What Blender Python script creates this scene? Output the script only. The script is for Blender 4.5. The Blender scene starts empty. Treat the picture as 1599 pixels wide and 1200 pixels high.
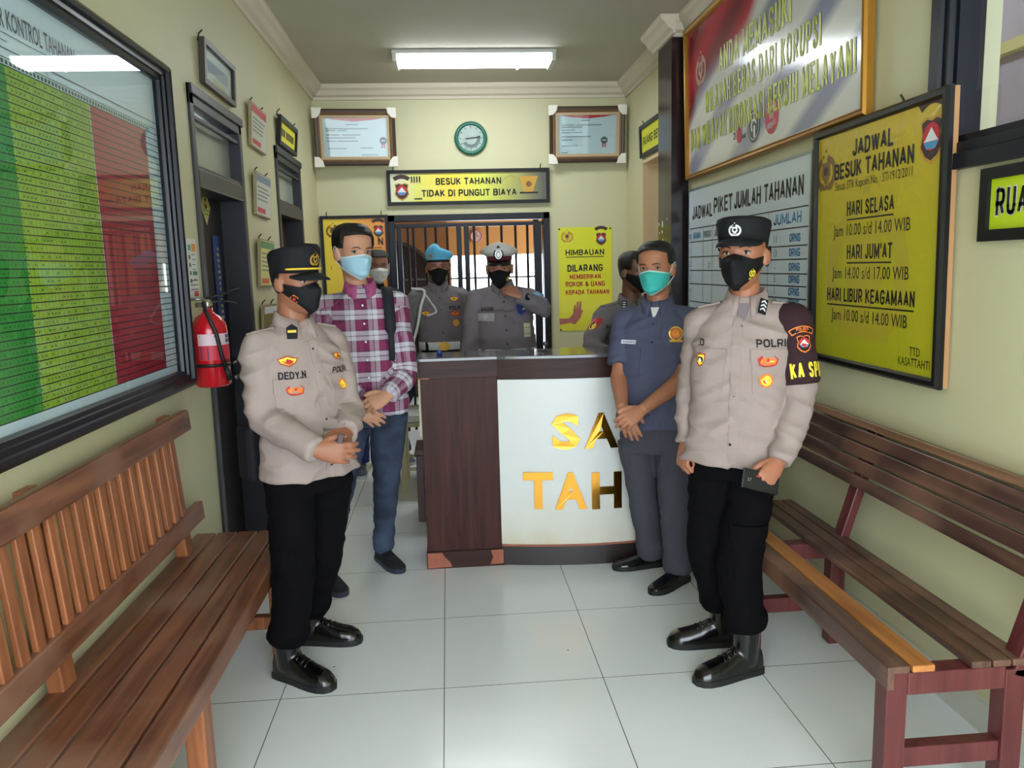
import bpy, math, random
import numpy as np
from mathutils import Vector, Matrix, noise
from mathutils.bvhtree import BVHTree

SC = bpy.context.scene
COL = SC.collection
random.seed(7)

# ---------------------------------------------------------------- camera
CAM_F, CAM_P, CAM_Y, CAM_R, CAM_H = 1233.5, -0.14626, 0.07764, -0.02678, 1.546
def _cam_axes():
    cy, sy = math.cos(CAM_Y), math.sin(CAM_Y)
    f = Vector((sy*math.cos(CAM_P), cy*math.cos(CAM_P), math.sin(CAM_P)))
    rt = Vector((cy, -sy, 0)); up = rt.cross(f)
    c, q = math.cos(CAM_R), math.sin(CAM_R)
    return c*rt + q*up, -q*rt + c*up, f
RT, UP, FW = _cam_axes()
cd = bpy.data.cameras.new('camera'); cam = bpy.data.objects.new('camera', cd); COL.objects.link(cam)
cam.matrix_world = Matrix(((RT.x, UP.x, -FW.x, 0), (RT.y, UP.y, -FW.y, 0), (RT.z, UP.z, -FW.z, CAM_H), (0, 0, 0, 1)))
cd.sensor_fit = 'HORIZONTAL'; cd.sensor_width = 36.0; cd.lens = CAM_F/1599*36.0; cd.clip_start = 0.05
SC.camera = cam

# ---------------------------------------------------------------- daylight, exposure
SC.view_settings.view_transform = 'Standard'; SC.view_settings.look = 'None'
SC.view_settings.gamma = 1.0; SC.view_settings.use_curve_mapping = False
SC.view_settings.exposure = 0.64
w = bpy.data.worlds.new('sky'); SC.world = w; w.use_nodes = True
bgn = w.node_tree.nodes['Background']; bgn.inputs[0].default_value = (0.84, 0.93, 1.0, 1); bgn.inputs[1].default_value = 5.5

def P(px, py, Y):
    """point of the place seen at photo position (px, py) standing at depth Y"""
    d = RT*((px-799.5)/CAM_F) - UP*((py-600)/CAM_F) + FW
    return Vector((0, 0, CAM_H)) + d*(Y/d.y)
def F(px, py, z=0.0):
    """point of the place seen at (px, py) lying at height z"""
    d = RT*((px-799.5)/CAM_F) - UP*((py-600)/CAM_F) + FW
    return Vector((0, 0, CAM_H)) + d*((z-CAM_H)/d.z)
# ---------------------------------------------------------------- materials
def lin(c):
    o = []
    for v in c[:3]:
        v = v/255.0
        o.append(v/12.92 if v <= 0.04045 else ((v+0.055)/1.055)**2.4)
    return (*o, 1.0)
MATS = {}
def mat(name, rgb, rough=0.6, metal=0.0, bump=0.0, bscale=60.0, var=0.0, vscale=8.0, coat=0.0, spec=None):
    if name in MATS: return MATS[name]
    m = bpy.data.materials.new(name); m.use_nodes = True; nt = m.node_tree; b = nt.nodes['Principled BSDF']
    b.inputs['Base Color'].default_value = lin(rgb); b.inputs['Roughness'].default_value = rough; b.inputs['Metallic'].default_value = metal
    if coat: b.inputs['Coat Weight'].default_value = coat; b.inputs['Coat Roughness'].default_value = 0.08
    if spec is not None: b.inputs['Specular IOR Level'].default_value = spec
    tc = nt.nodes.new('ShaderNodeTexCoord')
    if bump:
        n = nt.nodes.new('ShaderNodeTexNoise'); n.inputs['Scale'].default_value = bscale; n.inputs['Detail'].default_value = 4
        bp = nt.nodes.new('ShaderNodeBump'); bp.inputs['Strength'].default_value = bump; bp.inputs['Distance'].default_value = 0.01
        nt.links.new(tc.outputs['Object'], n.inputs['Vector']); nt.links.new(n.outputs['Fac'], bp.inputs['Height']); nt.links.new(bp.outputs['Normal'], b.inputs['Normal'])
    if var:
        n = nt.nodes.new('ShaderNodeTexNoise'); n.inputs['Scale'].default_value = vscale; n.inputs['Detail'].default_value = 3
        mx = nt.nodes.new('ShaderNodeMix'); mx.data_type = 'RGBA'
        a = lin([max(0, c*(1-var)) for c in rgb]); c2 = lin([min(255, c*(1+var)) for c in rgb])
        mx.inputs[6].default_value = a; mx.inputs[7].default_value = c2
        nt.links.new(tc.outputs['Object'], n.inputs['Vector']); nt.links.new(n.outputs['Fac'], mx.inputs[0]); nt.links.new(mx.outputs[2], b.inputs['Base Color'])
    MATS[name] = m; return m
def wood(name, dark, light, rough=0.35, axis='Y', scale=5.0, worn=None, coat=0.1, spec=0.3):
    """varnished wood: noise stretched along the grain axis, optional worn tone in blotches"""
    if name in MATS: return MATS[name]
    m = bpy.data.materials.new(name); m.use_nodes = True; nt = m.node_tree; b = nt.nodes['Principled BSDF']
    tc = nt.nodes.new('ShaderNodeTexCoord'); mp = nt.nodes.new('ShaderNodeMapping')
    s = {'X': (0.6, 9, 9), 'Y': (9, 0.6, 9), 'Z': (9, 9, 0.6)}[axis]
    mp.inputs['Scale'].default_value = s
    n = nt.nodes.new('ShaderNodeTexNoise'); n.inputs['Scale'].default_value = scale; n.inputs['Detail'].default_value = 6; n.inputs['Distortion'].default_value = 0.6
    r = nt.nodes.new('ShaderNodeValToRGB'); r.color_ramp.elements[0].position = 0.32; r.color_ramp.elements[1].position = 0.72
    r.color_ramp.elements[0].color = lin(dark); r.color_ramp.elements[1].color = lin(light)
    nt.links.new(tc.outputs['Object'], mp.inputs['Vector']); nt.links.new(mp.outputs['Vector'], n.inputs['Vector']); nt.links.new(n.outputs['Fac'], r.inputs['Fac'])
    out = r.outputs['Color']
    if worn:
        n2 = nt.nodes.new('ShaderNodeTexNoise'); n2.inputs['Scale'].default_value = 2.2; n2.inputs['Detail'].default_value = 5
        r2 = nt.nodes.new('ShaderNodeValToRGB'); r2.color_ramp.elements[0].position = 0.5; r2.color_ramp.elements[1].position = 0.68
        mx = nt.nodes.new('ShaderNodeMix'); mx.data_type = 'RGBA'; mx.inputs[7].default_value = lin(worn)
        nt.links.new(tc.outputs['Object'], n2.inputs['Vector']); nt.links.new(n2.outputs['Fac'], r2.inputs['Fac']); nt.links.new(r2.outputs['Color'], mx.inputs[0]); nt.links.new(out, mx.inputs[6])
        out = mx.outputs[2]
    nt.links.new(out, b.inputs['Base Color'])
    bp = nt.nodes.new('ShaderNodeBump'); bp.inputs['Strength'].default_value = 0.12; bp.inputs['Distance'].default_value = 0.004
    nt.links.new(n.outputs['Fac'], bp.inputs['Height']); nt.links.new(bp.outputs['Normal'], b.inputs['Normal'])
    b.inputs['Roughness'].default_value = rough; b.inputs['Coat Weight'].default_value = coat; b.inputs['Coat Roughness'].default_value = 0.2; b.inputs['Specular IOR Level'].default_value = spec
    MATS[name] = m; return m
def glass_pane(name, tint=(235, 245, 245), refl=0.06, rough=0.02):
    """thin clear pane: transparent with a fresnel mirror reflection"""
    if name in MATS: return MATS[name]
    m = bpy.data.materials.new(name); m.use_nodes = True; nt = m.node_tree
    nt.nodes.remove(nt.nodes['Principled BSDF']); out = nt.nodes['Material Output']
    tr = nt.nodes.new('ShaderNodeBsdfTransparent'); tr.inputs[0].default_value = lin(tint)
    gl = nt.nodes.new('ShaderNodeBsdfGlossy'); gl.inputs['Roughness'].default_value = rough
    lw = nt.nodes.new('ShaderNodeLayerWeight'); lw.inputs['Blend'].default_value = 0.5
    pw = nt.nodes.new('ShaderNodeMath'); pw.operation = 'POWER'; pw.inputs[1].default_value = 4.0; nt.links.new(lw.outputs['Facing'], pw.inputs[0])
    ad = nt.nodes.new('ShaderNodeMath'); ad.operation = 'MULTIPLY_ADD'; ad.inputs[1].default_value = 0.5; ad.inputs[2].default_value = 0.035+refl
    mx = nt.nodes.new('ShaderNodeMixShader')
    nt.links.new(pw.outputs[0], ad.inputs[0]); nt.links.new(ad.outputs[0], mx.inputs[0]); nt.links.new(tr.outputs[0], mx.inputs[1]); nt.links.new(gl.outputs[0], mx.inputs[2]); nt.links.new(mx.outputs[0], out.inputs[0])
    MATS[name] = m; return m
def emit(name, rgb, strength):
    m = bpy.data.materials.new(name); m.use_nodes = True; b = m.node_tree.nodes['Principled BSDF']
    b.inputs['Base Color'].default_value = lin(rgb); b.inputs['Emission Color'].default_value = lin(rgb); b.inputs['Emission Strength'].default_value = strength
    MATS[name] = m; return m

# ---------------------------------------------------------------- mesh builder
class MB:
    def __init__(s): s.v = []; s.f = []; s.m = []; s.sm = []
    def add(s, vs, fs, mi=0, smooth=False):
        o = len(s.v); s.v += [Vector(p) for p in vs]; s.f += [tuple(i+o for i in f) for f in fs]; s.m += [mi]*len(fs); s.sm += [smooth]*len(fs); return s
    def box(s, a, b, mi=0, M=None):
        x0, y0, z0 = a; x1, y1, z1 = b
        vs = [Vector(p) for p in ((x0,y0,z0),(x1,y0,z0),(x1,y1,z0),(x0,y1,z0),(x0,y0,z1),(x1,y0,z1),(x1,y1,z1),(x0,y1,z1))]
        if M is not None: vs = [M @ p for p in vs]
        return s.add(vs, [(0,3,2,1),(4,5,6,7),(0,1,5,4),(1,2,6,5),(2,3,7,6),(3,0,4,7)], mi)
    def rect(s, x0, y0, x1, y1, z=0.0, mi=0):
        return s.add([(x0,y0,z),(x1,y0,z),(x1,y1,z),(x0,y1,z)], [(0,1,2,3)], mi)
    def poly(s, pts, z=0.0, mi=0):
        return s.add([(p[0], p[1], z) for p in pts], [tuple(range(len(pts)))], mi)
    def disc(s, cx, cy, r, z=0.0, mi=0, n=24, ry=None):
        ry = r if ry is None else ry
        return s.poly([(cx+r*math.cos(2*math.pi*k/n), cy+ry*math.sin(2*math.pi*k/n)) for k in range(n)], z, mi)
    def ring(s, cx, cy, r0, r1, z=0.0, mi=0, n=24, a0=0, a1=2*math.pi, sy=1.0):
        vs = []; 
        for k in range(n+1):
            a = a0+(a1-a0)*k/n
            vs += [(cx+r0*math.cos(a), cy+sy*r0*math.sin(a), z), (cx+r1*math.cos(a), cy+sy*r1*math.sin(a), z)]
        return s.add(vs, [(2*k, 2*k+1, 2*k+3, 2*k+2) for k in range(n)], mi)
    def prism(s, pts, z0, z1, mi=0, M=None):
        n = len(pts); vs = [Vector((p[0], p[1], z0)) for p in pts]+[Vector((p[0], p[1], z1)) for p in pts]
        if M is not None: vs = [M @ p for p in vs]
        fs = [tuple(reversed(range(n))), tuple(range(n, 2*n))]+[(k, (k+1) % n, n+(k+1) % n, n+k) for k in range(n)]
        return s.add(vs, fs, mi)
    def loft(s, rings, mi=0, caps=True, smooth=True, closed=True):
        n = len(rings[0]); vs = [p for r in rings for p in r]; fs = []
        for i in range(len(rings)-1):
            for k in range(n if closed else n-1):
                k2 = (k+1) % n; fs.append((i*n+k, i*n+k2, (i+1)*n+k2, (i+1)*n+k))
        if caps: fs.append(tuple(reversed(range(n)))); fs.append(tuple(range((len(rings)-1)*n, len(rings)*n)))
        return s.add(vs, fs, mi, smooth)
    def tube(s, pts, rad, seg=10, mi=0, flat=None, up=None, caps=True):
        """tube through pts with one radius per point; flat scales the second cross axis"""
        pts = [Vector(p) for p in pts]; rad = rad if isinstance(rad, (list, tuple)) else [rad]*len(pts)
        rings = []; pu = Vector(up) if up is not None else None
        for i, p in enumerate(pts):
            d = (pts[min(i+1, len(pts)-1)]-pts[max(i-1, 0)]).normalized()
            if pu is None: pu = Vector((0, 0, 1)) if abs(d.z) < 0.9 else Vector((1, 0, 0))
            a = d.cross(pu)
            if a.length < 1e-4: a = d.orthogonal()
            a.normalize(); c = a.cross(d).normalized(); pu = c
            fl = 1.0 if flat is None else (flat[i] if isinstance(flat, (list, tuple)) else flat)
            rings.append([p + a*(rad[i]*math.cos(2*math.pi*k/seg)) + c*(fl*rad[i]*math.sin(2*math.pi*k/seg)) for k in range(seg)])
        return s.loft(rings, mi, caps)
    def sphere(s, c, r, seg=16, rg=10, mi=0, M=None):
        c = Vector(c); r = r if isinstance(r, (list, tuple)) else (r, r, r); rings = []
        for i in range(rg+1):
            t = math.pi*(0.02+0.96*i/rg); rr = []
            for k in range(seg):
                a = 2*math.pi*k/seg; q = Vector((r[0]*math.sin(t)*math.cos(a), r[1]*math.sin(t)*math.sin(a), -r[2]*math.cos(t)))
                rr.append(c+(M @ q if M is not None else q))
            rings.append(rr)
        return s.loft(rings, mi)
    def lathe(s, prof, c=(0, 0, 0), seg=24, mi=0, M=None):
        c = Vector(c); rings = []
        for r, z in prof:
            rr = [Vector((max(r, 1e-4)*math.cos(2*math.pi*k/seg), max(r, 1e-4)*math.sin(2*math.pi*k/seg), z)) for k in range(seg)]
            rings.append([c+(M @ q if M is not None else q) for q in rr])
        return s.loft(rings, mi)
    def mesh(s, name):
        me = bpy.data.meshes.new(name); me.from_pydata([tuple(p) for p in s.v], [], s.f)
        me.polygons.foreach_set('material_index', s.m); me.polygons.foreach_set('use_smooth', s.sm); me.update(); return me
    def build(s, name, mats, parent=None, bevel=0.0, loc=None):
        me = s.mesh(name)
        for m in (mats if isinstance(mats, (list, tuple)) else [mats]): me.materials.append(m)
        o = bpy.data.objects.new(name, me); COL.objects.link(o)
        if parent is not None: o.parent = parent
        if loc is not None:
            o.location = loc
        if bevel:
            b = o.modifiers.new('bevel', 'BEVEL'); b.width = bevel; b.segments = 2; b.limit_method = 'ANGLE'; b.angle_limit = math.radians(40)
        return o
def tag(o, label=None, cat=None, group=None, kind=None):
    if label: o['label'] = label
    if cat: o['category'] = cat
    if group: o['group'] = group
    if kind: o['kind'] = kind
    return o
def empty(name, M, label, cat, group=None):
    o = bpy.data.objects.new(name, None); COL.objects.link(o); o.empty_display_size = 0.1
    o.matrix_world = M if isinstance(M, Matrix) else Matrix.Translation(Vector(M))
    return tag(o, label, cat, group)
def dup(o, parent=None):
    c = o.copy(); COL.objects.link(c)
    if parent is not None: c.parent = parent
    for ch in [x for x in COL.objects if x.parent == o]: dup(ch, c)
    return c
TXT = {}
# bold block capitals drawn as strokes on a unit box (grotesque sign lettering)
_O = [(0.3, 0), (0.08, 0.1), (0, 0.3), (0, 0.7), (0.08, 0.9), (0.3, 1), (0.7, 1), (0.92, 0.9), (1, 0.7), (1, 0.3), (0.92, 0.1), (0.7, 0), (0.3, 0)]
_P = [(0, 0), (0, 1), (0.72, 1), (0.93, 0.92), (1, 0.76), (1, 0.68), (0.93, 0.52), (0.72, 0.44), (0, 0.44)]
GL = {'A': (0.70, [[(0, 0), (0.5, 1), (1, 0)], [(0.2, 0.3), (0.8, 0.3)]]), 'B': (0.64, [[(0, 0.53), (0, 1), (0.68, 1), (0.9, 0.93), (0.95, 0.77), (0.9, 0.61), (0.68, 0.53), (0, 0.53)], [(0, 0.53), (0, 0), (0.72, 0), (0.94, 0.08), (1, 0.26), (0.94, 0.45), (0.72, 0.53)]]),
 'C': (0.66, [[(1, 0.72), (0.9, 0.92), (0.68, 1), (0.32, 1), (0.09, 0.9), (0, 0.7), (0, 0.3), (0.09, 0.1), (0.32, 0), (0.68, 0), (0.9, 0.08), (1, 0.28)]]), 'D': (0.66, [[(0, 0), (0, 1), (0.6, 1), (0.9, 0.88), (1, 0.66), (1, 0.34), (0.9, 0.12), (0.6, 0), (0, 0)]]),
 'E': (0.58, [[(1, 1), (0, 1), (0, 0), (1, 0)], [(0, 0.52), (0.9, 0.52)]]), 'F': (0.55, [[(1, 1), (0, 1), (0, 0)], [(0, 0.5), (0.85, 0.5)]]), 'G': (0.68, [[(1, 0.76), (0.9, 0.93), (0.68, 1), (0.32, 1), (0.09, 0.9), (0, 0.7), (0, 0.3), (0.09, 0.1), (0.32, 0), (0.7, 0), (1, 0.12), (1, 0.46), (0.58, 0.46)]]),
 'H': (0.66, [[(0, 0), (0, 1)], [(1, 0), (1, 1)], [(0, 0.52), (1, 0.52)]]), 'I': (0.15, [[(0.5, 0), (0.5, 1)]]), 'J': (0.54, [[(1, 1), (1, 0.26), (0.9, 0.08), (0.65, 0), (0.35, 0), (0.1, 0.08), (0, 0.3)]]), 'K': (0.66, [[(0, 0), (0, 1)], [(0.96, 1), (0, 0.36)], [(0.34, 0.58), (1, 0)]]),
 'L': (0.54, [[(0, 1), (0, 0), (1, 0)]]), 'M': (0.82, [[(0, 0), (0, 1)], [(0, 1), (0.5, 0.12), (1, 1)], [(1, 1), (1, 0)]]), 'N': (0.66, [[(0, 0), (0, 1)], [(0, 1), (1, 0)], [(1, 0), (1, 1)]]), 'O': (0.70, [_O]), 'P': (0.62, [_P]), 'Q': (0.70, [_O, [(0.6, 0.25), (1, -0.05)]]), 'R': (0.66, [_P, [(0.55, 0.44), (1, 0)]]),
 'S': (0.62, [[(0.96, 0.74), (0.88, 0.92), (0.64, 1), (0.36, 1), (0.12, 0.93), (0.03, 0.77), (0.1, 0.61), (0.3, 0.55), (0.7, 0.46), (0.92, 0.39), (1, 0.24), (0.9, 0.07), (0.66, 0), (0.34, 0), (0.1, 0.08), (0, 0.27)]]), 'T': (0.62, [[(0, 1), (1, 1)], [(0.5, 1), (0.5, 0)]]), 'U': (0.66, [[(0, 1), (0, 0.3), (0.1, 0.08), (0.34, 0), (0.66, 0), (0.9, 0.08), (1, 0.3), (1, 1)]]),
 'V': (0.68, [[(0, 1), (0.5, 0), (1, 1)]]), 'W': (0.95, [[(0, 1), (0.25, 0), (0.5, 0.95), (0.75, 0), (1, 1)]]), 'X': (0.66, [[(0, 0), (1, 1)], [(0, 1), (1, 0)]]), 'Y': (0.68, [[(0, 1), (0.5, 0.44), (1, 1)], [(0.5, 0.44), (0.5, 0)]]), 'Z': (0.6, [[(0, 1), (1, 1), (0, 0), (1, 0)]]),
 '0': (0.6, [_O]), '1': (0.3, [[(0, 0.8), (1, 1), (1, 0)]]), '2': (0.58, [[(0, 0.75), (0.12, 0.93), (0.38, 1), (0.65, 1), (0.92, 0.92), (1, 0.74), (0.9, 0.55), (0, 0), (1, 0)]]), '7': (0.56, [[(0, 1), (1, 1), (0.35, 0)]]), '.': (0.15, [[(0.5, 0), (0.5, 0.03)]]), "'": (0.15, [[(0.5, 0.78), (0.5, 1)]]), '-': (0.36, [[(0, 0.45), (1, 0.45)]]), ' ': (0.24, []),
 '&': (0.72, [[(1, 0.42), (0.62, 0.06), (0.36, 0), (0.12, 0.06), (0, 0.26), (0.14, 0.46), (0.5, 0.66), (0.6, 0.82), (0.52, 0.97), (0.36, 1), (0.2, 0.95), (0.14, 0.8), (0.24, 0.6), (1, 0)]])}
def block2d(s, size, t, fit=None, align='CENTER', squeeze=1.0):
    H, t0 = 0.72*size, 0.13*0.72*size; t = t*0.72*size; gap = 0.18
    tot = sum(GL[c][0]+gap for c in s)-gap; k = (fit/(tot*H)) if fit else squeeze; t = t*min(1.0, max(0.55, k*1.05)); x = {'CENTER': -tot*H*k/2, 'LEFT': 0, 'RIGHT': -tot*H*k}[align]; vs, fs = [], []
    def quad(p): o = len(vs); vs.extend(p); fs.append(tuple(range(o, o+len(p))))
    for c in s:
        w, pl = GL[c]; W = max(w*H*k, t0); mp = lambda q: (x+t0/2+q[0]*(W-t0), t0/2+q[1]*(H-t0))
        for line in pl:
            P_ = [mp(q) for q in line]; closed = line[0] == line[-1]
            for i in range(len(P_)-1):
                (ax, ay), (bx, by) = P_[i], P_[i+1]; L = math.hypot(bx-ax, by-ay) or 1e-9; dx, dy = (bx-ax)/L, (by-ay)/L; axis = abs(dx) < 0.02 or abs(dy) < 0.02
                e0 = t/2 if (i == 0 and axis and not closed) else 0; e1 = t/2 if (i == len(P_)-2 and axis and not closed) else 0
                ax, ay, bx, by = ax-dx*e0, ay-dy*e0, bx+dx*e1, by+dy*e1; nx, ny = -dy*t/2, dx*t/2
                quad([(ax-nx, ay-ny), (bx-nx, by-ny), (bx+nx, by+ny), (ax+nx, ay+ny)])
            for i in range(0 if closed else 1, len(P_)-1):
                a_, b_, c_ = P_[i-1 if i else -2], P_[i], P_[i+1]; sq = (abs(a_[0]-b_[0]) < 1e-6 or abs(a_[1]-b_[1]) < 1e-6) and (abs(c_[0]-b_[0]) < 1e-6 or abs(c_[1]-b_[1]) < 1e-6)
                if sq: quad([(b_[0]+t/2*u, b_[1]+t/2*v) for u, v in ((-1, -1), (1, -1), (1, 1), (-1, 1))])
                else: quad([(b_[0]+t/2*math.cos(m*math.pi/4), b_[1]+t/2*math.sin(m*math.pi/4)) for m in range(8)])
        x += W+gap*H*k
    return vs, fs
def text2d(s, size=1.0, bold=0.0, align='CENTER', space=1.0, squeeze=1.0, fit=None, shear=0.0, native=False):
    """outline lettering as flat triangles; fit = total width wanted"""
    if bold >= 0.02 and not native and all(c in GL for c in s): return block2d(s, size, 0.20+(bold-0.03)*3.0, fit, align, squeeze)
    key = (s, bold, space, shear)
    if key not in TXT:
        cu = bpy.data.curves.new('lettering', 'FONT'); cu.body = s; cu.size = 1.0; cu.offset = min(bold, 0.05)*0.8; cu.space_character = space; cu.resolution_u = 2; cu.shear = shear
        ob = bpy.data.objects.new('lettering', cu); COL.objects.link(ob)
        dg = bpy.context.evaluated_depsgraph_get(); me = bpy.data.meshes.new_from_object(ob.evaluated_get(dg), depsgraph=dg)
        TXT[key] = ([(v.co.x, v.co.y) for v in me.vertices], [tuple(p.vertices) for p in me.polygons])
        bpy.data.objects.remove(ob); bpy.data.curves.remove(cu); bpy.data.meshes.remove(me)
    vs, fs = TXT[key]
    if not vs: return [], []
    x0 = min(v[0] for v in vs); x1 = max(v[0] for v in vs)
    if fit: squeeze = fit/((x1-x0)*size)
    ox = {'CENTER': (x0+x1)/2, 'LEFT': x0, 'RIGHT': x1}[align]
    return [((v[0]-ox)*size*squeeze, v[1]*size) for v in vs], fs
def add_text(mb, s, x, y, size, z=0.0012, mi=0, rot=0.0, **k):
    vs, fs = text2d(s, size, **k); c, q = math.cos(rot), math.sin(rot)
    mb.add([(x+c*a-q*b, y+q*a+c*b, z) for a, b in vs], fs, mi); return mb
def frame_matrix(origin, u, v):
    u = Vector(u).normalized(); v = Vector(v); n = u.cross(v).normalized(); v = n.cross(u).normalized(); o = Vector(origin)
    return Matrix(((u.x, v.x, n.x, o.x), (u.y, v.y, n.y, o.y), (u.z, v.z, n.z, o.z), (0, 0, 0, 1)))
def frame_bars(mb, w, h, fw, d0, d1, mi=0, steps=None):
    """four mitred bars round a w x h opening (outer size), with an optional stepped moulding"""
    steps = steps or [(0, d1), (fw, d1)]
    prof = [(0, d0)]+list(steps)+[(fw, d0)]
    def rect(o): return [(o, o), (w-o, o), (w-o, h-o), (o, h-o)]
    rings = []
    for k in range(4):
        rings.append([Vector((*rect(o)[k], z)) for o, z in prof])
    n = len(prof); vs = [p for r in rings for p in r]; fs = []
    for i in range(4):
        j = (i+1) % 4
        for k in range(n): fs.append((i*n+k, j*n+k, j*n+(k+1) % n, i*n+(k+1) % n))
    return mb.add(vs, fs, mi)
# emblems: flat coloured pieces, (mb, centre, size, material indices)
def crest(mb, x, y, s, z, mi):
    """regional police style shield: black arc band over a red and black shield with pale wave"""
    dark, red, white, gold, blue = mi
    mb.ring(x, y+s*0.05, s*0.62, s*0.86, z, dark, 12, math.radians(52), math.radians(128), 1.0)
    def sh(k): return [(x-0.42*k*s, y+0.34*k*s), (x-0.2*k*s, y+0.42*k*s), (x, y+0.36*k*s), (x+0.2*k*s, y+0.42*k*s), (x+0.42*k*s, y+0.34*k*s), (x+0.36*k*s, y+0.05*k*s), (x+0.44*k*s, y-0.25*k*s), (x+0.25*k*s, y-0.5*k*s), (x, y-0.62*k*s), (x-0.25*k*s, y-0.5*k*s), (x-0.44*k*s, y-0.25*k*s), (x-0.36*k*s, y+0.05*k*s)]
    mb.poly(sh(1.0), z, gold); mb.poly(sh(0.86), z+0.0004, dark)
    mb.disc(x, y-0.02*s, 0.30*s, z+0.0008, red, 20); mb.poly([(x-0.27*s, y-0.13*s), (x+0.27*s, y-0.13*s), (x+0.16*s, y-0.28*s), (x-0.16*s, y-0.28*s)], z+0.0012, blue)
    mb.poly([(x-0.2*s, y-0.06*s), (x, y+0.18*s), (x+0.2*s, y-0.06*s), (x+0.27*s, y-0.12*s), (x-0.27*s, y-0.12*s)], z+0.0012, white)
def torch_star(mb, x, y, s, z, mi):
    """gold laurel badge with three small stars above"""
    gold, dark = mi
    for sg in (-1, 1):
        mb.ring(x+sg*0.16*s, y-0.05*s, 0.2*s, 0.34*s, z, gold, 14, math.radians(-100 if sg > 0 else 100), math.radians(110 if sg > 0 else 280), 1.2)
    mb.poly([(x-0.2*s, y+0.22*s), (x+0.2*s, y+0.22*s), (x+0.22*s, y-0.1*s), (x, y-0.36*s), (x-0.22*s, y-0.1*s)], z+0.0004, gold)
    mb.disc(x, y, 0.11*s, z+0.0008, dark, 12)
    mb.rect(x-0.3*s, y-0.46*s, x+0.3*s, y-0.36*s, z+0.0008, gold)
    for dx, dy in ((-0.14, 0.36), (0.14, 0.36), (0, 0.5)): mb.poly([(x+dx*s+0.07*s*math.cos(a)*(1 if k % 2 == 0 else 0.45), y+dy*s+0.07*s*math.sin(a)*(1 if k % 2 == 0 else 0.45)) for k in range(10) for a in [math.pi/2+k*math.pi/5]], z, gold)

# voxel union of overlapping closed pieces -> one continuous skin
def remesh(mb, voxel, smooth=4):
    me = mb.mesh('skin'); ob = bpy.data.objects.new('skin', me); COL.objects.link(ob)
    md = ob.modifiers.new('r', 'REMESH'); md.mode = 'VOXEL'; md.voxel_size = voxel; md.adaptivity = 0
    dg = bpy.context.evaluated_depsgraph_get(); m2 = bpy.data.meshes.new_from_object(ob.evaluated_get(dg), depsgraph=dg)
    n = len(m2.vertices); V = np.empty(n*3); m2.vertices.foreach_get('co', V); V = V.reshape(-1, 3)
    E = np.empty(len(m2.edges)*2, dtype=np.int64); m2.edges.foreach_get('vertices', E); E = E.reshape(-1, 2)
    bpy.data.objects.remove(ob); bpy.data.meshes.remove(me)
    cnt = np.zeros(n); np.add.at(cnt, E[:, 0], 1); np.add.at(cnt, E[:, 1], 1); cnt = np.maximum(cnt, 1)[:, None]
    for it in range(smooth):
        for lam in (0.55, -0.5):
            A = np.zeros_like(V); np.add.at(A, E[:, 0], V[E[:, 1]]); np.add.at(A, E[:, 1], V[E[:, 0]])
            V = V + lam*(A/cnt-V)
    m2.vertices.foreach_set('co', V.ravel()); m2.polygons.foreach_set('use_smooth', [True]*len(m2.polygons)); m2.update()
    return m2, V
def mesh_obj(name, me, mats, parent=None):
    for m in (mats if isinstance(mats, (list, tuple)) else [mats]): me.materials.append(m)
    o = bpy.data.objects.new(name, me); COL.objects.link(o); me.name = name
    if parent is not None: o.parent = parent; o.matrix_parent_inverse = Matrix.Translation(-parent.location)
    return o
# ---------------------------------------------------------------- the room shell
XL, XR, YB, ZC = -1.137, 1.692, 7.40, 3.175
M_WALL = mat('yellow_wall_paint', (202, 198, 160), 0.55, bump=0.06, bscale=35, var=0.02, vscale=2)
M_CEIL = mat('ceiling_paint', (188, 182, 166), 0.8, bump=0.03, bscale=20, var=0.02, vscale=3)
M_MOLD = mat('plaster_cornice', (214, 204, 184), 0.7)
M_BLACKWOOD = mat('black_door_wood', (34, 27, 33), 0.45, bump=0.08, bscale=40, spec=0.3)
M_DOORFR = mat('dark_grey_door_frame', (46, 46, 54), 0.42, bump=0.05, bscale=30, spec=0.35)
M_NAVY = mat('navy_black_metal', (20, 23, 32), 0.4, bump=0.03, bscale=50, spec=0.3)
M_FROST = mat('frosted_glass', (150, 156, 146), 0.22, var=0.04, vscale=6)
M_BEIGE = mat('beige_jamb_paint', (214, 190, 150), 0.6)
M_PILLAR = mat('dark_brown_laminate', (36, 26, 32), 0.18, bump=0.02, bscale=30, spec=0.4)

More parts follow.
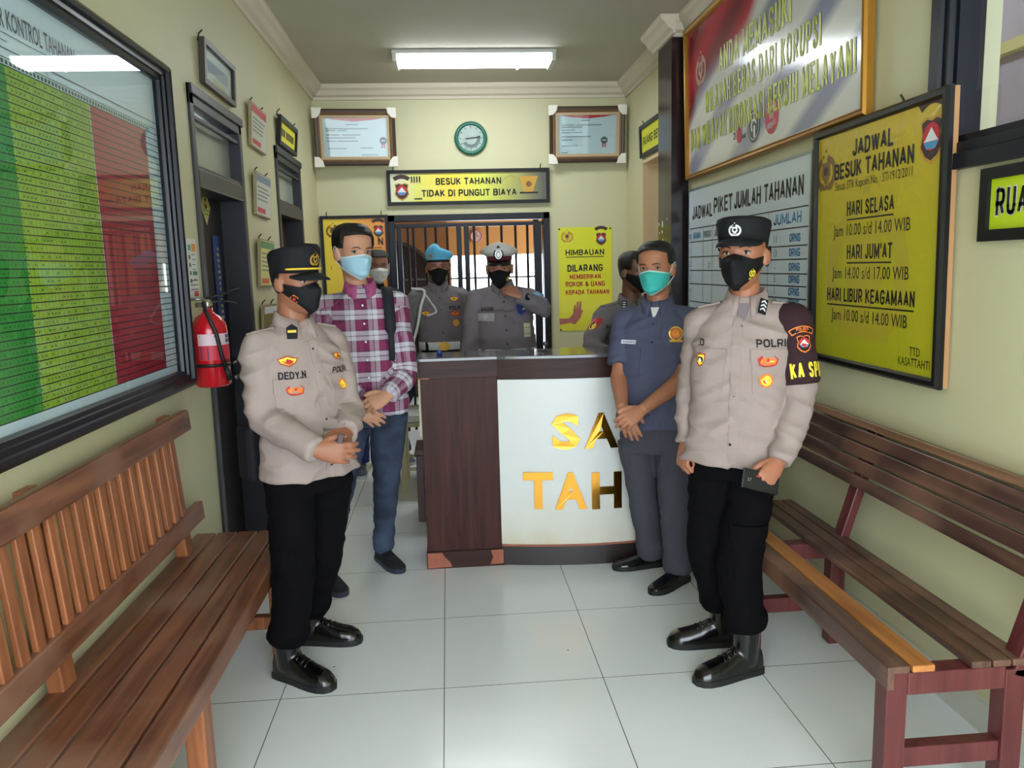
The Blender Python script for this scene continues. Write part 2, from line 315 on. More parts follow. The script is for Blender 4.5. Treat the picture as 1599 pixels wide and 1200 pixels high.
def tile_material():
    m = bpy.data.materials.new('white_floor_tile'); m.use_nodes = True; nt = m.node_tree; b = nt.nodes['Principled BSDF']
    L = nt.links.new; N = nt.nodes.new
    tc = N('ShaderNodeTexCoord'); sx = N('ShaderNodeSeparateXYZ'); L(tc.outputs['Object'], sx.inputs[0])
    def line(sock, off):
        a = N('ShaderNodeMath'); a.operation = 'SUBTRACT'; a.inputs[1].default_value = off; L(sock, a.inputs[0])
        p = N('ShaderNodeMath'); p.operation = 'PINGPONG'; p.inputs[1].default_value = 0.3; L(a.outputs[0], p.inputs[0])
        c = N('ShaderNodeMath'); c.operation = 'LESS_THAN'; c.inputs[1].default_value = 0.0016; L(p.outputs[0], c.inputs[0]); return c
    a = line(sx.outputs[0], -0.0685); c = line(sx.outputs[1], 2.7646)
    mx = N('ShaderNodeMath'); mx.operation = 'MAXIMUM'; L(a.outputs[0], mx.inputs[0]); L(c.outputs[0], mx.inputs[1])
    n = N('ShaderNodeTexNoise'); n.inputs['Scale'].default_value = 1.7; n.inputs['Detail'].default_value = 6; L(tc.outputs['Object'], n.inputs['Vector'])
    r = N('ShaderNodeValToRGB'); r.color_ramp.elements[0].color = lin((226, 230, 233)); r.color_ramp.elements[1].color = lin((236, 240, 243)); L(n.outputs['Fac'], r.inputs[0])
    # small dirt specks
    v = N('ShaderNodeTexVoronoi'); v.inputs['Scale'].default_value = 3.1; L(tc.outputs['Object'], v.inputs['Vector'])
    sp = N('ShaderNodeMath'); sp.operation = 'LESS_THAN'; sp.inputs[1].default_value = 0.014; L(v.outputs['Distance'], sp.inputs[0])
    d1 = N('ShaderNodeMix'); d1.data_type = 'RGBA'; d1.inputs[7].default_value = lin((90, 86, 80)); L(sp.outputs[0], d1.inputs[0]); L(r.outputs[0], d1.inputs[6])
    d2 = N('ShaderNodeMix'); d2.data_type = 'RGBA'; d2.inputs[7].default_value = lin((88, 88, 86)); L(mx.outputs[0], d2.inputs[0]); L(d1.outputs[2], d2.inputs[6])
    L(d2.outputs[2], b.inputs['Base Color'])
    r2 = N('ShaderNodeMath'); r2.operation = 'MULTIPLY_ADD'; r2.inputs[1].default_value = 0.12; r2.inputs[2].default_value = 0.14; L(n.outputs['Fac'], r2.inputs[0]); L(r2.outputs[0], b.inputs['Roughness'])
    return m
M_TILE = tile_material()

def structure(o): o['kind'] = 'structure'; return o
def wall_cells(fixed_axis, c0, c1, u0, u1, z0, z1, holes, name, m):
    """wall slab between c0 and c1 on the fixed axis, with rectangular holes (ua, ub, za, zb)"""
    us = sorted({u0, u1, *[h[0] for h in holes], *[h[1] for h in holes]}); zs = sorted({z0, z1, *[h[2] for h in holes], *[h[3] for h in holes]})
    us = [u for u in us if u0 <= u <= u1]; zs = [z for z in zs if z0 <= z <= z1]
    mb = MB()
    solid = lambda i, k: 0 <= i < len(us)-1 and 0 <= k < len(zs)-1 and not any(h[0] <= (us[i]+us[i+1])/2 <= h[1] and h[2] <= (zs[k]+zs[k+1])/2 <= h[3] for h in holes)
    pt = (lambda c, u, z: (c, u, z)) if fixed_axis == 'x' else (lambda c, u, z: (u, c, z))
    for i in range(len(us)-1):
        for k in range(len(zs)-1):
            if not solid(i, k): continue
            a, b, c, d = us[i], us[i+1], zs[k], zs[k+1]
            for cc in (c0, c1): mb.add([pt(cc, a, c), pt(cc, b, c), pt(cc, b, d), pt(cc, a, d)], [(0, 1, 2, 3)])
            if not solid(i-1, k): mb.add([pt(c0, a, c), pt(c1, a, c), pt(c1, a, d), pt(c0, a, d)], [(0, 1, 2, 3)])
            if not solid(i+1, k): mb.add([pt(c0, b, c), pt(c1, b, c), pt(c1, b, d), pt(c0, b, d)], [(0, 1, 2, 3)])
            if not solid(i, k-1): mb.add([pt(c0, a, c), pt(c1, a, c), pt(c1, b, c), pt(c0, b, c)], [(0, 1, 2, 3)])
            if not solid(i, k+1): mb.add([pt(c0, a, d), pt(c1, a, d), pt(c1, b, d), pt(c0, b, d)], [(0, 1, 2, 3)])
    return structure(mb.build(name, m))

structure(MB().add([(-3.5, -3.5, 0), (4.5, -3.5, 0), (4.5, 13.0, 0), (-3.5, 13.0, 0)], [(0, 1, 2, 3)]).build('floor', M_TILE))
structure(MB().box((XL-0.2, -1.1, ZC), (XR+0.25, YB+0.12, ZC+0.12)).build('ceiling', M_CEIL))
D1, D2 = (3.81, 4.72, 0, 2.41), (5.63, 6.55, 0, 2.41)
wall_cells('x', XL-0.2, XL, -1.1, YB, 0, ZC, [D1, D2], 'wall_left', M_WALL)
RWIN = (1.25, 2.66, 1.83, 2.62); ROPEN = (5.86, 6.79, 0, 2.40)
wall_cells('x', XR, XR+0.2, -1.1, YB, 0, ZC, [RWIN, ROPEN], 'wall_right', M_WALL)
GATE = (-0.515, 0.962, 0, 2.045)
wall_cells('y', YB, YB+0.12, XL-0.2, XR+0.2, 0, ZC, [GATE], 'wall_back', M_WALL)
# the front of the room: open doorway behind the viewpoint; unseen lintel set to shape the daylight
structure(MB().box((XL-0.2, -1.1, 2.75), (XR+0.2, -1.0, ZC+0.12)).build('wall_front', M_WALL))
structure(MB().box((1.9, -1.5, 3.5), (3.2, 7.6, 3.6)).build('light_block_roof', M_CEIL))  # roof added outside to keep direct sky light off the outer wall

# cornice
def cornice(name, p0, p1, inward):
    p0, p1, n = Vector(p0), Vector(p1), Vector(inward)
    prof = [(0, 3.055), (0.018, 3.055), (0.022, 3.078), (0.05, 3.09), (0.072, 3.125), (0.095, 3.14), (0.105, 3.158), (0.105, ZC+0.002), (0, ZC+0.002)]
    rings = [[q + n*a + Vector((0, 0, z)) for a, z in prof] for q in (p0, p1)]
    structure(MB().loft(rings, smooth=False).build(name, M_MOLD))
cornice('trim_1', (XL, -1.0, 0), (XL, YB, 0), (1, 0, 0))
cornice('trim_2', (XR, YB, 0), (XL, YB, 0), (0, -1, 0))
cornice('trim_3', (XR, -1.0, 0), (XR, 5.5, 0), (-1, 0, 0))
cornice('trim_4', (XR, 5.5, 0), (1.57, 5.5, 0), (0, -1, 0))
cornice('trim_5', (1.57, 5.4, 0), (1.57, 5.94, 0), (-1, 0, 0))
cornice('trim_6', (XR, 5.84, 0), (XR, YB, 0), (-1, 0, 0))
structure(MB().box((1.57, 5.50, 0), (XR, 5.84, 3.06)).build('pillar', M_PILLAR))
# chips in the pillar's lacquer showing white plaster
mb = MB(); rc = random.Random(3)
for y, z, s in ((5.72, 1.83, 0.022), (5.6, 1.86, 0.008), (5.73, 1.775, 0.012), (5.71, 1.70, 0.018), (5.81, 1.83, 0.012), (5.8, 1.77, 0.008), (5.66, 1.62, 0.01), (5.75, 1.55, 0.012), (5.62, 1.47, 0.014)):
    mb.add([(1.5685, y+s*(0.7+0.5*rc.random())*math.cos(a), z+1.3*s*(0.7+0.6*rc.random())*math.sin(a)) for a in [k*math.pi/4 for k in range(8)]], [tuple(range(8))])
structure(mb.build('trim_7', mat('white_chip', (225, 225, 215), 0.7)))
# beige lining of the opening behind the pillar and the passage beyond it
mb = MB(); mb.box((XR-0.004, 6.775, 0), (XR+0.22, 6.80, 2.40)); mb.box((XR-0.004, 5.86, 2.385), (XR+0.22, 6.80, 2.41)); mb.box((XR-0.004, 5.85, 0), (XR+0.22, 5.875, 2.40))
structure(mb.build('door_frame', M_BEIGE)).name = 'door_4'
structure(MB().box((3.0, 5.0, 0), (3.1, YB+0.1, 3.5)).build('wall_passage', M_BEIGE))
structure(MB().box((XR, YB, 0), (3.1, YB+0.1, 3.5)).build('wall_passage_end', M_BEIGE))
# tile skirting along the right wall
structure(MB().box((XR-0.012, -1.0, 0), (XR, 5.5, 0.115)).build('baseboard_right', mat('skirting_tile', (196, 196, 184), 0.25)))
structure(MB().box((XL, -1.0, 0), (XL+0.012, 3.8, 0.115)).build('baseboard_left', MATS['skirting_tile']))

def panel_door(name, ya, yb, top, leaf_x, m_leaf):
    """door set in the left wall: frame, transom with a frosted pane, leaf with handle"""
    fw = 0.055; x0, x1 = XL-0.17, XL+0.012
    mb = MB()
    mb.box((x0, ya, 0), (x1, ya+fw, top)); mb.box((x0, yb-fw, 0), (x1, yb, top)); mb.box((x0, ya, top-0.09), (x1, yb, top)); mb.box((x0+0.03, ya+fw, 1.955), (x1, yb-fw, 2.04))
    mb.box((x1, ya+0.0, top-0.045), (x1+0.012, yb, top)); mb.box((x1-0.03, ya+fw, 2.04), (x1-0.008, yb-fw, 2.06)); mb.box((x1-0.03, ya+fw, 2.265), (x1-0.008, yb-fw, 2.285))
    fr = structure(mb.build(name, M_DOORFR, bevel=0.004))
    MB().box((XL-0.06, ya+fw, 2.05), (XL-0.05, yb-fw, top-0.10)).build('pane', M_FROST, fr)
    lf = MB().box((leaf_x-0.04, ya+fw, 0.01), (leaf_x, yb-fw, 1.955))
    for z0, z1 in ((0.15, 0.75), (0.9, 1.8)): frame_bars(lf, 1, 1, 0.02, 0, 0.006) if False else None
    leaf = lf.build('door_leaf', m_leaf, fr, bevel=0.003)
    h = MB(); yh = yb-fw-0.07
    h.box((leaf_x, yh-0.018, 0.93), (leaf_x+0.006, yh+0.018, 1.13)); h.tube([(leaf_x, yh, 1.06), (leaf_x+0.045, yh, 1.06), (leaf_x+0.05, yh-0.10, 1.06)], 0.009); h.sphere((leaf_x+0.03, yh, 0.97), 0.018)
    h.build('door_handle', mat('brushed_steel', (150, 150, 150), 0.3, 1.0), leaf)
    return fr
panel_door('door_1', *D1[:2], 2.41, XL-0.12, M_BLACKWOOD)
panel_door('door_2', *D2[:2], 2.41, XL-0.12, mat('brown_door_wood', (64, 40, 40), 0.4, bump=0.08, bscale=40))

# high window in the right wall, with the passage wall outside it
mb = MB(); M = frame_matrix((XR-0.012, RWIN[1]+0.03, RWIN[2]-0.005), (0, -1, 0), (0, 0, 1))
frame_bars(mb, RWIN[1]-RWIN[0]+0.06, RWIN[3]-RWIN[2]+0.01, 0.11, -0.1, 0.02, steps=[(0, 0.02), (0.05, 0.02), (0.055, 0.008), (0.085, 0.008), (0.09, -0.01), (0.11, -0.01)])
o = structure(mb.build('window_1', M_NAVY)); o.matrix_world = M
g = MB().rect(0.10, 0.10, 1.37, 0.70, -0.045).build('pane', glass_pane('window_glass', (238, 244, 248), 0.02), o)
structure(MB().box((3.1, -1.5, 0), (3.2, 5.0, 3.6)).build('wall_outside', mat('mauve_outer_wall', (196, 182, 190), 0.8, bump=0.1, bscale=9, var=0.06, vscale=3)))
structure(MB().box((3.04, -1.5, 2.62), (3.1, 5.0, 2.68)).build('trim_8', mat('pale_yellow_pipe', (226, 212, 140), 0.5)))

# ---------------------------------------------------------------- the cell block beyond the gate
M_ORANGE = mat('orange_cell_wall', (214, 150, 84), 0.7, var=0.05, vscale=2)
M_CELLBROWN = mat('brown_cell_wall', (120, 78, 44), 0.7, var=0.06, vscale=2)
wall_cells('y', 10.5, 10.62, -1.4, 3.1, 0, 3.4, [(0.06, 1.42, 0.25, 1.72)], 'wall_cell_back', M_ORANGE)
structure(MB().box((-1.4, YB+0.12, 3.3), (3.1, 10.62, 3.42)).build('ceiling_cell', M_CEIL))
wall_cells('x', -1.5, -1.4, YB+0.12, 10.62, 0, 3.4, [], 'wall_cell_left', M_CELLBROWN)
wall_cells('x', 1.95, 2.05, YB+0.12, 10.5, 0, 3.4, [(8.3, 10.1, 0.9, 2.4)], 'wall_cell_right', mat('pale_cell_wall', (224, 206, 184), 0.7))
# brown partition with an arched recess on the left
mb = MB(); pts = [(-1.4, 0), (0.02, 0), (0.02, 3.3), (-1.4, 3.3)]
ac, ar, zs = -0.62, 0.44, 1.42
arch = [(ac-ar, 0)]+[(ac+ar*math.cos(a), zs+ar*math.sin(a)) for a in [math.pi-math.pi*k/18 for k in range(19)]]+[(ac+ar, 0)]
poly = [(-1.4, 0)]+arch+[(0.02, 0), (0.02, 3.3), (-1.4, 3.3)]
Mx = Matrix(((1, 0, 0, 0), (0, 0, 1, 9.6), (0, 1, 0, 0), (0, 0, 0, 1)))
structure(MB().prism(poly, 0, 0.12, M=Mx).build('wall_cell_partition', mat('tan_partition', (150, 98, 52), 0.7, var=0.08, vscale=3)))
mb = MB()
for k in range(18):
    a0, a1 = math.pi-math.pi*k/18, math.pi-math.pi*(k+1)/18
    q = [(ac+r*math.cos(a), 9.58, zs+r*math.sin(a)) for a, r in ((a0, ar), (a1, ar), (a1, ar+0.035), (a0, ar+0.035))]
    q2 = [(x, 9.62, z) for x, y, z in q]; mb.add(q+q2, [(0, 1, 2, 3), (4, 7, 6, 5), (0, 4, 5, 1), (2, 6, 7, 3), (1, 5, 6, 2), (0, 3, 7, 4)])
structure(mb.build('trim_9', mat('arch_edge', (70, 40, 28), 0.5)))
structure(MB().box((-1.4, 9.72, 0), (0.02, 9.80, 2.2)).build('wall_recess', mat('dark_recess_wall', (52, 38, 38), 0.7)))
# ---------------------------------------------------------------- barred gate
g = empty('barred_gate', (-0.515, YB, 0), 'navy black barred double gate in the back wall doorway', 'gate')
def gb(a, b): return MB().box(a, b)
mb = MB(); W = 1.477
mb.box((0, -0.03, 0), (0.06, 0.06, 2.045)); mb.box((W-0.06, -0.03, 0), (W, 0.06, 2.045)); mb.box((0, -0.03, 1.985), (W, 0.06, 2.045)); mb.box((0.06, -0.015, 1.93), (W-0.06, 0.03, 1.965))
mb.build('gate_frame', M_NAVY, g, bevel=0.004)
for x0, x1 in ((0.075, 0.115), (0.615, 0.66), (0.685, 0.73), (1.33, 1.40)):
    gb((x0, -0.02, 0.04), (x1, 0.03, 1.94)).build('stile', M_NAVY, g, bevel=0.004)
for x in (0.122+0.05, 0.221, 0.332, 0.425, 0.53, 0.777, 0.90, 1.03, 1.16, 1.27):
    gb((x-0.011, -0.008, 0.05), (x+0.011, 0.014, 1.94)).build('bar', mat('dark_bar_paint', (24, 17, 19), 0.5, spec=0.2), g)
for z in (0.08, 0.72, 1.46):
    gb((0.08, 0.015, z-0.008), (1.40, 0.024, z+0.008)).build('crossbar', mat('grey_bar', (84, 80, 84), 0.4), g)
mb = MB(); mb.box((0.64, -0.05, 1.0), (0.72, -0.02, 1.10)); mb.tube([(0.655, -0.06, 1.06), (0.655, -0.07, 1.0), (0.705, -0.07, 1.0), (0.705, -0.06, 1.06)], 0.006)
mb.build('lock', mat('lock_steel', (110, 108, 104), 0.35, 0.9), g)
# inner cell gate on the right
g2 = empty('cell_door', (1.02, 9.3, 0), 'dark inner cell door standing open beyond the gate', 'cell door')
mb = MB(); mb.box((0, -0.02, 0), (0.06, 0.03, 2.5)); mb.box((0.78, -0.02, 0), (0.84, 0.03, 2.5)); mb.box((0, -0.02, 2.44), (0.84, 0.03, 2.5)); mb.box((0, -0.02, 0), (0.84, 0.03, 0.06)); mb.build('door_frame', MATS['dark_bar_paint'], g2)
for k in range(6): gb((0.10+k*0.125, -0.01, 0.05), (0.122+k*0.125, 0.012, 2.45)).build('bar', MATS['dark_bar_paint'], g2)
gb((0.05, 0.012, 1.2), (0.8, 0.02, 1.23)).build('crossbar', MATS['dark_bar_paint'], g2)
# wall clock in the cell block
c = empty('wall_clock', frame_matrix((0.40, 10.49, 1.965), (1, 0, 0), (0, 0, 1)), 'small pink round wall clock seen through the gate bars', 'clock')
MB().lathe([(0.0, 0), (0.085, 0), (0.085, 0.02), (0.072, 0.03), (0.07, 0.018), (0.0, 0.018)]).build('case', mat('pink_plastic', (214, 130, 130), 0.4), c)
mb = MB(); mb.disc(0, 0, 0.07, 0.019); mb.build('dial', mat('pink_dial', (230, 190, 180), 0.5), c)
mb = MB(); mb.rect(-0.003, 0, 0.003, 0.05, 0.021); mb.rect(0, -0.003, 0.035, 0.003, 0.021); mb.build('hand', mat('clock_hand_black', (20, 20, 20), 0.5), c)

# ---------------------------------------------------------------- ceiling lamp
M_TUBE = emit('lamp_diffuser', (246, 252, 255), 16.0)
l = empty('ceiling_lamp', (0.27, 6.38, ZC), 'long white fluorescent ceiling lamp near the back wall', 'lamp')
MB().box((-0.62, -0.17, -0.03), (0.62, 0.17, 0)).build('housing', mat('lamp_housing', (205, 205, 200), 0.4), l, bevel=0.006)
ring = lambda x: [Vector((x, -0.15, -0.028)), Vector((x, -0.14, -0.062)), Vector((x, -0.09, -0.078)), Vector((x, 0.09, -0.078)), Vector((x, 0.14, -0.062)), Vector((x, 0.15, -0.028))]
MB().loft([ring(-0.585), ring(0.585)], smooth=False).build('diffuser', M_TUBE, l)
for x in (-0.60, 0.60): MB().box((x-0.016, -0.155, -0.08), (x+0.016, 0.155, -0.02)).build('end_cap', MATS['lamp_housing'], l, bevel=0.004)
mb = MB(); mb.tube([(0.35, 0.19, 0), (0.35, 0.19, -0.05)], 0.002); mb.sphere((0.35, 0.19, -0.06), 0.012); mb.build('pull_cord', MATS['lamp_housing'], l)

# ---------------------------------------------------------------- boards and signs
K = mat('print_black', (22, 22, 24), 0.5); RED = mat('print_red', (196, 34, 50), 0.5); WHT = mat('print_white', (225, 230, 232), 0.5); GLD = mat('print_gold', (196, 150, 50), 0.45)
BLU = mat('print_blue', (70, 150, 200), 0.5); DRK = mat('print_dark_brown', (60, 32, 34), 0.5); YEL = mat('print_yellow', (232, 222, 44), 0.5); GREY = mat('print_grey', (120, 124, 126), 0.5)
BRZ = mat('print_bronze', (120, 88, 40), 0.5)
CRM = [DRK, RED, WHT, GLD, BLU]
def sheet(w, h, z, m, parent, name='panel', d=0.006):
    return MB().box((0, 0, z-d), (w, h, z)).build(name, m, parent)
def crest_part(parent, x, y, s, z, name='crest'):
    mb = MB(); crest(mb, x, y, s, z, [0, 1, 2, 3, 4]); return mb.build(name, CRM, parent)
def badge_part(parent, x, y, s, z, m=None, name='badge'):
    mb = MB(); torch_star(mb, x, y, s, z, [0, 1]); return mb.build(name, [m or GLD, DRK], parent)
def letters(parent, items, m, name='lettering', z=0.0012):
    mb = MB()
    for it in items: add_text(mb, it[0], it[1], it[2], it[3], z, **(it[4] if len(it) > 4 else {}))
    return mb.build(name, m, parent)
def gradient_sheet(name, stops, axis=0, span=1.0, rough=0.4, noise_amt=0.15):
    """printed sheet whose ink runs through colour stops along one axis of the sheet (object metres)"""
    m = bpy.data.materials.new(name); m.use_nodes = True; nt = m.node_tree; b = nt.nodes['Principled BSDF']; Ln = nt.links.new
    tc = nt.nodes.new('ShaderNodeTexCoord'); sp = nt.nodes.new('ShaderNodeSeparateXYZ'); Ln(tc.outputs['Object'], sp.inputs[0])
    n = nt.nodes.new('ShaderNodeTexNoise'); n.inputs['Scale'].default_value = 1.6; n.inputs['Detail'].default_value = 2; Ln(tc.outputs['Object'], n.inputs['Vector'])
    a = nt.nodes.new('ShaderNodeMath'); a.operation = 'MULTIPLY'; a.inputs[1].default_value = 1.0/span; Ln(sp.outputs[axis], a.inputs[0])
    c = nt.nodes.new('ShaderNodeMath'); c.operation = 'MULTIPLY_ADD'; c.inputs[1].default_value = noise_amt; Ln(n.outputs['Fac'], c.inputs[0]); Ln(a.outputs[0], c.inputs[2])
    r = nt.nodes.new('ShaderNodeValToRGB'); Ln(c.outputs[0], r.inputs[0]); els = r.color_ramp.elements
    els[0].position, els[0].color = stops[0][0], lin(stops[0][1]); els[1].position, els[1].color = stops[-1][0], lin(stops[-1][1])
    for p, col in stops[1:-1]: e = els.new(p); e.color = lin(col)
    Ln(r.outputs[0], b.inputs['Base Color']); b.inputs['Roughness'].default_value = rough
    return m
def hook(parent, x, y, m=None):
    MB().tube([(x, y-0.02, -0.01), (x, y+0.012, -0.005), (x+0.004, y+0.03, 0.01)], 0.004, 6).build('hook', m or mat('hook_steel', (60, 58, 55), 0.4, 0.8), parent)

# sign over the gate
def sign_M(x0, y, z0): return frame_matrix((x0, y, z0), (1, 0, 0), (0, 0, 1))
w_, h_ = 1.475, 0.31
s = empty('wall_sign', sign_M(-0.508, YB-0.012, 2.13), 'long black framed yellow sign hanging over the barred gate', 'sign')
mb = MB(); frame_bars(mb, w_, h_, 0.03, -0.01, 0.028); mb.build('frame', mat('black_frame', (20, 20, 22), 0.4, spec=0.3), s)
sheet(w_-0.02, h_-0.02, 0.012, gradient_sheet('yellow_sign_print', [(0.0, (232, 230, 200)), (0.13, (226, 228, 190)), (0.22, (224, 224, 110)), (0.42, (240, 214, 60)), (0.66, (214, 220, 80)), (0.86, (160, 160, 90)), (1.0, (90, 90, 84))], 0, 1.5), s).location = (0.01, 0.01, 0)
crest_part(s, 0.13, 0.135, 0.15, 0.0135)
letters(s, [('BESUK TAHANAN', 0.735, 0.178, 0.078, dict(bold=0.03, fit=0.59)), ('TIDAK DI PUNGUT BIAYA', 0.74, 0.075, 0.078, dict(bold=0.03, fit=0.86))], K, z=0.0145)
mb = MB(); mb.poly([(1.20, 0.24), (1.37, 0.24), (1.32, 0.10), (1.24, 0.10)], 0.0135, 0); mb.disc(1.285, 0.17, 0.026, 0.014, 1); mb.poly([(1.20, 0.085), (1.37, 0.085), (1.37, 0.10), (1.20, 0.10)], 0.0138, 2); mb.ring(1.12, 0.15, 0.09, 0.096, 0.0136, 3, 16, 0.3, 2.6); mb.ring(1.05, 0.17, 0.11, 0.115, 0.0136, 3, 16, 0.2, 1.6)
for k in range(4): mb.rect(0.215+k*0.024, 0.2, 0.228+k*0.024, 0.255, 0.0136, 2)
mb.rect(0.24, 0.05, 0.31, 0.062, 0.0136, 2); mb.rect(0.205, 0.19, 0.315, 0.197, 0.0136, 4)
mb.build('print_figure', [GLD, BRZ, K, mat('print_olive', (150, 150, 60), 0.5), mat('print_peach', (226, 196, 140), 0.5)], s)
hook(s, 0.06, h_+0.01); hook(s, w_-0.08, h_+0.01)

# clock on the back wall
c = empty('wall_clock', sign_M(0.262, YB-0.002, 2.712), 'round wall clock with a green rim above the yellow sign', 'clock')
MB().lathe([(0, 0), (0.146, 0), (0.150, 0.012), (0.142, 0.034), (0.128, 0.04), (0.116, 0.034), (0.112, 0.02), (0, 0.02)], seg=40).build('rim', mat('green_rim', (30, 104, 84), 0.25), c)
d = MB().disc(0, 0, 0.113, 0.0215, n=40).build('dial', mat('clock_dial', (196, 196, 190), 0.3, var=0.12, vscale=26), c)
mb = MB()
for k in range(12):
    a = k*math.pi/6; mb.box((-0.003, 0.09, 0.0225), (0.003, 0.104, 0.024), M=Matrix.Rotation(a, 4, 'Z'))
mb.ring(0, 0, 0.055, 0.085, 0.0219, 1, 32, -2.6, 0.3); mb.build('hour_mark', [K, mat('dial_picture', (112, 124, 122), 0.4)], c)
for a, L in ((math.radians(-83), 0.085), (math.radians(97), 0.05)): MB().box((-0.004, -0.012, 0.026), (0.004, L, 0.029), M=Matrix.Rotation(a, 4, 'Z')).build('hand', K, c)
mb = MB(); mb.disc(0, 0, 0.113, 0.033, n=40); mb.build('glass', glass_pane('clock_glass', refl=0.02), c)

# two framed certificates in ornate frames
M_ORN = mat('brown_gilt_frame', (116, 88, 58), 0.45, 0.2, bump=0.5, bscale=110, var=0.15, vscale=60); M_TAN = mat('tan_inner_frame', (184, 160, 124), 0.5); M_CORN = mat('white_foam_corner', (236, 232, 220), 0.7)
M_DKFR = mat('dark_brown_frame', (60, 40, 28), 0.4)
def certificate(M, w, h, label, rosette, lines, corners):
    c = empty('framed_certificate', M, label, 'certificate', 'framed certificates on the back wall')
    mb = MB(); frame_bars(mb, w, h, 0.035, 0, 0.03, steps=[(0, 0.02), (0.012, 0.034), (0.035, 0.03)]); mb.build('outer_frame', M_DKFR, c)
    mb = MB(); frame_bars(mb, w-0.06, h-0.06, 0.022, 0, 0.032, steps=[(0, 0.03), (0.011, 0.036), (0.022, 0.028)]); mb.build('middle_frame', M_ORN, c, loc=(0.03, 0.03, 0))
    mb = MB(); frame_bars(mb, w-0.10, h-0.10, 0.026, 0, 0.024); mb.build('inner_frame', M_TAN, c, loc=(0.05, 0.05, 0))
    pw, ph = w-0.13, h-0.13
    p = MB().box((0.065, 0.065, 0.0), (w-0.065, h-0.065, 0.012)).build('paper', mat('certificate_paper', (196, 206, 212), 0.35), c)
    mb = MB(); n = 16; x0, x1, yt = 0.07, w-0.07, h-0.07
    top = [(x0, yt), (x1, yt)]; bot = [(x1-(x1-x0)*k/n, yt-0.012-0.03*math.exp(-((k/n-0.5)/0.16)**2)+0.008*math.cos(k/n*4*math.pi)) for k in range(n+1)]
    for k in range(n):
        a, b2 = bot[k], bot[k+1]; mb.add([(a[0], yt, 0.0128), (a[0], a[1], 0.0128), (b2[0], b2[1], 0.0128), (b2[0], yt, 0.0128)], [(0, 1, 2, 3)])
    mb.build('red_band', RED, c)
    mb = MB()
    for yy, xs in lines:
        for a, b2 in xs: mb.rect(0.065+a*pw, 0.065+yy*ph, 0.065+b2*pw, 0.065+yy*ph+0.009, 0.0128)
    mb.build('print_line', mat('faded_print', (126, 134, 140), 0.5), c)
    rx, ry = 0.065+rosette[0]*pw, 0.065+rosette[1]*ph
    mb = MB(); mb.poly([(rx-0.016, ry), (rx-0.02, ry-0.07), (rx-0.004, ry-0.055), (rx-0.002, ry)], 0.0128, 1); mb.poly([(rx+0.002, ry), (rx+0.002, ry-0.06), (rx+0.014, ry-0.066), (rx+0.016, ry)], 0.0128, 1)
    mb.poly([(rx+(0.034 if k % 2 else 0.029)*math.cos(k*math.pi/12), ry+(0.034 if k % 2 else 0.029)*math.sin(k*math.pi/12)) for k in range(24)], 0.0134, 0); mb.rect(rx-0.016, ry-0.004, rx+0.016, ry+0.004, 0.0139, 2)
    mb.build('rosette', [mat('rosette_grey', (66, 68, 78), 0.5), mat('ribbon_pink', (206, 84, 100), 0.5), WHT], c)
    for (x, y, sx, sy) in ((0, 0, 1, 1), (w, 0, -1, 1), (w, h, -1, -1), (0, h, 1, -1)):
        pts = [(x-0.012*sx, y-0.012*sy), (x+0.075*sx, y-0.012*sy), (x+0.062*sx, y+0.04*sy), (x+0.03*sx, y+0.075*sy), (x-0.012*sx, y+0.078*sy)]
        if sx*sy < 0: pts.reverse()
        MB().prism(pts, 0.0, 0.046).build('corner_guard', M_CORN, c, bevel=0.006)
    MB().rect(0.07, 0.07, w-0.07, h-0.07, 0.0235).build('glass', glass_pane('frame_glass', refl=0.01), c)
    return c
CL = [(0.70, [(0.06, 0.28), (0.28, 0.7)]), (0.655, [(0.06, 0.2), (0.24, 0.38)]), (0.55, [(0.06, 0.26), (0.3, 0.58)]), (0.48, [(0.06, 0.5)]), (0.40, [(0.06, 0.2), (0.22, 0.54)]), (0.22, [(0.08, 0.36)]), (0.23, [(0.56, 0.76)]), (0.06, [(0.58, 0.84)]), (0.80, [(0.36, 0.55)])]
tl = Matrix.Rotation(math.radians(-9), 4, 'X')
certificate(frame_matrix((-1.105, YB-0.14, 2.475), (1, 0.06, 0), (0, -0.12, 1)), 0.70, 0.475, 'ornate framed certificate in the corner left of the green clock, ribboned rosette in pink', (0.92, 0.42), CL, 4)
certificate(frame_matrix((0.965, YB-0.075, 2.475), (1, 0, 0), (0, -0.10, 1)), 0.685, 0.485, 'ornate framed certificate right of the green clock, above the hand poster', (0.78, 0.36), [(0.72, [(0.08, 0.3), (0.32, 0.74)]), (0.67, [(0.08, 0.42)]), (0.60, [(0.08, 0.3)]), (0.54, [(0.08, 0.42)]), (0.44, [(0.08, 0.56)]), (0.36, [(0.08, 0.26)]), (0.22, [(0.08, 0.34)]), (0.05, [(0.07, 0.18)]), (0.83, [(0.4, 0.54)])], 4)

# orange poster left of the gate
s = empty('wall_poster', sign_M(-1.125, YB-0.02, 1.02), 'black framed orange poster on the back wall left of the gate, behind the plaid shirt', 'poster')
mb = MB(); frame_bars(mb, 0.61, 1.03, 0.028, -0.015, 0.02); mb.build('frame', MATS['black_frame'], s)
sheet(0.58, 1.0, 0.008, gradient_sheet('orange_poster_print', [(0.0, (228, 206, 50)), (0.45, (236, 196, 56)), (0.6, (238, 166, 60)), (1.0, (232, 140, 58))], 0, 0.62), s).location = (0.015, 0.015, 0)
badge_part(s, 0.115, 0.90, 0.13, 0.0095, BRZ); crest_part(s, 0.52, 0.895, 0.115, 0.0095)
letters(s, [('B', 0.115, 0.765, 0.085, dict(bold=0.03)), ('N', 0.535, 0.765, 0.085, dict(bold=0.03))], K, z=0.01)
mb = MB(); mb.rect(0.09, 0.735, 0.54, 0.741, 0.0095); mb.build('rule', K, s)
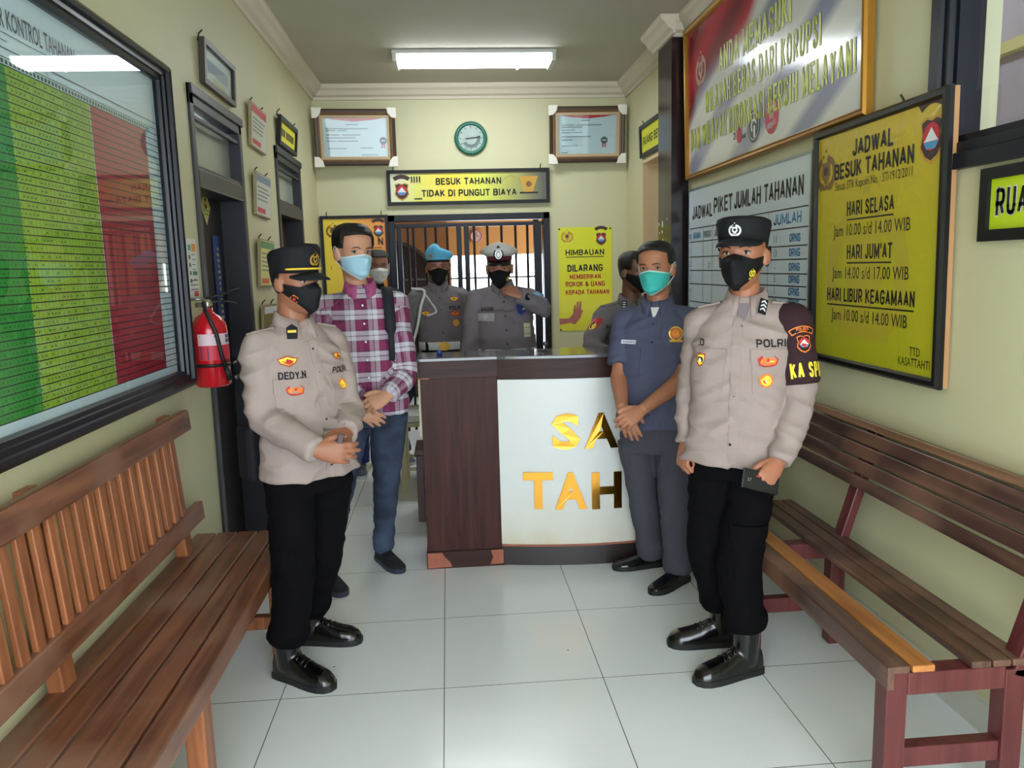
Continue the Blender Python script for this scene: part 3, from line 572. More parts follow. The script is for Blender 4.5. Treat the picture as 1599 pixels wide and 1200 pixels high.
letters(s, [('I', 0.08, 0.55, 0.05)], BRZ, z=0.0096, name='print_mark'); hook(s, 0.06, 1.035); hook(s, 0.55, 1.035)

# poster with the raised hand
s = empty('wall_poster', sign_M(1.04, YB-0.004, 0.94), 'yellow poster with a raised palm and red letters on the back wall', 'poster')
sheet(0.505, 0.96, 0.002, gradient_sheet('hand_poster_print', [(0.0, (214, 206, 40)), (0.35, (236, 232, 70)), (0.6, (226, 224, 30)), (1.0, (220, 222, 20))], 1, 1.0, noise_amt=0.3), s, d=0.004)
badge_part(s, 0.085, 0.88, 0.115, 0.0035); crest_part(s, 0.405, 0.86, 0.12, 0.0035)
letters(s, [('HIMBAUAN', 0.25, 0.705, 0.07, dict(bold=0.03, fit=0.36)), ('DILARANG', 0.25, 0.555, 0.085, dict(bold=0.03, fit=0.33))], K, z=0.0035)
mb = MB(); mb.rect(0.07, 0.685, 0.43, 0.692, 0.0035); mb.build('rule', K, s)
letters(s, [('MEMBERIKAN', 0.25, 0.485, 0.058, dict(bold=0.03, fit=0.29)), ('ROKOK & UANG', 0.25, 0.415, 0.062, dict(bold=0.03, fit=0.37)), ('KEPADA TAHANAN', 0.27, 0.34, 0.058, dict(bold=0.03, fit=0.41))], mat('print_crimson', (214, 26, 60), 0.5), z=0.0035, name='red_lettering')
mb = MB(); mb.poly([(0.0, 0.06), (0.10, 0.075), (0.15, 0.06), (0.2, 0.12), (0.225, 0.19), (0.215, 0.2), (0.205, 0.18), (0.212, 0.26), (0.2, 0.285), (0.18, 0.2), (0.188, 0.275), (0.168, 0.27), (0.16, 0.2), (0.155, 0.25), (0.14, 0.235), (0.13, 0.16), (0.09, 0.118), (0.0, 0.118)], 0.0035)
mb.build('palm_print', mat('print_skin', (176, 104, 96), 0.5, var=0.12, vscale=20), s)
mb = MB(); [mb.disc(x, y, 0.009, 0.004, 0, 10) for x, y in ((0.012, 0.012), (0.49, 0.012), (0.012, 0.945), (0.49, 0.945))]; mb.build('pin', K, s)

# left wall: the big control chart
def left_M(y0, z0, x=XL+0.003, tilt=0.0): return frame_matrix((x, y0, z0), (0, 1, 0), (tilt, 0, 1))
ch = empty('wall_chart', left_M(1.05, 1.085), 'large glazed control chart in a black frame with green, lime and red columns', 'chart')
CW, CH = 2.365, 1.30
mb = MB(); frame_bars(mb, CW, CH, 0.074, 0, 0.07, steps=[(0, 0.035), (0.008, 0.058), (0.024, 0.07), (0.036, 0.066), (0.038, 0.052), (0.055, 0.05), (0.057, 0.04), (0.070, 0.036), (0.074, 0.022)])
mb.build('frame', mat('black_gloss_frame', (17, 18, 26), 0.3, spec=0.3), ch)
sheet(CW-0.11, CH-0.11, 0.010, mat('chart_paper', (212, 226, 232), 0.5), ch, 'paper').location = (0.055, 0.055, 0)
# columns are in chart metres (wall Y = 1.05 + x)
TX0, TXR, TY0, TY1 = 0.10, 2.165, 0.105, 1.015
cols = [('green_column', (52, 152, 54), 0.20, 1.195), ('lime_column', (154, 188, 44), 1.195, 1.685), ('red_column', (168, 28, 48), 1.69, 2.165)]
for nm, c_, a, b2 in cols: MB().rect(a, TY0, b2, TY1, 0.0112).build(nm, mat('print_'+nm, c_, 0.5, var=0.05, vscale=5), ch)
mb = MB(); rows = 40
for k in range(rows+1):
    y = TY0+(TY1-TY0)*k/rows
    mb.rect(TX0, y-0.0016, CW-0.075, y+0.0016, 0.0122)
x = TX0
while x < 1.685: mb.rect(x-0.0005, TY0, x+0.0005, TY1, 0.0118); x += 0.0205
mb.rect(TX0, 1.035, CW-0.075, 1.037, 0.0122); mb.rect(TX0, 1.058, CW-0.075, 1.061, 0.0122); mb.rect(TX0, 1.098, 1.43, 1.100, 0.0122); mb.rect(TX0, 1.078, 1.22, 1.080, 0.0122)
mb.build('grid_line', mat('chart_line', (26, 40, 34), 0.5), ch)
mb = MB(); rr = random.Random(5)
for k in range(rows):
    y = TY0+(TY1-TY0)*(k+0.5)/rows; x = 0.215
    while x < 1.68:
        if rr.random() < (0.75 if x < 1.2 or k > rows*0.6 else 0.45):
            ww = 0.004+0.007*rr.random(); mb.rect(x-ww/2, y-0.006, x-ww/2+0.0022, y+0.006, 0.0119); mb.rect(x-ww/2, y-0.002, x+ww/2, y+0.001, 0.0119)
        x += 0.0205
x = 0.215
while x < 2.2: mb.rect(x, 1.02, x+0.012, 1.031, 0.0119, 0); x += 0.0205
mb.build('tally_mark', mat('faint_tally', (44, 92, 44), 0.5), ch)
letters(ch, [('DAFTAR KONTROL TAHANAN', 1.615, 1.113, 0.072, dict(bold=0.012, align='RIGHT', fit=0.545))], mat('print_slate', (70, 78, 84), 0.5), z=0.0122)
letters(ch, [('TGL', 1.42, 1.042, 0.013)], mat('print_slate', (70, 78, 84), 0.5), z=0.0122, name='heading')
MB().rect(0.070, 0.070, CW-0.070, CH-0.070, 0.026).build('glass', glass_pane('chart_glass', (240, 246, 248), 0.02, 0.015), ch)

# paper calendar strip beside the chart
s = empty('wall_calendar', left_M(3.625, 1.45), 'narrow paper notice with coloured blocks beside the black chart frame', 'notice')
sheet(0.125, 0.262, 0.0, mat('white_paper', (222, 224, 218), 0.6), s, 'paper', d=0.002)
mb = MB(); mb.rect(0.01, 0.21, 0.045, 0.235, 0.0008, 0); mb.rect(0.055, 0.205, 0.115, 0.24, 0.0008, 1); mb.rect(0.05, 0.10, 0.115, 0.118, 0.0008, 2); mb.rect(0.05, 0.005, 0.115, 0.03, 0.0008, 3)
for k in range(4): mb.disc(0.022, 0.18-0.035*k, 0.011, 0.0008, 4, 10)
for k in range(6): mb.rect(0.05, 0.19-0.022*k, 0.108, 0.194-0.022*k, 0.0007, 5)
for k in range(3): mb.rect(0.01, 0.075-0.02*k, 0.115, 0.079-0.02*k, 0.0008, 4)
mb.build('print_block', [mat('print_teal', (60, 160, 160), 0.5), mat('print_orange', (226, 140, 60), 0.5), mat('print_green', (40, 120, 90), 0.5), RED, K, GREY], s)

# small frames on the left wall
def tilted_left(y0, z0, roll=0.0, tilt=0.05, x=XL+0.004):
    return frame_matrix((x, y0, z0), (0, math.cos(roll), math.sin(roll)), (tilt, -math.sin(roll), math.cos(roll)))
s = empty('picture_frame', tilted_left(4.02, 2.455, -0.01), 'dark wood framed faded print hanging over the first black door', 'picture')
mb = MB(); frame_bars(mb, 0.56, 0.21, 0.026, 0, 0.026); mb.build('frame', mat('dark_wood_frame', (52, 42, 36), 0.45, bump=0.1), s)
sheet(0.53, 0.18, 0.008, mat('faded_sheet', (206, 206, 196), 0.4), s, 'print').location = (0.015, 0.015, 0)
mb = MB(); mb.rect(0.10, 0.08, 0.46, 0.135, 0.0095, 0); mb.rect(0.20, 0.045, 0.40, 0.065, 0.0095, 1); mb.build('print_block', [mat('print_lilac', (150, 150, 176), 0.5), mat('print_pale_yellow', (208, 204, 110), 0.5)], s)
MB().rect(0.026, 0.026, 0.534, 0.184, 0.015).build('glass', MATS['frame_glass'], s); hook(s, 0.02, 0.215)
def notice_board(y0, z0, w, h, label, head, foot, body, lines):
    s = empty('notice_board', tilted_left(y0, z0, -0.02, 0.06), label, 'notice board', 'notice boards between the doors')
    MB().box((0, 0, 0), (w, h, 0.018)).build('board', mat('board_edge', (150, 134, 100), 0.6), s, bevel=0.002)
    mb = MB(); mb.rect(0.008, 0.008, w-0.008, h-0.008, 0.0186, 0); mb.rect(0.012, h-0.055, w-0.012, h-0.012, 0.0192, 1); mb.rect(0.03, 0.02, w*0.6, 0.05, 0.0192, 2)
    rr2 = random.Random(int(z0*100))
    for k in range(lines):
        y = h-0.08-k*(h-0.16)/lines; mb.rect(0.02+0.02*rr2.random(), y-0.010, w-0.03-0.08*rr2.random(), y-0.001, 0.0192, 3)
    mb.build('print', [body, head, foot, mat('print_dull', (120, 124, 116), 0.5)], s); hook(s, 0.06, h); hook(s, w-0.06, h); return s
notice_board(4.90, 2.30, 0.39, 0.255, 'topmost of the three notice boards between the doors, red heading', RED, RED, mat('notice_cream', (206, 204, 186), 0.5), 4)
notice_board(4.90, 1.90, 0.39, 0.255, 'notice board with a blue-grey heading, middle one between the two doors', mat('print_bluegrey', (120, 140, 164), 0.5), RED, mat('notice_pale', (204, 206, 196), 0.5), 4)
notice_board(4.875, 1.475, 0.38, 0.285, 'yellow-green notice board with a green heading, just above the officer in the peaked cap', mat('print_leaf_green', (50, 130, 60), 0.5), mat('print_orange_red', (220, 90, 50), 0.5), mat('notice_yellow', (212, 210, 110), 0.5), 5)
notice_board(4.86, 1.13, 0.36, 0.235, 'lowest notice board between the doors, mostly hidden by the officer shoulder', WHT, GREY, mat('notice_gold', (150, 130, 70), 0.5), 3)
s = empty('wall_sign', tilted_left(5.72, 2.43, 0.0, 0.10), 'small black framed yellow sign above the second door', 'sign')
mb = MB(); frame_bars(mb, 0.62, 0.20, 0.03, 0, 0.026); mb.build('frame', MATS['black_frame'], s); sheet(0.59, 0.17, 0.01, YEL, s).location = (0.015, 0.015, 0)
mb = MB(); xx = 0.09
for k in range(9): mb.rect(xx, 0.075, xx+0.034, 0.125, 0.0115); xx += 0.048 if k != 2 else 0.075
mb.build('blurred_lettering', K, s); hook(s, 0.02, 0.21); hook(s, 0.58, 0.21)
# rhombus sticker and hanging strip on the first door
LX = XL-0.12
s = MB(); dpts = [(0, 0.095), (0.085, 0), (0, -0.095), (-0.085, 0)]; s.poly(dpts, 0, 0); s.poly([(a*0.88, b*0.88) for a, b in dpts], 0.0008, 1); s.poly([(-0.02, 0.045), (0.02, 0.045), (0.022, 0.0), (0, -0.012), (-0.022, 0)], 0.0014, 3); s.disc(0, 0.022, 0.012, 0.002, 1, 12); s.rect(-0.055, -0.022, 0.055, -0.016, 0.0014, 2); s.rect(-0.035, -0.04, 0.035, -0.036, 0.0014, 3)
o = s.build('door_sticker', [mat('sticker_cream', (206, 200, 160), 0.5), mat('sticker_yellow', (212, 200, 90), 0.5), BLU, K]); o.matrix_world = frame_matrix((LX+0.002, 4.375, 1.905), (0, 1, 0), (0, 0, 1)); tag(o, 'pale yellow rhombus sticker on the upper part of the black door', 'sticker')
s = empty('door_banner', frame_matrix((LX+0.004, 4.44, 0.98), (0, 1, 0), (0, 0.10, 1)), 'narrow blue strip with yellow marks hanging on the black door', 'banner')
MB().box((0, 0, 0), (0.13, 0.78, 0.003)).build('cloth', mat('banner_blue', (34, 62, 130), 0.6), s)
mb = MB(); rr2 = random.Random(9)
for k in range(22): mb.rect(0.05+0.015*rr2.random(), 0.05+k*0.031, 0.085+0.015*rr2.random(), 0.067+k*0.031, 0.0045)
mb.build('yellow_mark', mat('banner_yellow', (190, 180, 60), 0.6), s)

# ---------------------------------------------------------------- right wall boards
def right_M(y_left, z0, x, lean=0.0): return frame_matrix((x, y_left, z0), (0, -1, 0), (-lean, 0, 1))
M_JAD = gradient_sheet('yellow_vinyl', [(0.0, (176, 176, 30)), (0.5, (188, 180, 32)), (1.0, (200, 172, 36))], 1, 1.0, 0.35, 0.2)
nt = M_JAD.node_tree; nz = nt.nodes.new('ShaderNodeTexNoise'); nz.inputs['Scale'].default_value = 7; nz.inputs['Distortion'].default_value = 1.5; bp = nt.nodes.new('ShaderNodeBump'); bp.inputs['Strength'].default_value = 0.25; bp.inputs['Distance'].default_value = 0.02
nt.links.new(nz.outputs['Fac'], bp.inputs['Height']); nt.links.new(bp.outputs['Normal'], nt.nodes['Principled BSDF'].inputs['Normal'])
jl, jw, jh = 3.485, 0.955, 1.0
s = empty('wall_sign', right_M(jl, 1.095, XR-0.006, 0.012), 'black framed square yellow visiting schedule sign on the right wall', 'sign')
MB().box((0.004, 0.004, 0), (jw-0.004, jh-0.004, 0.022)).build('backing_board', mat('raw_plywood', (172, 128, 84), 0.7), s)
mb = MB(); frame_bars(mb, jw, jh, 0.034, 0.02, 0.045, steps=[(0, 0.036), (0.01, 0.046), (0.026, 0.046), (0.034, 0.034)]); mb.build('frame', mat('black_plastic_frame', (17, 17, 20), 0.3, spec=0.35), s)
sheet(jw-0.05, jh-0.05, 0.03, M_JAD, s, 'vinyl').location = (0.025, 0.025, 0)
yy = lambda Y: jl-Y
T = lambda st, ya, yb, z, sz, **k: (st, (yy(ya)+yy(yb))/2, z-1.095, sz, dict(fit=abs(yb-ya), **k))
letters(s, [T('JADWAL', 3.155, 2.865, 1.955, 0.085, bold=0.03), T('BESUK TAHANAN', 3.30, 2.73, 1.875, 0.085, bold=0.03), T('HARI SELASA', 3.19, 2.845, 1.72, 0.078, bold=0.03), T("HARI JUM'AT", 3.182, 2.85, 1.545, 0.078, bold=0.03), T('HARI LIBUR KEAGAMAAN', 3.345, 2.695, 1.37, 0.075, bold=0.03), T('TTD', 2.715, 2.65, 1.195, 0.045), T('KASATTAHTI', 2.785, 2.59, 1.155, 0.045)], K, z=0.0315)
letters(s, [T('Sesuai STR Kapolri No. : ST/1912/2011', 3.295, 2.735, 1.83, 0.048), T('Jam 10.00 s/d 14.00 WIB', 3.30, 2.735, 1.64, 0.07), T('Jam 14.00 s/d 17.00 WIB', 3.305, 2.735, 1.465, 0.07), T('Jam 10.00 s/d 14.00 WIB', 3.305, 2.735, 1.29, 0.07)], K, z=0.0315, name='fine_lettering')
mb = MB()
for ya, yb, z in ((3.19, 2.845, 1.705), (3.182, 2.85, 1.53), (3.345, 2.695, 1.355)): mb.rect(yy(ya), z-1.095-0.004, yy(yb), z-1.095+0.002, 0.0315)
mb.build('underline', K, s)
badge_part(s, 0.105, 0.825, 0.17, 0.0315, BRZ); crest_part(s, 0.855, 0.855, 0.155, 0.0315)
hook(s, 0.62, jh+0.005)
# faint watermark badge printed in the middle of the vinyl
mb = MB(); torch_star(mb, jw*0.46, 0.42, 0.62, 0.0306, [0, 0]); mb.build('watermark', mat('watermark_ochre', (186, 170, 44), 0.4), s)

# big zone banner
bl, bw, bh = 5.42, 2.34, 0.965
s = empty('zone_banner', right_M(bl, 2.10, XR-0.008, 0.02), 'large gold framed red and white banner high on the right wall', 'banner')
mb = MB(); frame_bars(mb, bw, bh, 0.036, 0, 0.04, steps=[(0, 0.03), (0.008, 0.042), (0.02, 0.036), (0.028, 0.04), (0.036, 0.026)]); mb.build('frame', mat('gold_frame', (176, 126, 48), 0.3, 0.6), s)
def banner_material():
    m = bpy.data.materials.new('red_white_banner_print'); m.use_nodes = True; nt = m.node_tree; b = nt.nodes['Principled BSDF']; Ln = nt.links.new; N = nt.nodes.new
    tc = N('ShaderNodeTexCoord'); sp = N('ShaderNodeSeparateXYZ'); Ln(tc.outputs['Object'], sp.inputs[0])
    def mth(op, a, b_=None, c=None):
        n = N('ShaderNodeMath'); n.operation = op
        for i, v in enumerate((a, b_, c)):
            if v is None: continue
            if isinstance(v, (int, float)): n.inputs[i].default_value = v
            else: Ln(v, n.inputs[i])
        return n.outputs[0]
    n = N('ShaderNodeTexNoise'); n.inputs['Scale'].default_value = 1.3; n.inputs['Detail'].default_value = 2; Ln(tc.outputs['Object'], n.inputs['Vector'])
    # red above a slanting wavy edge from lower left to upper middle
    edge = mth('MULTIPLY_ADD', sp.outputs[0], 0.42, 0.26)
    wav = mth('MULTIPLY_ADD', mth('SINE', mth('MULTIPLY', sp.outputs[0], 5.0)), 0.09, edge)
    wav = mth('MULTIPLY_ADD', n.outputs['Fac'], 0.15, mth('SUBTRACT', wav, 0.07))
    red = mth('SMOOTH_MIN', 1.0, mth('MAXIMUM', 0.0, mth('MULTIPLY', mth('SUBTRACT', sp.outputs[1], wav), 9.0)), 0.2)
    ry = N('ShaderNodeCombineXYZ'); Ln(mth('MULTIPLY_ADD', sp.outputs[0], 0.9, mth('MULTIPLY', sp.outputs[1], -1.9)), ry.inputs[0])
    wv = N('ShaderNodeTexWave'); wv.inputs['Scale'].default_value = 0.42; wv.inputs['Distortion'].default_value = 3.0; wv.inputs['Detail'].default_value = 1.0; Ln(ry.outputs[0], wv.inputs['Vector'])
    r1 = N('ShaderNodeValToRGB'); r1.color_ramp.elements[0].color = lin((146, 148, 176)); r1.color_ramp.elements[1].color = lin((222, 222, 216)); r1.color_ramp.elements[0].position = 0.1; r1.color_ramp.elements[1].position = 0.6; Ln(wv.outputs['Fac'], r1.inputs[0])
    r2 = N('ShaderNodeValToRGB'); r2.color_ramp.elements[0].color = lin((128, 18, 42)); r2.color_ramp.elements[1].color = lin((196, 40, 66)); Ln(wv.outputs['Fac'], r2.inputs[0])
    mx = N('ShaderNodeMix'); mx.data_type = 'RGBA'; Ln(red, mx.inputs[0]); Ln(r1.outputs[0], mx.inputs[6]); Ln(r2.outputs[0], mx.inputs[7]); Ln(mx.outputs[2], b.inputs['Base Color'])
    b.inputs['Roughness'].default_value = 0.16
    return m
sheet(bw-0.05, bh-0.05, 0.02, banner_material(), s, 'print').location = (0.025, 0.025, 0)
bt = lambda st, ya, yb, z, sz, **k: (st, bl-(ya+yb)/2, z-2.10, sz, dict(fit=abs(yb-ya), **k))
its = [bt('ANDA MEMASUKI', 4.78, 3.79, 2.655, 0.19, bold=0.03), bt('WILAYAH BEBAS DARI KORUPSI', 5.04, 3.50, 2.468, 0.19, bold=0.03), bt('DAN WILAYAH BIROKRASI BERSIH MELAYANI', 5.34, 3.21, 2.282, 0.19, bold=0.03)]
letters(s, [(a, x, y, z, dict(k, bold=0.042)) for a, x, y, z, k in its], mat('print_outline_green', (36, 54, 22), 0.4), z=0.0215, name='letter_outline')
letters(s, its, mat('print_lime_yellow', (214, 222, 60), 0.4), z=0.0222)
badge_part(s, 0.30, 0.66, 0.2, 0.0215, mat('faded_gold', (176, 120, 90), 0.5))
mb = MB(); zx = bl-4.46; mb.disc(zx, 0.145, 0.042, 0.0215, 0, 9); [mb.poly([(zx+0.03*math.cos(a)-0.008, 0.145+0.03*math.sin(a)), (zx+0.03*math.cos(a)+0.008, 0.145+0.03*math.sin(a)), (zx+0.085*math.cos(a), 0.145+0.085*math.sin(a))], 0.0215, 0) for a in (0.5, 1.0, 1.45, 1.9, 2.5)]
add_text(mb, 'ZI', zx-0.07, 0.135, 0.05, 0.022, 1, bold=0.03); add_text(mb, 'WBK', zx+0.075, 0.12, 0.03, 0.022, 1, bold=0.02)
zx = bl-4.245; mb.disc(zx, 0.16, 0.085, 0.0215, 2, 32); mb.ring(zx, 0.16, 0.068, 0.072, 0.022, 4, 28); mb.ring(zx, 0.16, 0.025, 0.04, 0.022, 4, 12, 0.3, 4.0); mb.rect(zx-0.005, 0.10, zx+0.02, 0.16, 0.022, 4)
zx = bl-4.01; mb.disc(zx, 0.165, 0.085, 0.0215, 0, 32); [add_text(mb, t, zx, y, 0.036, 0.022, 4, bold=0.02, rot=0.15) for t, y in (('BERANI', 0.195), ('ITU', 0.155), ('HEBAT', 0.115))]
mb.build('round_logo', [RED, K, mat('print_charcoal', (70, 66, 64), 0.5), GLD, WHT], s)

# whiteboard with the duty roster
wl, ww, wh = 5.42, 1.85, 1.09
s = empty('whiteboard', right_M(wl, 0.95, XR-0.004), 'white duty roster board with blue and black writing on the right wall', 'whiteboard')
MB().box((0, 0, 0), (ww, wh, 0.012)).build('board', mat('whiteboard_surface', (206, 220, 228), 0.25), s)
mb = MB(); frame_bars(mb, ww, wh, 0.012, 0, 0.018); mb.build('rim', mat('aluminium_rim', (150, 155, 160), 0.35, 0.8), s)
mb = MB(); ln = lambda x0, y0, x1, y1: mb.rect(x0, y0, x1, y1, 0.0135)
for y in (0.825, 0.735, 0.635, 0.545, 0.455, 0.335): ln(0.0, y-0.003, 0.78, y+0.003)
for x in (0.05, 0.30, 0.48, 0.78): ln(x-0.002, 0.335, x+0.002, 0.825)
for y in (0.845, 0.75, 0.665, 0.60, 0.53, 0.47, 0.41, 0.355, 0.30, 0.24): ln(0.83, y-0.003, 1.82, y+0.003)
for x in (0.83, 0.92, 1.36): ln(x-0.002, 0.24, x+0.002, 0.845)
mb.build('ruled_line', K, s)
letters(s, [('JADWAL', 0.27, 0.885, 0.115, dict(bold=0.026, fit=0.40)), ('PIKET', 0.665, 0.90, 0.125, dict(bold=0.026, fit=0.32)), ('JUMLAH TAHANAN', 1.31, 0.90, 0.125, dict(bold=0.026, fit=0.90))], mat('marker_brown', (62, 54, 56), 0.5), z=0.0135)
letters(s, [('NO', 0.025, 0.755, 0.05, dict(bold=0.02, fit=0.035)), ('NAMA', 0.17, 0.755, 0.06, dict(bold=0.03)), ('JUMLAH', 1.585, 0.775, 0.07, dict(bold=0.03, fit=0.32))]+[('ORNG', 1.68, z, 0.052, dict(bold=0.03, fit=0.12)) for z in (0.685, 0.615, 0.545, 0.485, 0.425, 0.37, 0.255)]+[(str(k+1), 0.025, 0.66-0.09*k, 0.05, {}) for k in range(4)], BLU, z=0.0135, name='blue_writing')
letters(s, [('PANGKAT', 0.385, 0.755, 0.06, dict(fit=0.15, bold=0.02)), ('JABATAN', 0.60, 0.755, 0.06, dict(fit=0.16, bold=0.02)), ('NO', 0.875, 0.775, 0.05, dict(fit=0.06)), ('TAHANAN', 1.06, 0.775, 0.065, dict(fit=0.24, bold=0.02)), ('1', 0.875, 0.69, 0.05), ('POLRES', 1.05, 0.69, 0.06, dict(fit=0.2))], mat('marker_slate', (66, 84, 96), 0.5), z=0.0135, name='dark_writing')
letters(s, [(t, 1.45, z, 0.055) for t, z in (('11', 0.685), ('13', 0.615), ('-', 0.545), ('5', 0.485), ('1', 0.425), ('44', 0.37))]+[('27', 0.42, 0.56, 0.05)], mat('marker_grey', (96, 104, 110), 0.5), z=0.0135, name='figures')

# small signs on the right wall
s = empty('wall_sign', right_M(2.40, 1.588, XR-0.004), 'small black framed lime sign below the high window', 'sign')
mb = MB(); frame_bars(mb, 0.62, 0.222, 0.035, 0, 0.022); mb.build('frame', MATS['black_frame'], s); sheet(0.59, 0.19, 0.008, mat('sign_lime', (190, 214, 30), 0.45), s).location = (0.015, 0.015, 0)
letters(s, [('RUANG', 0.062, 0.075, 0.115, dict(align='LEFT', bold=0.05, squeeze=0.69))], WHT, z=0.0095, name='letter_outline')
letters(s, [('RUANG', 0.064, 0.077, 0.11, dict(align='LEFT', bold=0.03, squeeze=0.70))], K, z=0.0105)
s = empty('wall_sign', right_M(6.79, 2.43, XR-0.004, 0.03), 'small black framed yellow sign over the beige doorway behind the pillar', 'sign')
mb = MB(); frame_bars(mb, 0.8, 0.26, 0.032, 0, 0.024); mb.build('frame', MATS['black_frame'], s); sheet(0.77, 0.23, 0.008, mat('sign_yellow', (212, 212, 40), 0.5), s).location = (0.015, 0.015, 0)
letters(s, [('RUANG BESUK', 0.40, 0.095, 0.09, dict(bold=0.02, fit=0.64))], K, z=0.0095); hook(s, 0.06, 0.27)
# ---------------------------------------------------------------- fire extinguisher
e = empty('fire_extinguisher', (-1.055, 3.585, 1.06), 'red fire extinguisher hanging on the wall between the chart and the black door', 'fire extinguisher')
M_EXT = mat('extinguisher_red', (196, 18, 34), 0.22, coat=0.4)
MB().lathe([(0.0, 0.0), (0.066, 0.0), (0.075, 0.012), (0.076, 0.24), (0.072, 0.275), (0.055, 0.305), (0.03, 0.322), (0.022, 0.33), (0.022, 0.345), (0, 0.345)], seg=32).build('cylinder', M_EXT, e)
MB().lathe([(0.0, 0.09), (0.0775, 0.09), (0.0775, 0.104), (0, 0.104)], seg=32).build('strap', mat('black_rubber', (24, 24, 26), 0.5), e)
mb = MB()
vs = []; n = 14
for k in range(n+1):
    a = math.radians(-115+130*k/n); vs.append([Vector((0.0768*math.cos(a), 0.0768*math.sin(a), z)) for z in (0.12, 0.185, 0.235)])
for k in range(n):
    mb.add([vs[k][0], vs[k+1][0], vs[k+1][1], vs[k][1]], [(0, 1, 2, 3)], 1); mb.add([vs[k][1], vs[k+1][1], vs[k+1][2], vs[k][2]], [(0, 1, 2, 3)], 0)
lb = mb.build('label_sheet', [mat('label_pink_white', (226, 200, 208), 0.5), mat('label_red', (206, 50, 70), 0.5)], e)
mb = MB()
def on_cyl(a, z, r=0.0776): return Vector((r*math.cos(math.radians(a)), r*math.sin(math.radians(a)), z))
for a0, a1, z0, z1 in ((-108, -60, 0.222, 0.228), (-20, -8, 0.215, 0.23), (-5, 8, 0.215, 0.23), (-20, -8, 0.195, 0.21), (-5, 8, 0.195, 0.21), (-108, -82, 0.125, 0.18)):
    mb.add([on_cyl(a0, z0), on_cyl(a1, z0), on_cyl(a1, z1), on_cyl(a0, z1)], [(0, 1, 2, 3)])
mb.build('label_print', mat('label_ink', (60, 64, 110), 0.5), lb)
mb = MB(); mb.lathe([(0.016, 0.34), (0.02, 0.345), (0.02, 0.375), (0.012, 0.385), (0, 0.385)], seg=16); mb.tube([(-0.05, 0, 0.36), (0.02, 0, 0.36)], 0.011)
v = mb.build('valve', mat('valve_steel', (170, 168, 160), 0.25, 0.9), e)
MB().tube([(-0.01, 0.01, 0.385), (0.04, 0.03, 0.40), (0.12, 0.09, 0.425)], [0.012, 0.012, 0.008], flat=0.5).build('handle', MATS['black_rubber'], v)
MB().tube([(0.0, 0.0, 0.37), (0.05, 0.03, 0.375), (0.11, 0.07, 0.36)], [0.010, 0.010, 0.007], flat=0.5).build('lever', MATS['black_rubber'], v)
MB().tube([(-0.01, -0.015, 0.365), (0.0, -0.05, 0.37), (0.02, -0.088, 0.33), (0.05, -0.078, 0.24), (0.064, -0.068, 0.14), (0.074, -0.055, 0.085)], 0.009).build('hose', MATS['black_rubber'], e)
MB().tube([(0.074, -0.055, 0.09), (0.086, -0.046, 0.03)], [0.012, 0.013]).build('nozzle', MATS['black_rubber'], e)
mb = MB(); mb.tube([(-0.095, 0, 0.385), (-0.06, 0, 0.385), (-0.012, 0, 0.385)], 0.006); mb.box((-0.096, -0.012, 0.33), (-0.088, 0.012, 0.42)); mb.build('wall_hook', MATS['brushed_steel'], e)

# ---------------------------------------------------------------- reception counter
ct = empty('reception_counter', (-0.16, 3.975, 0), 'dark brown reception counter with a white front and gold letters', 'counter')
M_LAM = wood('dark_laminate', (50, 27, 24), (74, 43, 38), 0.42, 'Z', 4.0, coat=0.0, spec=0.15); M_LAMX = wood('dark_laminate_across', (44, 26, 23), (66, 41, 35), 0.38, 'X', 4.0, coat=0.0, spec=0.15)
MB().box((0.005, 0.0, 0.085), (0.392, 0.27, 1.01)).build('end_block', M_LAM, ct, bevel=0.002)
MB().box((-0.004, -0.008, 1.0), (0.398, 0.275, 1.088)).build('cap_band', M_LAMX, ct, bevel=0.002)
pl = MB().box((0.0, -0.014, 0), (0.402, 0.28, 0.09)).build('plinth', M_LAMX, ct, bevel=0.002)
M_PEEL = mat('peeled_veneer', (150, 84, 62), 0.6, var=0.15, vscale=30)
mb = MB(); z = -0.0150
for pts in ([(0.004, 0.004), (0.13, 0.008), (0.12, 0.035), (0.095, 0.06), (0.08, 0.086), (0.004, 0.086)], [(0.33, 0.01), (0.4, 0.012), (0.4, 0.088), (0.335, 0.086), (0.345, 0.05)]):
    mb.add([(x, z, y) for x, y in pts], [tuple(range(len(pts)))])
mb.add([(-0.001, 0.0, 0.005), (-0.001, 0.1, 0.005), (-0.001, 0.12, 0.08), (-0.001, 0.0, 0.085)], [(3, 2, 1, 0)])
mb.add([(-0.0045, -0.0088, 1.0), (0.05, -0.0088, 1.0), (0.05, -0.0088, 1.006), (-0.0045, -0.0088, 1.006)], [(0, 1, 2, 3)])
mb.build('peeled_patch', M_PEEL, pl)
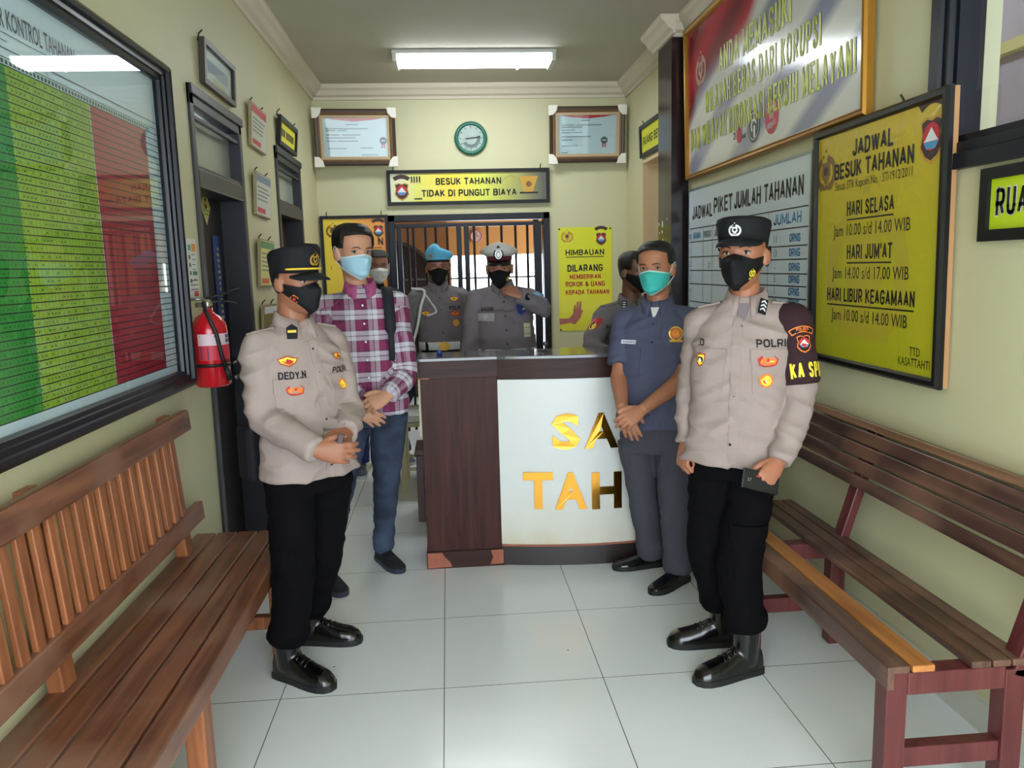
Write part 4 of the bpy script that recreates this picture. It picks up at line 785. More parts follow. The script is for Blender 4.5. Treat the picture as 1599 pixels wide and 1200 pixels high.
# bowed white front between the two end blocks
BX0, BX1 = 0.394, 1.40
def bow(x): t = (x-BX0)/(BX1-BX0); return 0.0 - 0.062*math.sin(math.pi*min(1, max(0, t)))
def bowed(z0, z1, d, off=0.0, n=28):
    mb = MB(); xs = [BX0+(BX1-BX0)*k/n for k in range(n+1)]
    rings = [[Vector((x, bow(x)-off, z0)), Vector((x, bow(x)-off, z1)), Vector((x, bow(x)+d, z1)), Vector((x, bow(x)+d, z0))] for x in xs]
    return mb.loft(rings, smooth=False)
def white_to_yellow():
    m = mat('white_to_yellow_panel', (214, 216, 210), 0.3); nt = m.node_tree; b = nt.nodes['Principled BSDF']; N = nt.nodes.new; Ln = nt.links.new
    tc = N('ShaderNodeTexCoord'); sp = N('ShaderNodeSeparateXYZ'); Ln(tc.outputs['Object'], sp.inputs[0]); n = N('ShaderNodeTexNoise'); n.inputs['Scale'].default_value = 5; n.inputs['Detail'].default_value = 5; Ln(tc.outputs['Object'], n.inputs['Vector'])
    # yellower towards the lower edge, broken up by noise
    a = N('ShaderNodeMapRange'); a.inputs['From Min'].default_value = 0.42; a.inputs['From Max'].default_value = 0.12; Ln(sp.outputs[2], a.inputs['Value'])
    c = N('ShaderNodeMath'); c.operation = 'MULTIPLY'; Ln(a.outputs[0], c.inputs[0]); Ln(n.outputs['Fac'], c.inputs[1])
    mx = N('ShaderNodeMix'); mx.data_type = 'RGBA'; mx.inputs[6].default_value = lin((216, 220, 218)); mx.inputs[7].default_value = lin((196, 180, 140)); Ln(c.outputs[0], mx.inputs[0]); Ln(mx.outputs[2], b.inputs['Base Color'])
    return m
bowed(0.11, 0.985, 0.02).build('front_panel', white_to_yellow(), ct)
bowed(0.985, 1.088, 0.02, 0.012).build('front_band', M_LAMX, ct)
bowed(0.0, 0.105, 0.02, 0.006).build('front_plinth', mat('black_plinth', (38, 28, 28), 0.35), ct)
bowed(0.103, 0.111, 0.02, 0.009).build('plinth_lip', M_PEEL, ct)
MB().box((1.402, 0.0, 0.0), (1.80, 0.27, 1.088)).build('end_block', M_LAM, ct, bevel=0.002)
mb = MB(); n = 24; outl = [(-0.012, 0.285), (-0.012, -0.016), (0.394, -0.016)]+[(BX0+(BX1-BX0)*k/n, bow(BX0+(BX1-BX0)*k/n)-0.02) for k in range(1, n)]+[(1.40, -0.016), (1.812, -0.016), (1.812, 0.285)]
mb.prism(outl, 1.088, 1.106); mb.build('counter_top', mat('grey_gloss_top', (92, 94, 98), 0.12, coat=0.3), ct, bevel=0.003)
MB().box((0.02, 0.255, 0.02), (1.79, 0.27, 1.0)).build('back_panel', M_LAM, ct)
MB().box((-0.008, 0.02, 0.70), (0.004, 0.25, 1.06)).build('edge_strip', mat('pale_edge', (190, 184, 150), 0.5), ct)
MB().box((0.0, 0.27, 0.70), (1.8, 0.72, 0.74)).build('work_shelf', M_LAMX, ct)
# the raised letters: polished brass-coloured acrylic
M_BRASS = mat('mirror_gold_acrylic', (190, 136, 52), 0.14, 1.0)
def counter_letter(chv, x0, x1, z0, z1):
    vs, fs = text2d(chv, 1.0, bold=0.045, align='LEFT', native=True); a0 = min(v[1] for v in vs); a1 = max(v[1] for v in vs); b0 = max(v[0] for v in vs)
    px = [(x0+(x1-x0)*(v[0]/b0), z0+(z1-z0)*(v[1]-a0)/(a1-a0)) for v in vs]
    front = [(x, bow(x)-0.012, z) for x, z in px]; back = [(x, bow(x)-0.0005, z) for x, z in px]
    from collections import Counter
    ec = Counter(); dirs = {}
    for f in fs:
        for k in range(len(f)):
            a, b = f[k], f[(k+1) % len(f)]; ec[frozenset((a, b))] += 1; dirs[frozenset((a, b))] = (a, b)
    N_ = len(front); sides = [(dirs[k][0], dirs[k][0]+N_, dirs[k][1]+N_, dirs[k][1]) for k, c in ec.items() if c == 1]
    mb = MB(); mb.add(front+back, list(fs)+sides)
    o = mb.build('letter', M_BRASS, ct); return o
OX = 0.16
for chv, x0, x1, z0, z1 in (('S', 0.502, 0.645, 0.618, 0.806), ('A', 0.668, 0.842, 0.62, 0.804), ('T', 0.858, 1.00, 0.62, 0.804), ('T', 0.350, 0.503, 0.306, 0.50), ('A', 0.512, 0.676, 0.302, 0.497), ('H', 0.702, 0.858, 0.298, 0.492), ('T', 0.878, 1.03, 0.298, 0.49), ('I', 1.05, 1.095, 0.298, 0.49)):
    counter_letter(chv, x0+OX, x1+OX, z0, z1)
# small things on the counter top
o = MB().lathe([(0, 0), (0.014, 0), (0.014, 0.022), (0.010, 0.026), (0, 0.026)], c=(0, 0, 0), seg=16).build('bottle_cap', mat('cap_blue', (34, 62, 140), 0.4), loc=(-0.055, 4.10, 1.106)); tag(o, 'small blue cap lying on the grey counter top', 'bottle cap')
o = MB().lathe([(0, 0), (0.022, 0), (0.022, 0.004), (0.008, 0.008), (0.006, 0.03), (0.016, 0.034), (0.014, 0.05), (0, 0.052)], seg=16).build('rubber_stamp', mat('stamp_dark', (60, 50, 54), 0.4), loc=(0.50, 4.10, 1.106)); tag(o, 'small dark stamp standing on the counter top before the officer in the white cap', 'stamp')

# ---------------------------------------------------------------- benches
M_BL = wood('red_brown_bench_wood', (92, 54, 40), (142, 92, 66), 0.34, 'Y', 3.0, worn=(140, 104, 86), coat=0.25); M_BLZ = wood('red_brown_bench_wood_upright', (122, 70, 44), (170, 108, 70), 0.38, 'Z', 3.0)
bl_ = empty('slatted_bench', (-0.90, 1.0, 0), 'orange brown wooden bench with an upright slatted back below the chart', 'bench')
def part(parent, name, a, b, m, bevel=0.004, M=None):
    base = parent.matrix_world.translation
    return MB().box(a, b, M=M).build(name, m, parent, bevel=bevel)
L0, L1 = -0.35, 2.37      # along Y from the bench base at Y = 1
xs = [(-0.215, -0.135), (-0.125, -0.045), (-0.037, 0.040), (0.048, 0.118)]
dz = 0.45
for k, (a, b) in enumerate(xs):
    part(bl_, 'seat_slat', (a, L0, dz-0.022+0.001*k), (b, L1, dz), M_BL)
part(bl_, 'front_rail', (0.127, L0, dz-0.075), (0.195, L1, dz), M_BL, 0.006)
tilt = Matrix.Translation((-0.165, 0, dz)) @ Matrix.Rotation(math.radians(-4.5), 4, 'Y')
for y in (0.03, 1.07, 2.09):
    MB().box((-0.045, y, -0.45), (0.0, y+0.075, 0.56), M=tilt).build('back_post', M_BLZ, bl_, bevel=0.005)
    part(bl_, 'leg', (0.135, y, 0), (0.19, y+0.075, dz-0.075), M_BLZ)
    part(bl_, 'seat_bearer', (-0.21, y+0.01, dz-0.08), (0.135, y+0.06, dz-0.022), M_BLZ)
    part(bl_, 'stretcher', (-0.19, y+0.015, 0.115), (0.14, y+0.055, 0.17), M_BLZ)
MB().box((0.002, L0, 0.475), (0.042, L1-0.11, 0.56), M=tilt).build('top_rail', M_BL, bl_, bevel=0.008)
MB().box((0.002, L0, 0.10), (0.036, L1-0.11, 0.175), M=tilt).build('lower_rail', M_BL, bl_, bevel=0.006)
y = L0+0.05
while y < L1-0.26:
    MB().box((0.010, y, 0.17), (0.027, y+0.042, 0.48), M=tilt).build('back_slat', M_BLZ, bl_, bevel=0.003); y += 0.078

M_BR = wood('dark_red_bench_wood', (56, 36, 32), (104, 74, 62), 0.33, 'Y', 3.0, worn=(128, 92, 74), coat=0.3); M_BRX = wood('maroon_bench_frame', (78, 34, 36), (104, 52, 52), 0.35, 'Z', 3.0)
M_ORS = wood('orange_slat_wood', (150, 92, 44), (196, 132, 72), 0.4, 'Y', 3.0)
br = empty('park_bench', (1.35, 1.906, 0), 'dark red wooden bench with long horizontal back slats along the right wall', 'bench')
B0, B1 = 0.0, 1.52
part(br, 'front_rail', (-0.206, B0, 0.385), (-0.186, B1, 0.44), M_BR)
for a, b, m in ((-0.206, -0.143, M_BR), (-0.136, -0.072, M_ORS), (0.032, 0.088, M_BR), (0.094, 0.145, M_BR), (0.150, 0.20, M_BR)):
    part(br, 'seat_slat', (a, B0, 0.432), (b, B1, 0.452), m)
rot = Matrix.Translation((0.165, 0, 0.43)) @ Matrix.Rotation(math.radians(17.0), 4, 'Y')
for y in (B0+0.005, 1.0):
    part(br, 'leg', (-0.205, y, 0), (-0.145, y+0.06, 0.432), M_BRX)
    part(br, 'leg', (0.135, y, 0), (0.195, y+0.06, 0.42), M_BRX)
    MB().box((0.0, y, -0.03), (0.035, y+0.06, 0.47), M=rot).build('back_post', M_BRX, br, bevel=0.004)
    part(br, 'seat_bearer', (-0.145, y, 0.365), (0.135, y+0.06, 0.43), M_BRX)
    part(br, 'stretcher', (-0.145, y+0.008, 0.145), (0.135, y+0.052, 0.205), M_BRX)
for k, (z0, z1) in enumerate(((0.232, 0.276), (0.288, 0.338), (0.346, 0.396), (0.402, 0.452))):
    MB().box((-0.02, B0, z0), (0.0, B1, z1), M=rot).build('back_slat', M_BR, br, bevel=0.003)
MB().box((-0.028, B0, 0.462), (0.03, B1, 0.492), M=rot).build('top_rail', wood('brown_top_rail', (112, 82, 58), (150, 112, 84), 0.4, 'Y', 3.0), br, bevel=0.004)

# ---------------------------------------------------------------- chairs behind the counter
M_CREAM = mat('cream_painted_steel', (196, 184, 140), 0.4)
s = empty('steel_chair', (-0.16, 5.62, 0), 'cream steel chair with a white seat behind the counter', 'chair')
for x, y in ((-0.19, -0.2), (0.19, -0.2), (-0.19, 0.2), (0.19, 0.2)):
    MB().box((x-0.018, y-0.018, 0), (x+0.018, y+0.018, 0.96 if x < 0 else 0.5)).build('leg', M_CREAM, s, bevel=0.003)
MB().box((-0.2, -0.21, 0.47), (0.2, 0.21, 0.5)).build('seat_frame', M_CREAM, s, bevel=0.003)
MB().box((-0.17, -0.215, 0.502), (0.2, 0.215, 0.555)).build('seat', mat('white_vinyl', (214, 216, 214), 0.4), s, bevel=0.012)
for z in (0.66, 0.9): MB().box((-0.2, -0.18, z), (-0.175, 0.18, z+0.05)).build('back_rail', M_CREAM, s)
for y in (-0.2, 0.2): MB().box((-0.17, y-0.01, 0.16), (0.17, y+0.01, 0.18)).build('stretcher', M_CREAM, s)
# black cloth with white script over its back
mb = MB(); rc = random.Random(2); nY, nZ = 10, 12
def cloth(side):
    return [[Vector((-0.225-0.018*side+0.012*math.sin(j*1.3+i*0.4), -0.24+0.48*j/nY, 0.98-0.42*i/nZ)) for j in range(nY+1)] for i in range(nZ+1)]
rings = []
A, B_ = cloth(1), cloth(0)
for i in range(nZ+1): rings.append(A[i]+B_[i][::-1])
j_ = MB().loft(rings).build('jacket', mat('black_cloth', (18, 18, 22), 0.85, bump=0.3, bscale=40)); j_.location = (-0.16, 5.62, 0); tag(j_, 'black jacket with white scrawled print draped over the cream chair back', 'jacket')
mb = MB(); rp = random.Random(12)
for k in range(13):
    z = 0.95-0.03*k; y = -0.22+0.02*rp.random()
    pts = [(-0.26+0.004*rp.random(), y-0.005+0.07*t, z+0.018*math.sin(6*t+k*1.7)) for t in (0, 0.25, 0.5, 0.75, 1.0)]
    mb.tube(pts, 0.0042, 5)
    pts = [(-0.236-0.06*t, -0.252, z+0.016*math.sin(7*t+k)) for t in (-0.3, 0.1, 0.4)]; mb.tube(pts, 0.004, 5)
mb.build('white_print', WHT, j_)
s = empty('wooden_stool', (-0.02, 4.92, 0), 'dark wooden stool just behind the left end of the counter', 'stool')
M_STL = wood('dark_stool_wood', (58, 28, 26), (86, 46, 40), 0.35, 'Z', 3.0)
for x, y in ((-0.19, -0.14), (0.19, -0.14), (-0.19, 0.14), (0.19, 0.14)): MB().box((x-0.022, y-0.022, 0), (x+0.022, y+0.022, 0.42)).build('leg', M_STL, s, bevel=0.003)
MB().box((-0.22, -0.17, 0.42), (0.22, 0.17, 0.45)).build('seat', M_STL, s, bevel=0.006)
for y in (-0.14, 0.14): MB().box((-0.17, y-0.012, 0.17), (0.17, y+0.012, 0.2)).build('stretcher', M_STL, s)
# ---------------------------------------------------------------- people
UPV = Vector((0, 0, 1))
def skin(name, rgb): return mat('skin_'+name, rgb, 0.48, bump=0.04, bscale=220, var=0.05, vscale=14, spec=0.4)
def cloth(name, rgb, rough=0.85, bump=0.18, bscale=260, var=0.03): return mat(name, rgb, rough, bump=bump, bscale=bscale, var=var, vscale=10, spec=0.25)
M_KHAKI = cloth('khaki_uniform', (158, 142, 137)); M_GREYU = cloth('grey_uniform', (120, 113, 117)); M_SHIRTB = cloth('slate_blue_shirt', (80, 83, 106)); M_BLACKT = mat('black_trousers', (11, 10, 13), 0.9, bump=0.18, bscale=260, spec=0.08); M_GREYT = cloth('grey_trousers', (74, 73, 84))
M_BOOT = mat('black_boot_leather', (6, 6, 7), 0.22, bump=0.12, bscale=25, coat=0.4); M_SOLE = mat('black_sole', (18, 18, 20), 0.6); M_CAPB = cloth('black_cap_cloth', (24, 25, 30), 0.75); M_MASKB = cloth('black_mask_cloth', (16, 16, 19), 0.7)
M_HAIR = mat('black_hair', (14, 12, 13), 0.45, bump=0.5, bscale=320); M_EYEW = mat('eye_white', (168, 158, 152), 0.3); M_IRIS = mat('dark_iris', (26, 16, 12), 0.1); M_LASH = mat('lash_dark', (24, 16, 14), 0.6)
M_YELC = mat('yellow_braid', (224, 186, 50), 0.5); M_GOLDM = mat('gold_badge', (206, 160, 60), 0.35, 0.5); M_ORB = mat('orange_badge', (226, 120, 40), 0.6); M_REDB = mat('red_badge', (190, 40, 36), 0.6); M_WHC = cloth('white_cloth', (222, 224, 226), 0.7); M_THREAD = mat('black_thread', (20, 18, 22), 0.8); M_PIP = mat('yellow_thread', (236, 214, 60), 0.7)

def jeans_material():
    m = mat('blue_denim', (44, 58, 84), 0.85); nt = m.node_tree; b = nt.nodes['Principled BSDF']; N = nt.nodes.new; Ln = nt.links.new
    tc = N('ShaderNodeTexCoord'); n = N('ShaderNodeTexNoise'); n.inputs['Scale'].default_value = 5; n.inputs['Detail'].default_value = 8; Ln(tc.outputs['Object'], n.inputs['Vector'])
    r = N('ShaderNodeValToRGB'); r.color_ramp.elements[0].color = lin((25, 33, 53)); r.color_ramp.elements[1].color = lin((72, 88, 116)); r.color_ramp.elements[0].position = 0.35; r.color_ramp.elements[1].position = 0.8; Ln(n.outputs['Fac'], r.inputs[0]); Ln(r.outputs[0], b.inputs['Base Color'])
    n2 = N('ShaderNodeTexNoise'); n2.inputs['Scale'].default_value = 300; bp = N('ShaderNodeBump'); bp.inputs['Strength'].default_value = 0.25; bp.inputs['Distance'].default_value = 0.005; Ln(tc.outputs['Object'], n2.inputs['Vector']); Ln(n2.outputs['Fac'], bp.inputs['Height']); Ln(bp.outputs['Normal'], b.inputs['Normal'])
    return m
M_JEANS = jeans_material()
def plaid_material():
    m = mat('maroon_plaid', (120, 36, 80), 0.85); nt = m.node_tree; b = nt.nodes['Principled BSDF']; N = nt.nodes.new; Ln = nt.links.new
    at_ = N('ShaderNodeAttribute'); at_.attribute_name = 'cloth'; sp = N('ShaderNodeSeparateXYZ'); Ln(at_.outputs['Vector'], sp.inputs[0])
    def fr(sock, period):
        a = N('ShaderNodeMath'); a.operation = 'MULTIPLY'; a.inputs[1].default_value = 1.0/period; Ln(sock, a.inputs[0]); f = N('ShaderNodeMath'); f.operation = 'FRACT'; Ln(a.outputs[0], f.inputs[0]); return f.outputs[0]
    def ramp(sock, stops):
        r = N('ShaderNodeValToRGB'); r.color_ramp.interpolation = 'CONSTANT'; e = r.color_ramp.elements
        e[0].position, e[0].color = stops[0][0], lin(stops[0][1]); e[1].position, e[1].color = stops[1][0], lin(stops[1][1])
        for p, c in stops[2:]: k = e.new(p); k.color = lin(c)
        Ln(sock, r.inputs[0]); return r.outputs[0]
    MA, WH, BK = (112, 30, 74), (186, 186, 198), (24, 18, 28)
    h = ramp(fr(sp.outputs[1], 0.098), [(0.0, MA), (0.46, BK), (0.50, WH), (0.70, BK), (0.735, WH), (0.955, BK)])
    v = ramp(fr(sp.outputs[0], 0.118), [(0.0, (150, 60, 108)), (0.30, (214, 212, 222)), (0.50, (60, 44, 62)), (0.53, (196, 180, 196)), (0.72, (110, 40, 84))])
    mx = N('ShaderNodeMix'); mx.data_type = 'RGBA'; mx.inputs[0].default_value = 0.36; Ln(h, mx.inputs[6]); Ln(v, mx.inputs[7]); Ln(mx.outputs[2], b.inputs['Base Color']); return m
M_PLAID = plaid_material()

def lerp(a, b, t): return a+(b-a)*t
def interp(tab, z):
    """tab: rows (z, a, b, c...) ascending"""
    if z <= tab[0][0]: return tab[0][1:]
    for i in range(len(tab)-1):
        if z <= tab[i+1][0]:
            t = (z-tab[i][0])/(tab[i+1][0]-tab[i][0]); return tuple(lerp(p, q, t) for p, q in zip(tab[i][1:], tab[i+1][1:]))
    return tab[-1][1:]
def spline(pts, n=6):
    """Catmull-Rom through pts"""
    pts = [Vector(p) for p in pts]; q = [2*pts[0]-pts[1]]+pts+[2*pts[-1]-pts[-2]]; out = []
    for i in range(1, len(q)-2):
        for k in range(n):
            t = k/n; a, b, c, d = q[i-1], q[i], q[i+1], q[i+2]
            out.append(0.5*((2*b)+(c-a)*t+(2*a-5*b+4*c-d)*t*t+(3*b-a-3*c+d)*t**3))
    out.append(pts[-1]); return out
def limb(S, E, W, n=8):
    """softly bent polyline shoulder-elbow-wrist"""
    a, b = lerp(S, E, 0.86), lerp(E, W, 0.14); mid = (a+b)*0.25+E*0.5
    p = [lerp(S, a, k/n) for k in range(n)]+[a, mid, b]+[lerp(b, W, k/n) for k in range(1, n+1)]
    return p

# head in its own frame: x to the person's right, y out of the face, z up, origin between the ears at eye level
HT = [(-0.122, 0.016, 0.060, 0.030), (-0.115, 0.032, 0.078, 0.012), (-0.098, 0.046, 0.088, 0.032), (-0.07, 0.057, 0.090, 0.055), (-0.035, 0.066, 0.089, 0.078), (0.0, 0.071, 0.088, 0.092), (0.035, 0.074, 0.092, 0.099), (0.065, 0.073, 0.084, 0.098), (0.09, 0.062, 0.064, 0.084), (0.106, 0.043, 0.040, 0.060), (0.115, 0.016, 0.014, 0.026)]
def hp(th, z, off=0.0, feats=True):
    w, f, b = interp(HT, z); s, c = math.sin(th), math.cos(th); e = 2/2.25
    x = (w+off)*math.copysign(abs(s)**e, s); y = ((f if c > 0 else b)+off)*math.copysign(abs(c)**e, c)
    if feats and c > 0:
        g = lambda u, v, su, sv: math.exp(-((x-u)/su)**2-((z-v)/sv)**2)
        n = max(0.0, min(1.0, (0.016-z)/0.05)) if z > -0.036 else max(0.0, 1-(-0.036-z)/0.012)
        y += 0.021*n*math.exp(-(x/0.0135)**2)
        for sg in (-1, 1): y += -0.008*g(sg*0.032, 0.0, 0.017, 0.011)+0.004*g(sg*0.030, 0.021, 0.024, 0.008)+0.003*g(sg*0.042, -0.03, 0.02, 0.02)
        y += 0.005*g(0, -0.070, 0.02, 0.010)+0.004*g(0, -0.103, 0.02, 0.012)
    return Vector((x, y, z))
def head_mb(mb, M, n=44):
    zs = [-0.122+0.237*k/40 for k in range(41)]
    mb.loft([[M @ hp(2*math.pi*k/n, z) for k in range(n)] for z in zs])
    for sg in (-1, 1):
        R = Matrix.Rotation(sg*math.radians(22), 4, 'Z')
        mb.sphere(M @ Vector((sg*0.079, -0.010, -0.012)), 1, 12, 8, M=M.to_3x3().to_4x4() @ R @ Matrix.Diagonal((0.009, 0.019, 0.031, 1)))
        mb.sphere(M @ Vector((sg*0.076, -0.002, -0.030)), 1, 10, 6, M=M.to_3x3().to_4x4() @ Matrix.Diagonal((0.008, 0.010, 0.012, 1)))
def hand_pieces(mb, W, d, nrm, side, curl=(0.5, 0.6, 0.5), spread=0.05, s=1.0, thumb=(0.75, 0.65, -0.25), fan=0.0):
    """palm, four fingers and a thumb; d = finger direction, nrm = back of the hand, side = +1 right hand"""
    d = Vector(d).normalized(); nrm = Vector(nrm); nrm = (nrm-d*nrm.dot(d)).normalized(); x = d.cross(nrm).normalized()   # x to the right of the back of the hand
    M = Matrix(((x.x, d.x, nrm.x, W.x), (x.y, d.y, nrm.y, W.y), (x.z, d.z, nrm.z, W.z), (0, 0, 0, 1))); T = -side
    pal = [(-0.03, 0.024, 0.020), (0.0, 0.027, 0.0185), (0.025, 0.034, 0.017), (0.055, 0.040, 0.0155), (0.082, 0.040, 0.0125), (0.096, 0.034, 0.008)]
    mb.loft([[M @ (Vector((hw*math.cos(a), y, ht*math.sin(a)))*s) for a in [2*math.pi*k/16 for k in range(16)]] for y, hw, ht in pal])
    for i, (fx, fy, L, r) in enumerate(((0.0305, 0.086, 0.070, 0.0088), (0.0105, 0.092, 0.078, 0.0090), (-0.0105, 0.089, 0.072, 0.0086), (-0.0300, 0.080, 0.056, 0.0076))):
        p = Vector((T*fx, fy, 0.001)); ang = 0.12; pts = [p-Vector((0, 0.02, 0))]; rad = [r*1.05]; yaw = T*(1.5-i)*(spread)
        pts.append(p.copy()); rad.append(r*1.08)
        cu = [c*(1+0.08*(i-1)) for c in curl]
        for k, fr_ in enumerate((0.44, 0.31, 0.25)):
            ang += cu[k]; st = Vector((math.sin(yaw)*math.cos(ang), math.cos(ang), -math.sin(ang)))*L*fr_
            pts.append(pts[-1]+st*0.5); rad.append(r*(0.97-0.05*k)); pts.append(pts[-1]+st*0.5); rad.append(r*(1.0-0.09*k) if k < 2 else r*0.62)
        mb.tube([M @ (q*s) for q in pts], [q*s for q in rad], 10)
    p = Vector((T*0.024, 0.018, -0.006)); dirn = Vector((T*thumb[0], thumb[1], thumb[2])).normalized(); d2 = (dirn+Vector((-T*0.25, 0.35, -0.12))).normalized(); d3 = (d2+Vector((-T*0.25, 0.25, -0.15))).normalized()
    tp = [p-dirn*0.012, p, p+dirn*0.038, p+dirn*0.038+d2*0.030, p+dirn*0.038+d2*0.030+d3*0.024]
    mb.tube([M @ (q*s) for q in tp], [q*s for q in (0.013, 0.0145, 0.0122, 0.0105, 0.0068)], 10)
    return M

class Person:
    def __init__(s, label, skin_m, facing, feet_c, neck, pelvis, H=1.66, group=None):
        s.label, s.skin = label, skin_m
        s.Yf = Vector((facing[0], facing[1], 0)).normalized(); s.X = s.Yf.cross(UPV).normalized()
        s.O = Vector((feet_c[0], feet_c[1], 0)); s.neck, s.pel, s.k = Vector(neck), Vector(pelvis), H/1.66
        s.body = MB(); s.voxel = 0.004; s.parts = []
    def loc(s, p): return Vector(p)-s.O
    def spine(s, z):
        """spine centre at world height z"""
        t = (z-s.pel.z)/(s.neck.z-s.pel.z); c = lerp(s.pel, s.neck, t); return Vector((c.x, c.y, z))
    def tp(s, a, f, z):
        """point: a to the person's right, f forward, at height z"""
        return s.spine(z)+s.X*a+s.Yf*f
    def set_head(s, c, facing, pitch=0.0, roll=0.0, sc=1.0):
        y = Vector((facing[0], facing[1], 0)).normalized(); x = y.cross(UPV); R = Matrix((x, y, UPV)).transposed().to_4x4()
        s.HM = Matrix.Translation(Vector(c)) @ R @ Matrix.Rotation(math.radians(pitch), 4, 'X') @ Matrix.Rotation(math.radians(roll), 4, 'Y') @ Matrix.Diagonal((sc, sc, sc, 1)); s.hs = sc
        head_mb(s.body, s.HM)
        nb = s.neck-Vector((0, 0, 0.05)); s.body.tube([s.HM @ Vector((0, -0.022, -0.04)), lerp(s.HM @ Vector((0, -0.022, -0.07)), nb, 0.45), nb], [0.050, 0.054, 0.064], 18)
        s.body.tube([nb+Vector((0, 0, 0.02)), s.pel], [0.055, 0.06], 12)
    def arm_core(s, side, S, E, W, bare=None):
        c = s.neck-Vector((0, 0, 0.17)); p = limb(S, E, W)
        S = S-Vector((0, 0, 0.03)); p = limb(S, E, W)
        if bare is None: s.body.tube([c]+p, [0.03]*(len(p)+1), 10)
        else:
            n = len(p); s.body.tube([c]+p, [0.03]+[lerp(0.047, 0.043, min(1, k/8)) if k < 9 else lerp(0.046, 0.027, (k-9)/(n-10)) for k in range(n)], 14)
    def leg_core(s, hip, knee, ank): s.body.tube([s.pel, hip, knee, ank], [0.05, 0.04, 0.035, 0.03], 10)
    def finish_body(s):
        me, V = remesh(s.body, s.voxel, 2); V = V-np.array(s.O); me.vertices.foreach_set('co', V.ravel()); me.update()
        me.materials.append(s.skin); o = bpy.data.objects.new('person', me); COL.objects.link(o); o.location = s.O; tag(o, s.label, 'person'); s.o = o; return o
    def put(s, name, mb, mats, parent=None, bevel=0.0):
        mb.v = [v-s.O for v in mb.v]; return mb.build(name, mats, parent or s.o, bevel=bevel)
    def skin_mesh(s, name, mb, mats, voxel, smooth=4, wr=0.0, wf=(7, 7, 15), limbs=None, tors=None, seed=0.0):
        me, V = remesh(mb, voxel, smooth)
        if wr:
            N = np.empty(len(V)*3); me.vertices.foreach_get('normal', N); N = N.reshape(-1, 3); d = np.empty(len(V)); X, Y = s.X, s.Yf
            for i, v in enumerate(V):
                p = Vector(v)-s.O; a, b, c = p.dot(X), p.dot(Y), p.z
                q = Vector((a*wf[0]+seed+c*2.0*math.copysign(1, a), b*wf[1], c*wf[2]+abs(a)*5))
                n1 = noise.noise(q); n2 = noise.noise(q*2.1+Vector((5.2, 1.3, 7.7))); d[i] = (1-2.6*abs(n1))*0.85+0.4*n2
            V = V+N*(d*wr)[:, None]
        if limbs:
            A = np.zeros((len(V), 3)); P3 = V; best = np.full(len(V), 1e9)
            rel = V-np.array(s.O); a = rel @ np.array(s.X); f = rel @ np.array(s.Yf); ang = np.arctan2(a, f); A[:, 0] = np.where(f > -0.02, a*1.12, np.sign(a)*0.35-a*0.6)+0.03; A[:, 1] = rel[:, 2]
            for (path, rr, u0, skip) in limbs:
                L = 0.0; x_ax = None
                for k in range(len(path)-1):
                    p0, p1 = np.array(path[k]), np.array(path[k+1]); seg = p1-p0; ln_ = np.linalg.norm(seg)+1e-9; t = np.clip(((V-p0) @ seg)/ln_**2, 0, 1); q = p0+t[:, None]*seg; dd = np.linalg.norm(V-q, axis=1)
                    ok = (dd < rr*1.25) & (dd < best) & (L+t*ln_ > skip)
                    ax = np.cross(seg/ln_, np.array(s.Yf)); ax /= np.linalg.norm(ax)+1e-9; ay = np.cross(seg/ln_, ax); w_ = V-q
                    aa = np.arctan2(w_ @ ax, w_ @ ay)
                    A[ok, 0] = aa[ok]*rr*1.0+0.02; A[ok, 1] = u0-(L+t*ln_)[ok]; best[ok] = dd[ok]; L += ln_
            at_ = me.attributes.new('cloth', 'FLOAT_VECTOR', 'POINT'); at_.data.foreach_set('vector', A.ravel())
        V = V-np.array(s.O); me.vertices.foreach_set('co', V.ravel()); me.update()
        for m in (mats if isinstance(mats, (list, tuple)) else [mats]): me.materials.append(m)
        o = bpy.data.objects.new(name, me); COL.objects.link(o); o.parent = s.o; return o
    def bvh(s, o): return BVHTree.FromPolygons([v.co.copy() for v in o.data.vertices], [tuple(p.vertices) for p in o.data.polygons])
    def torso_mb(s, prof, mb=None, n=32, ex=2.5):
        """prof rows: (world z, half width, front, back)"""
        mb = mb or MB(); rings = []
        for row in prof:
            z, hw, f, b = row[:4]; c = s.spine(z); rr = []
            for k in range(n):
                a = 2*math.pi*k/n; ca, sa = math.cos(a), math.sin(a)
                rr.append(c+s.X*(hw*math.copysign(abs(ca)**(2/ex), ca))+s.Yf*((f if sa > 0 else b)*math.copysign(abs(sa)**(2/ex), sa)))
            rings.append(rr)
        mb.loft(rings); return mb
    def std_profile(s, hem, belly=0.0, w=1.0, flare=0.0, slope=0.0):
        nz, k = s.neck.z, s.k
        return [(hem, 0.178*w+flare, 0.118+belly*0.8+flare, 0.115+flare), (lerp(hem, nz, 0.22), 0.174*w, 0.122+belly, 0.108), (lerp(hem, nz, 0.42), 0.168*w, 0.120+belly*0.9, 0.104), (lerp(hem, nz, 0.62), 0.176*w, 0.122+belly*0.35, 0.108), (nz-0.16*k, 0.180*w, 0.120, 0.110), (nz-0.095*k, 0.168*w, 0.104, 0.104), (nz-0.045*k, 0.120*w, 0.082, 0.086), (nz-0.01*k, 0.085, 0.064, 0.068), (nz+0.012*k, 0.062, 0.054, 0.056)]
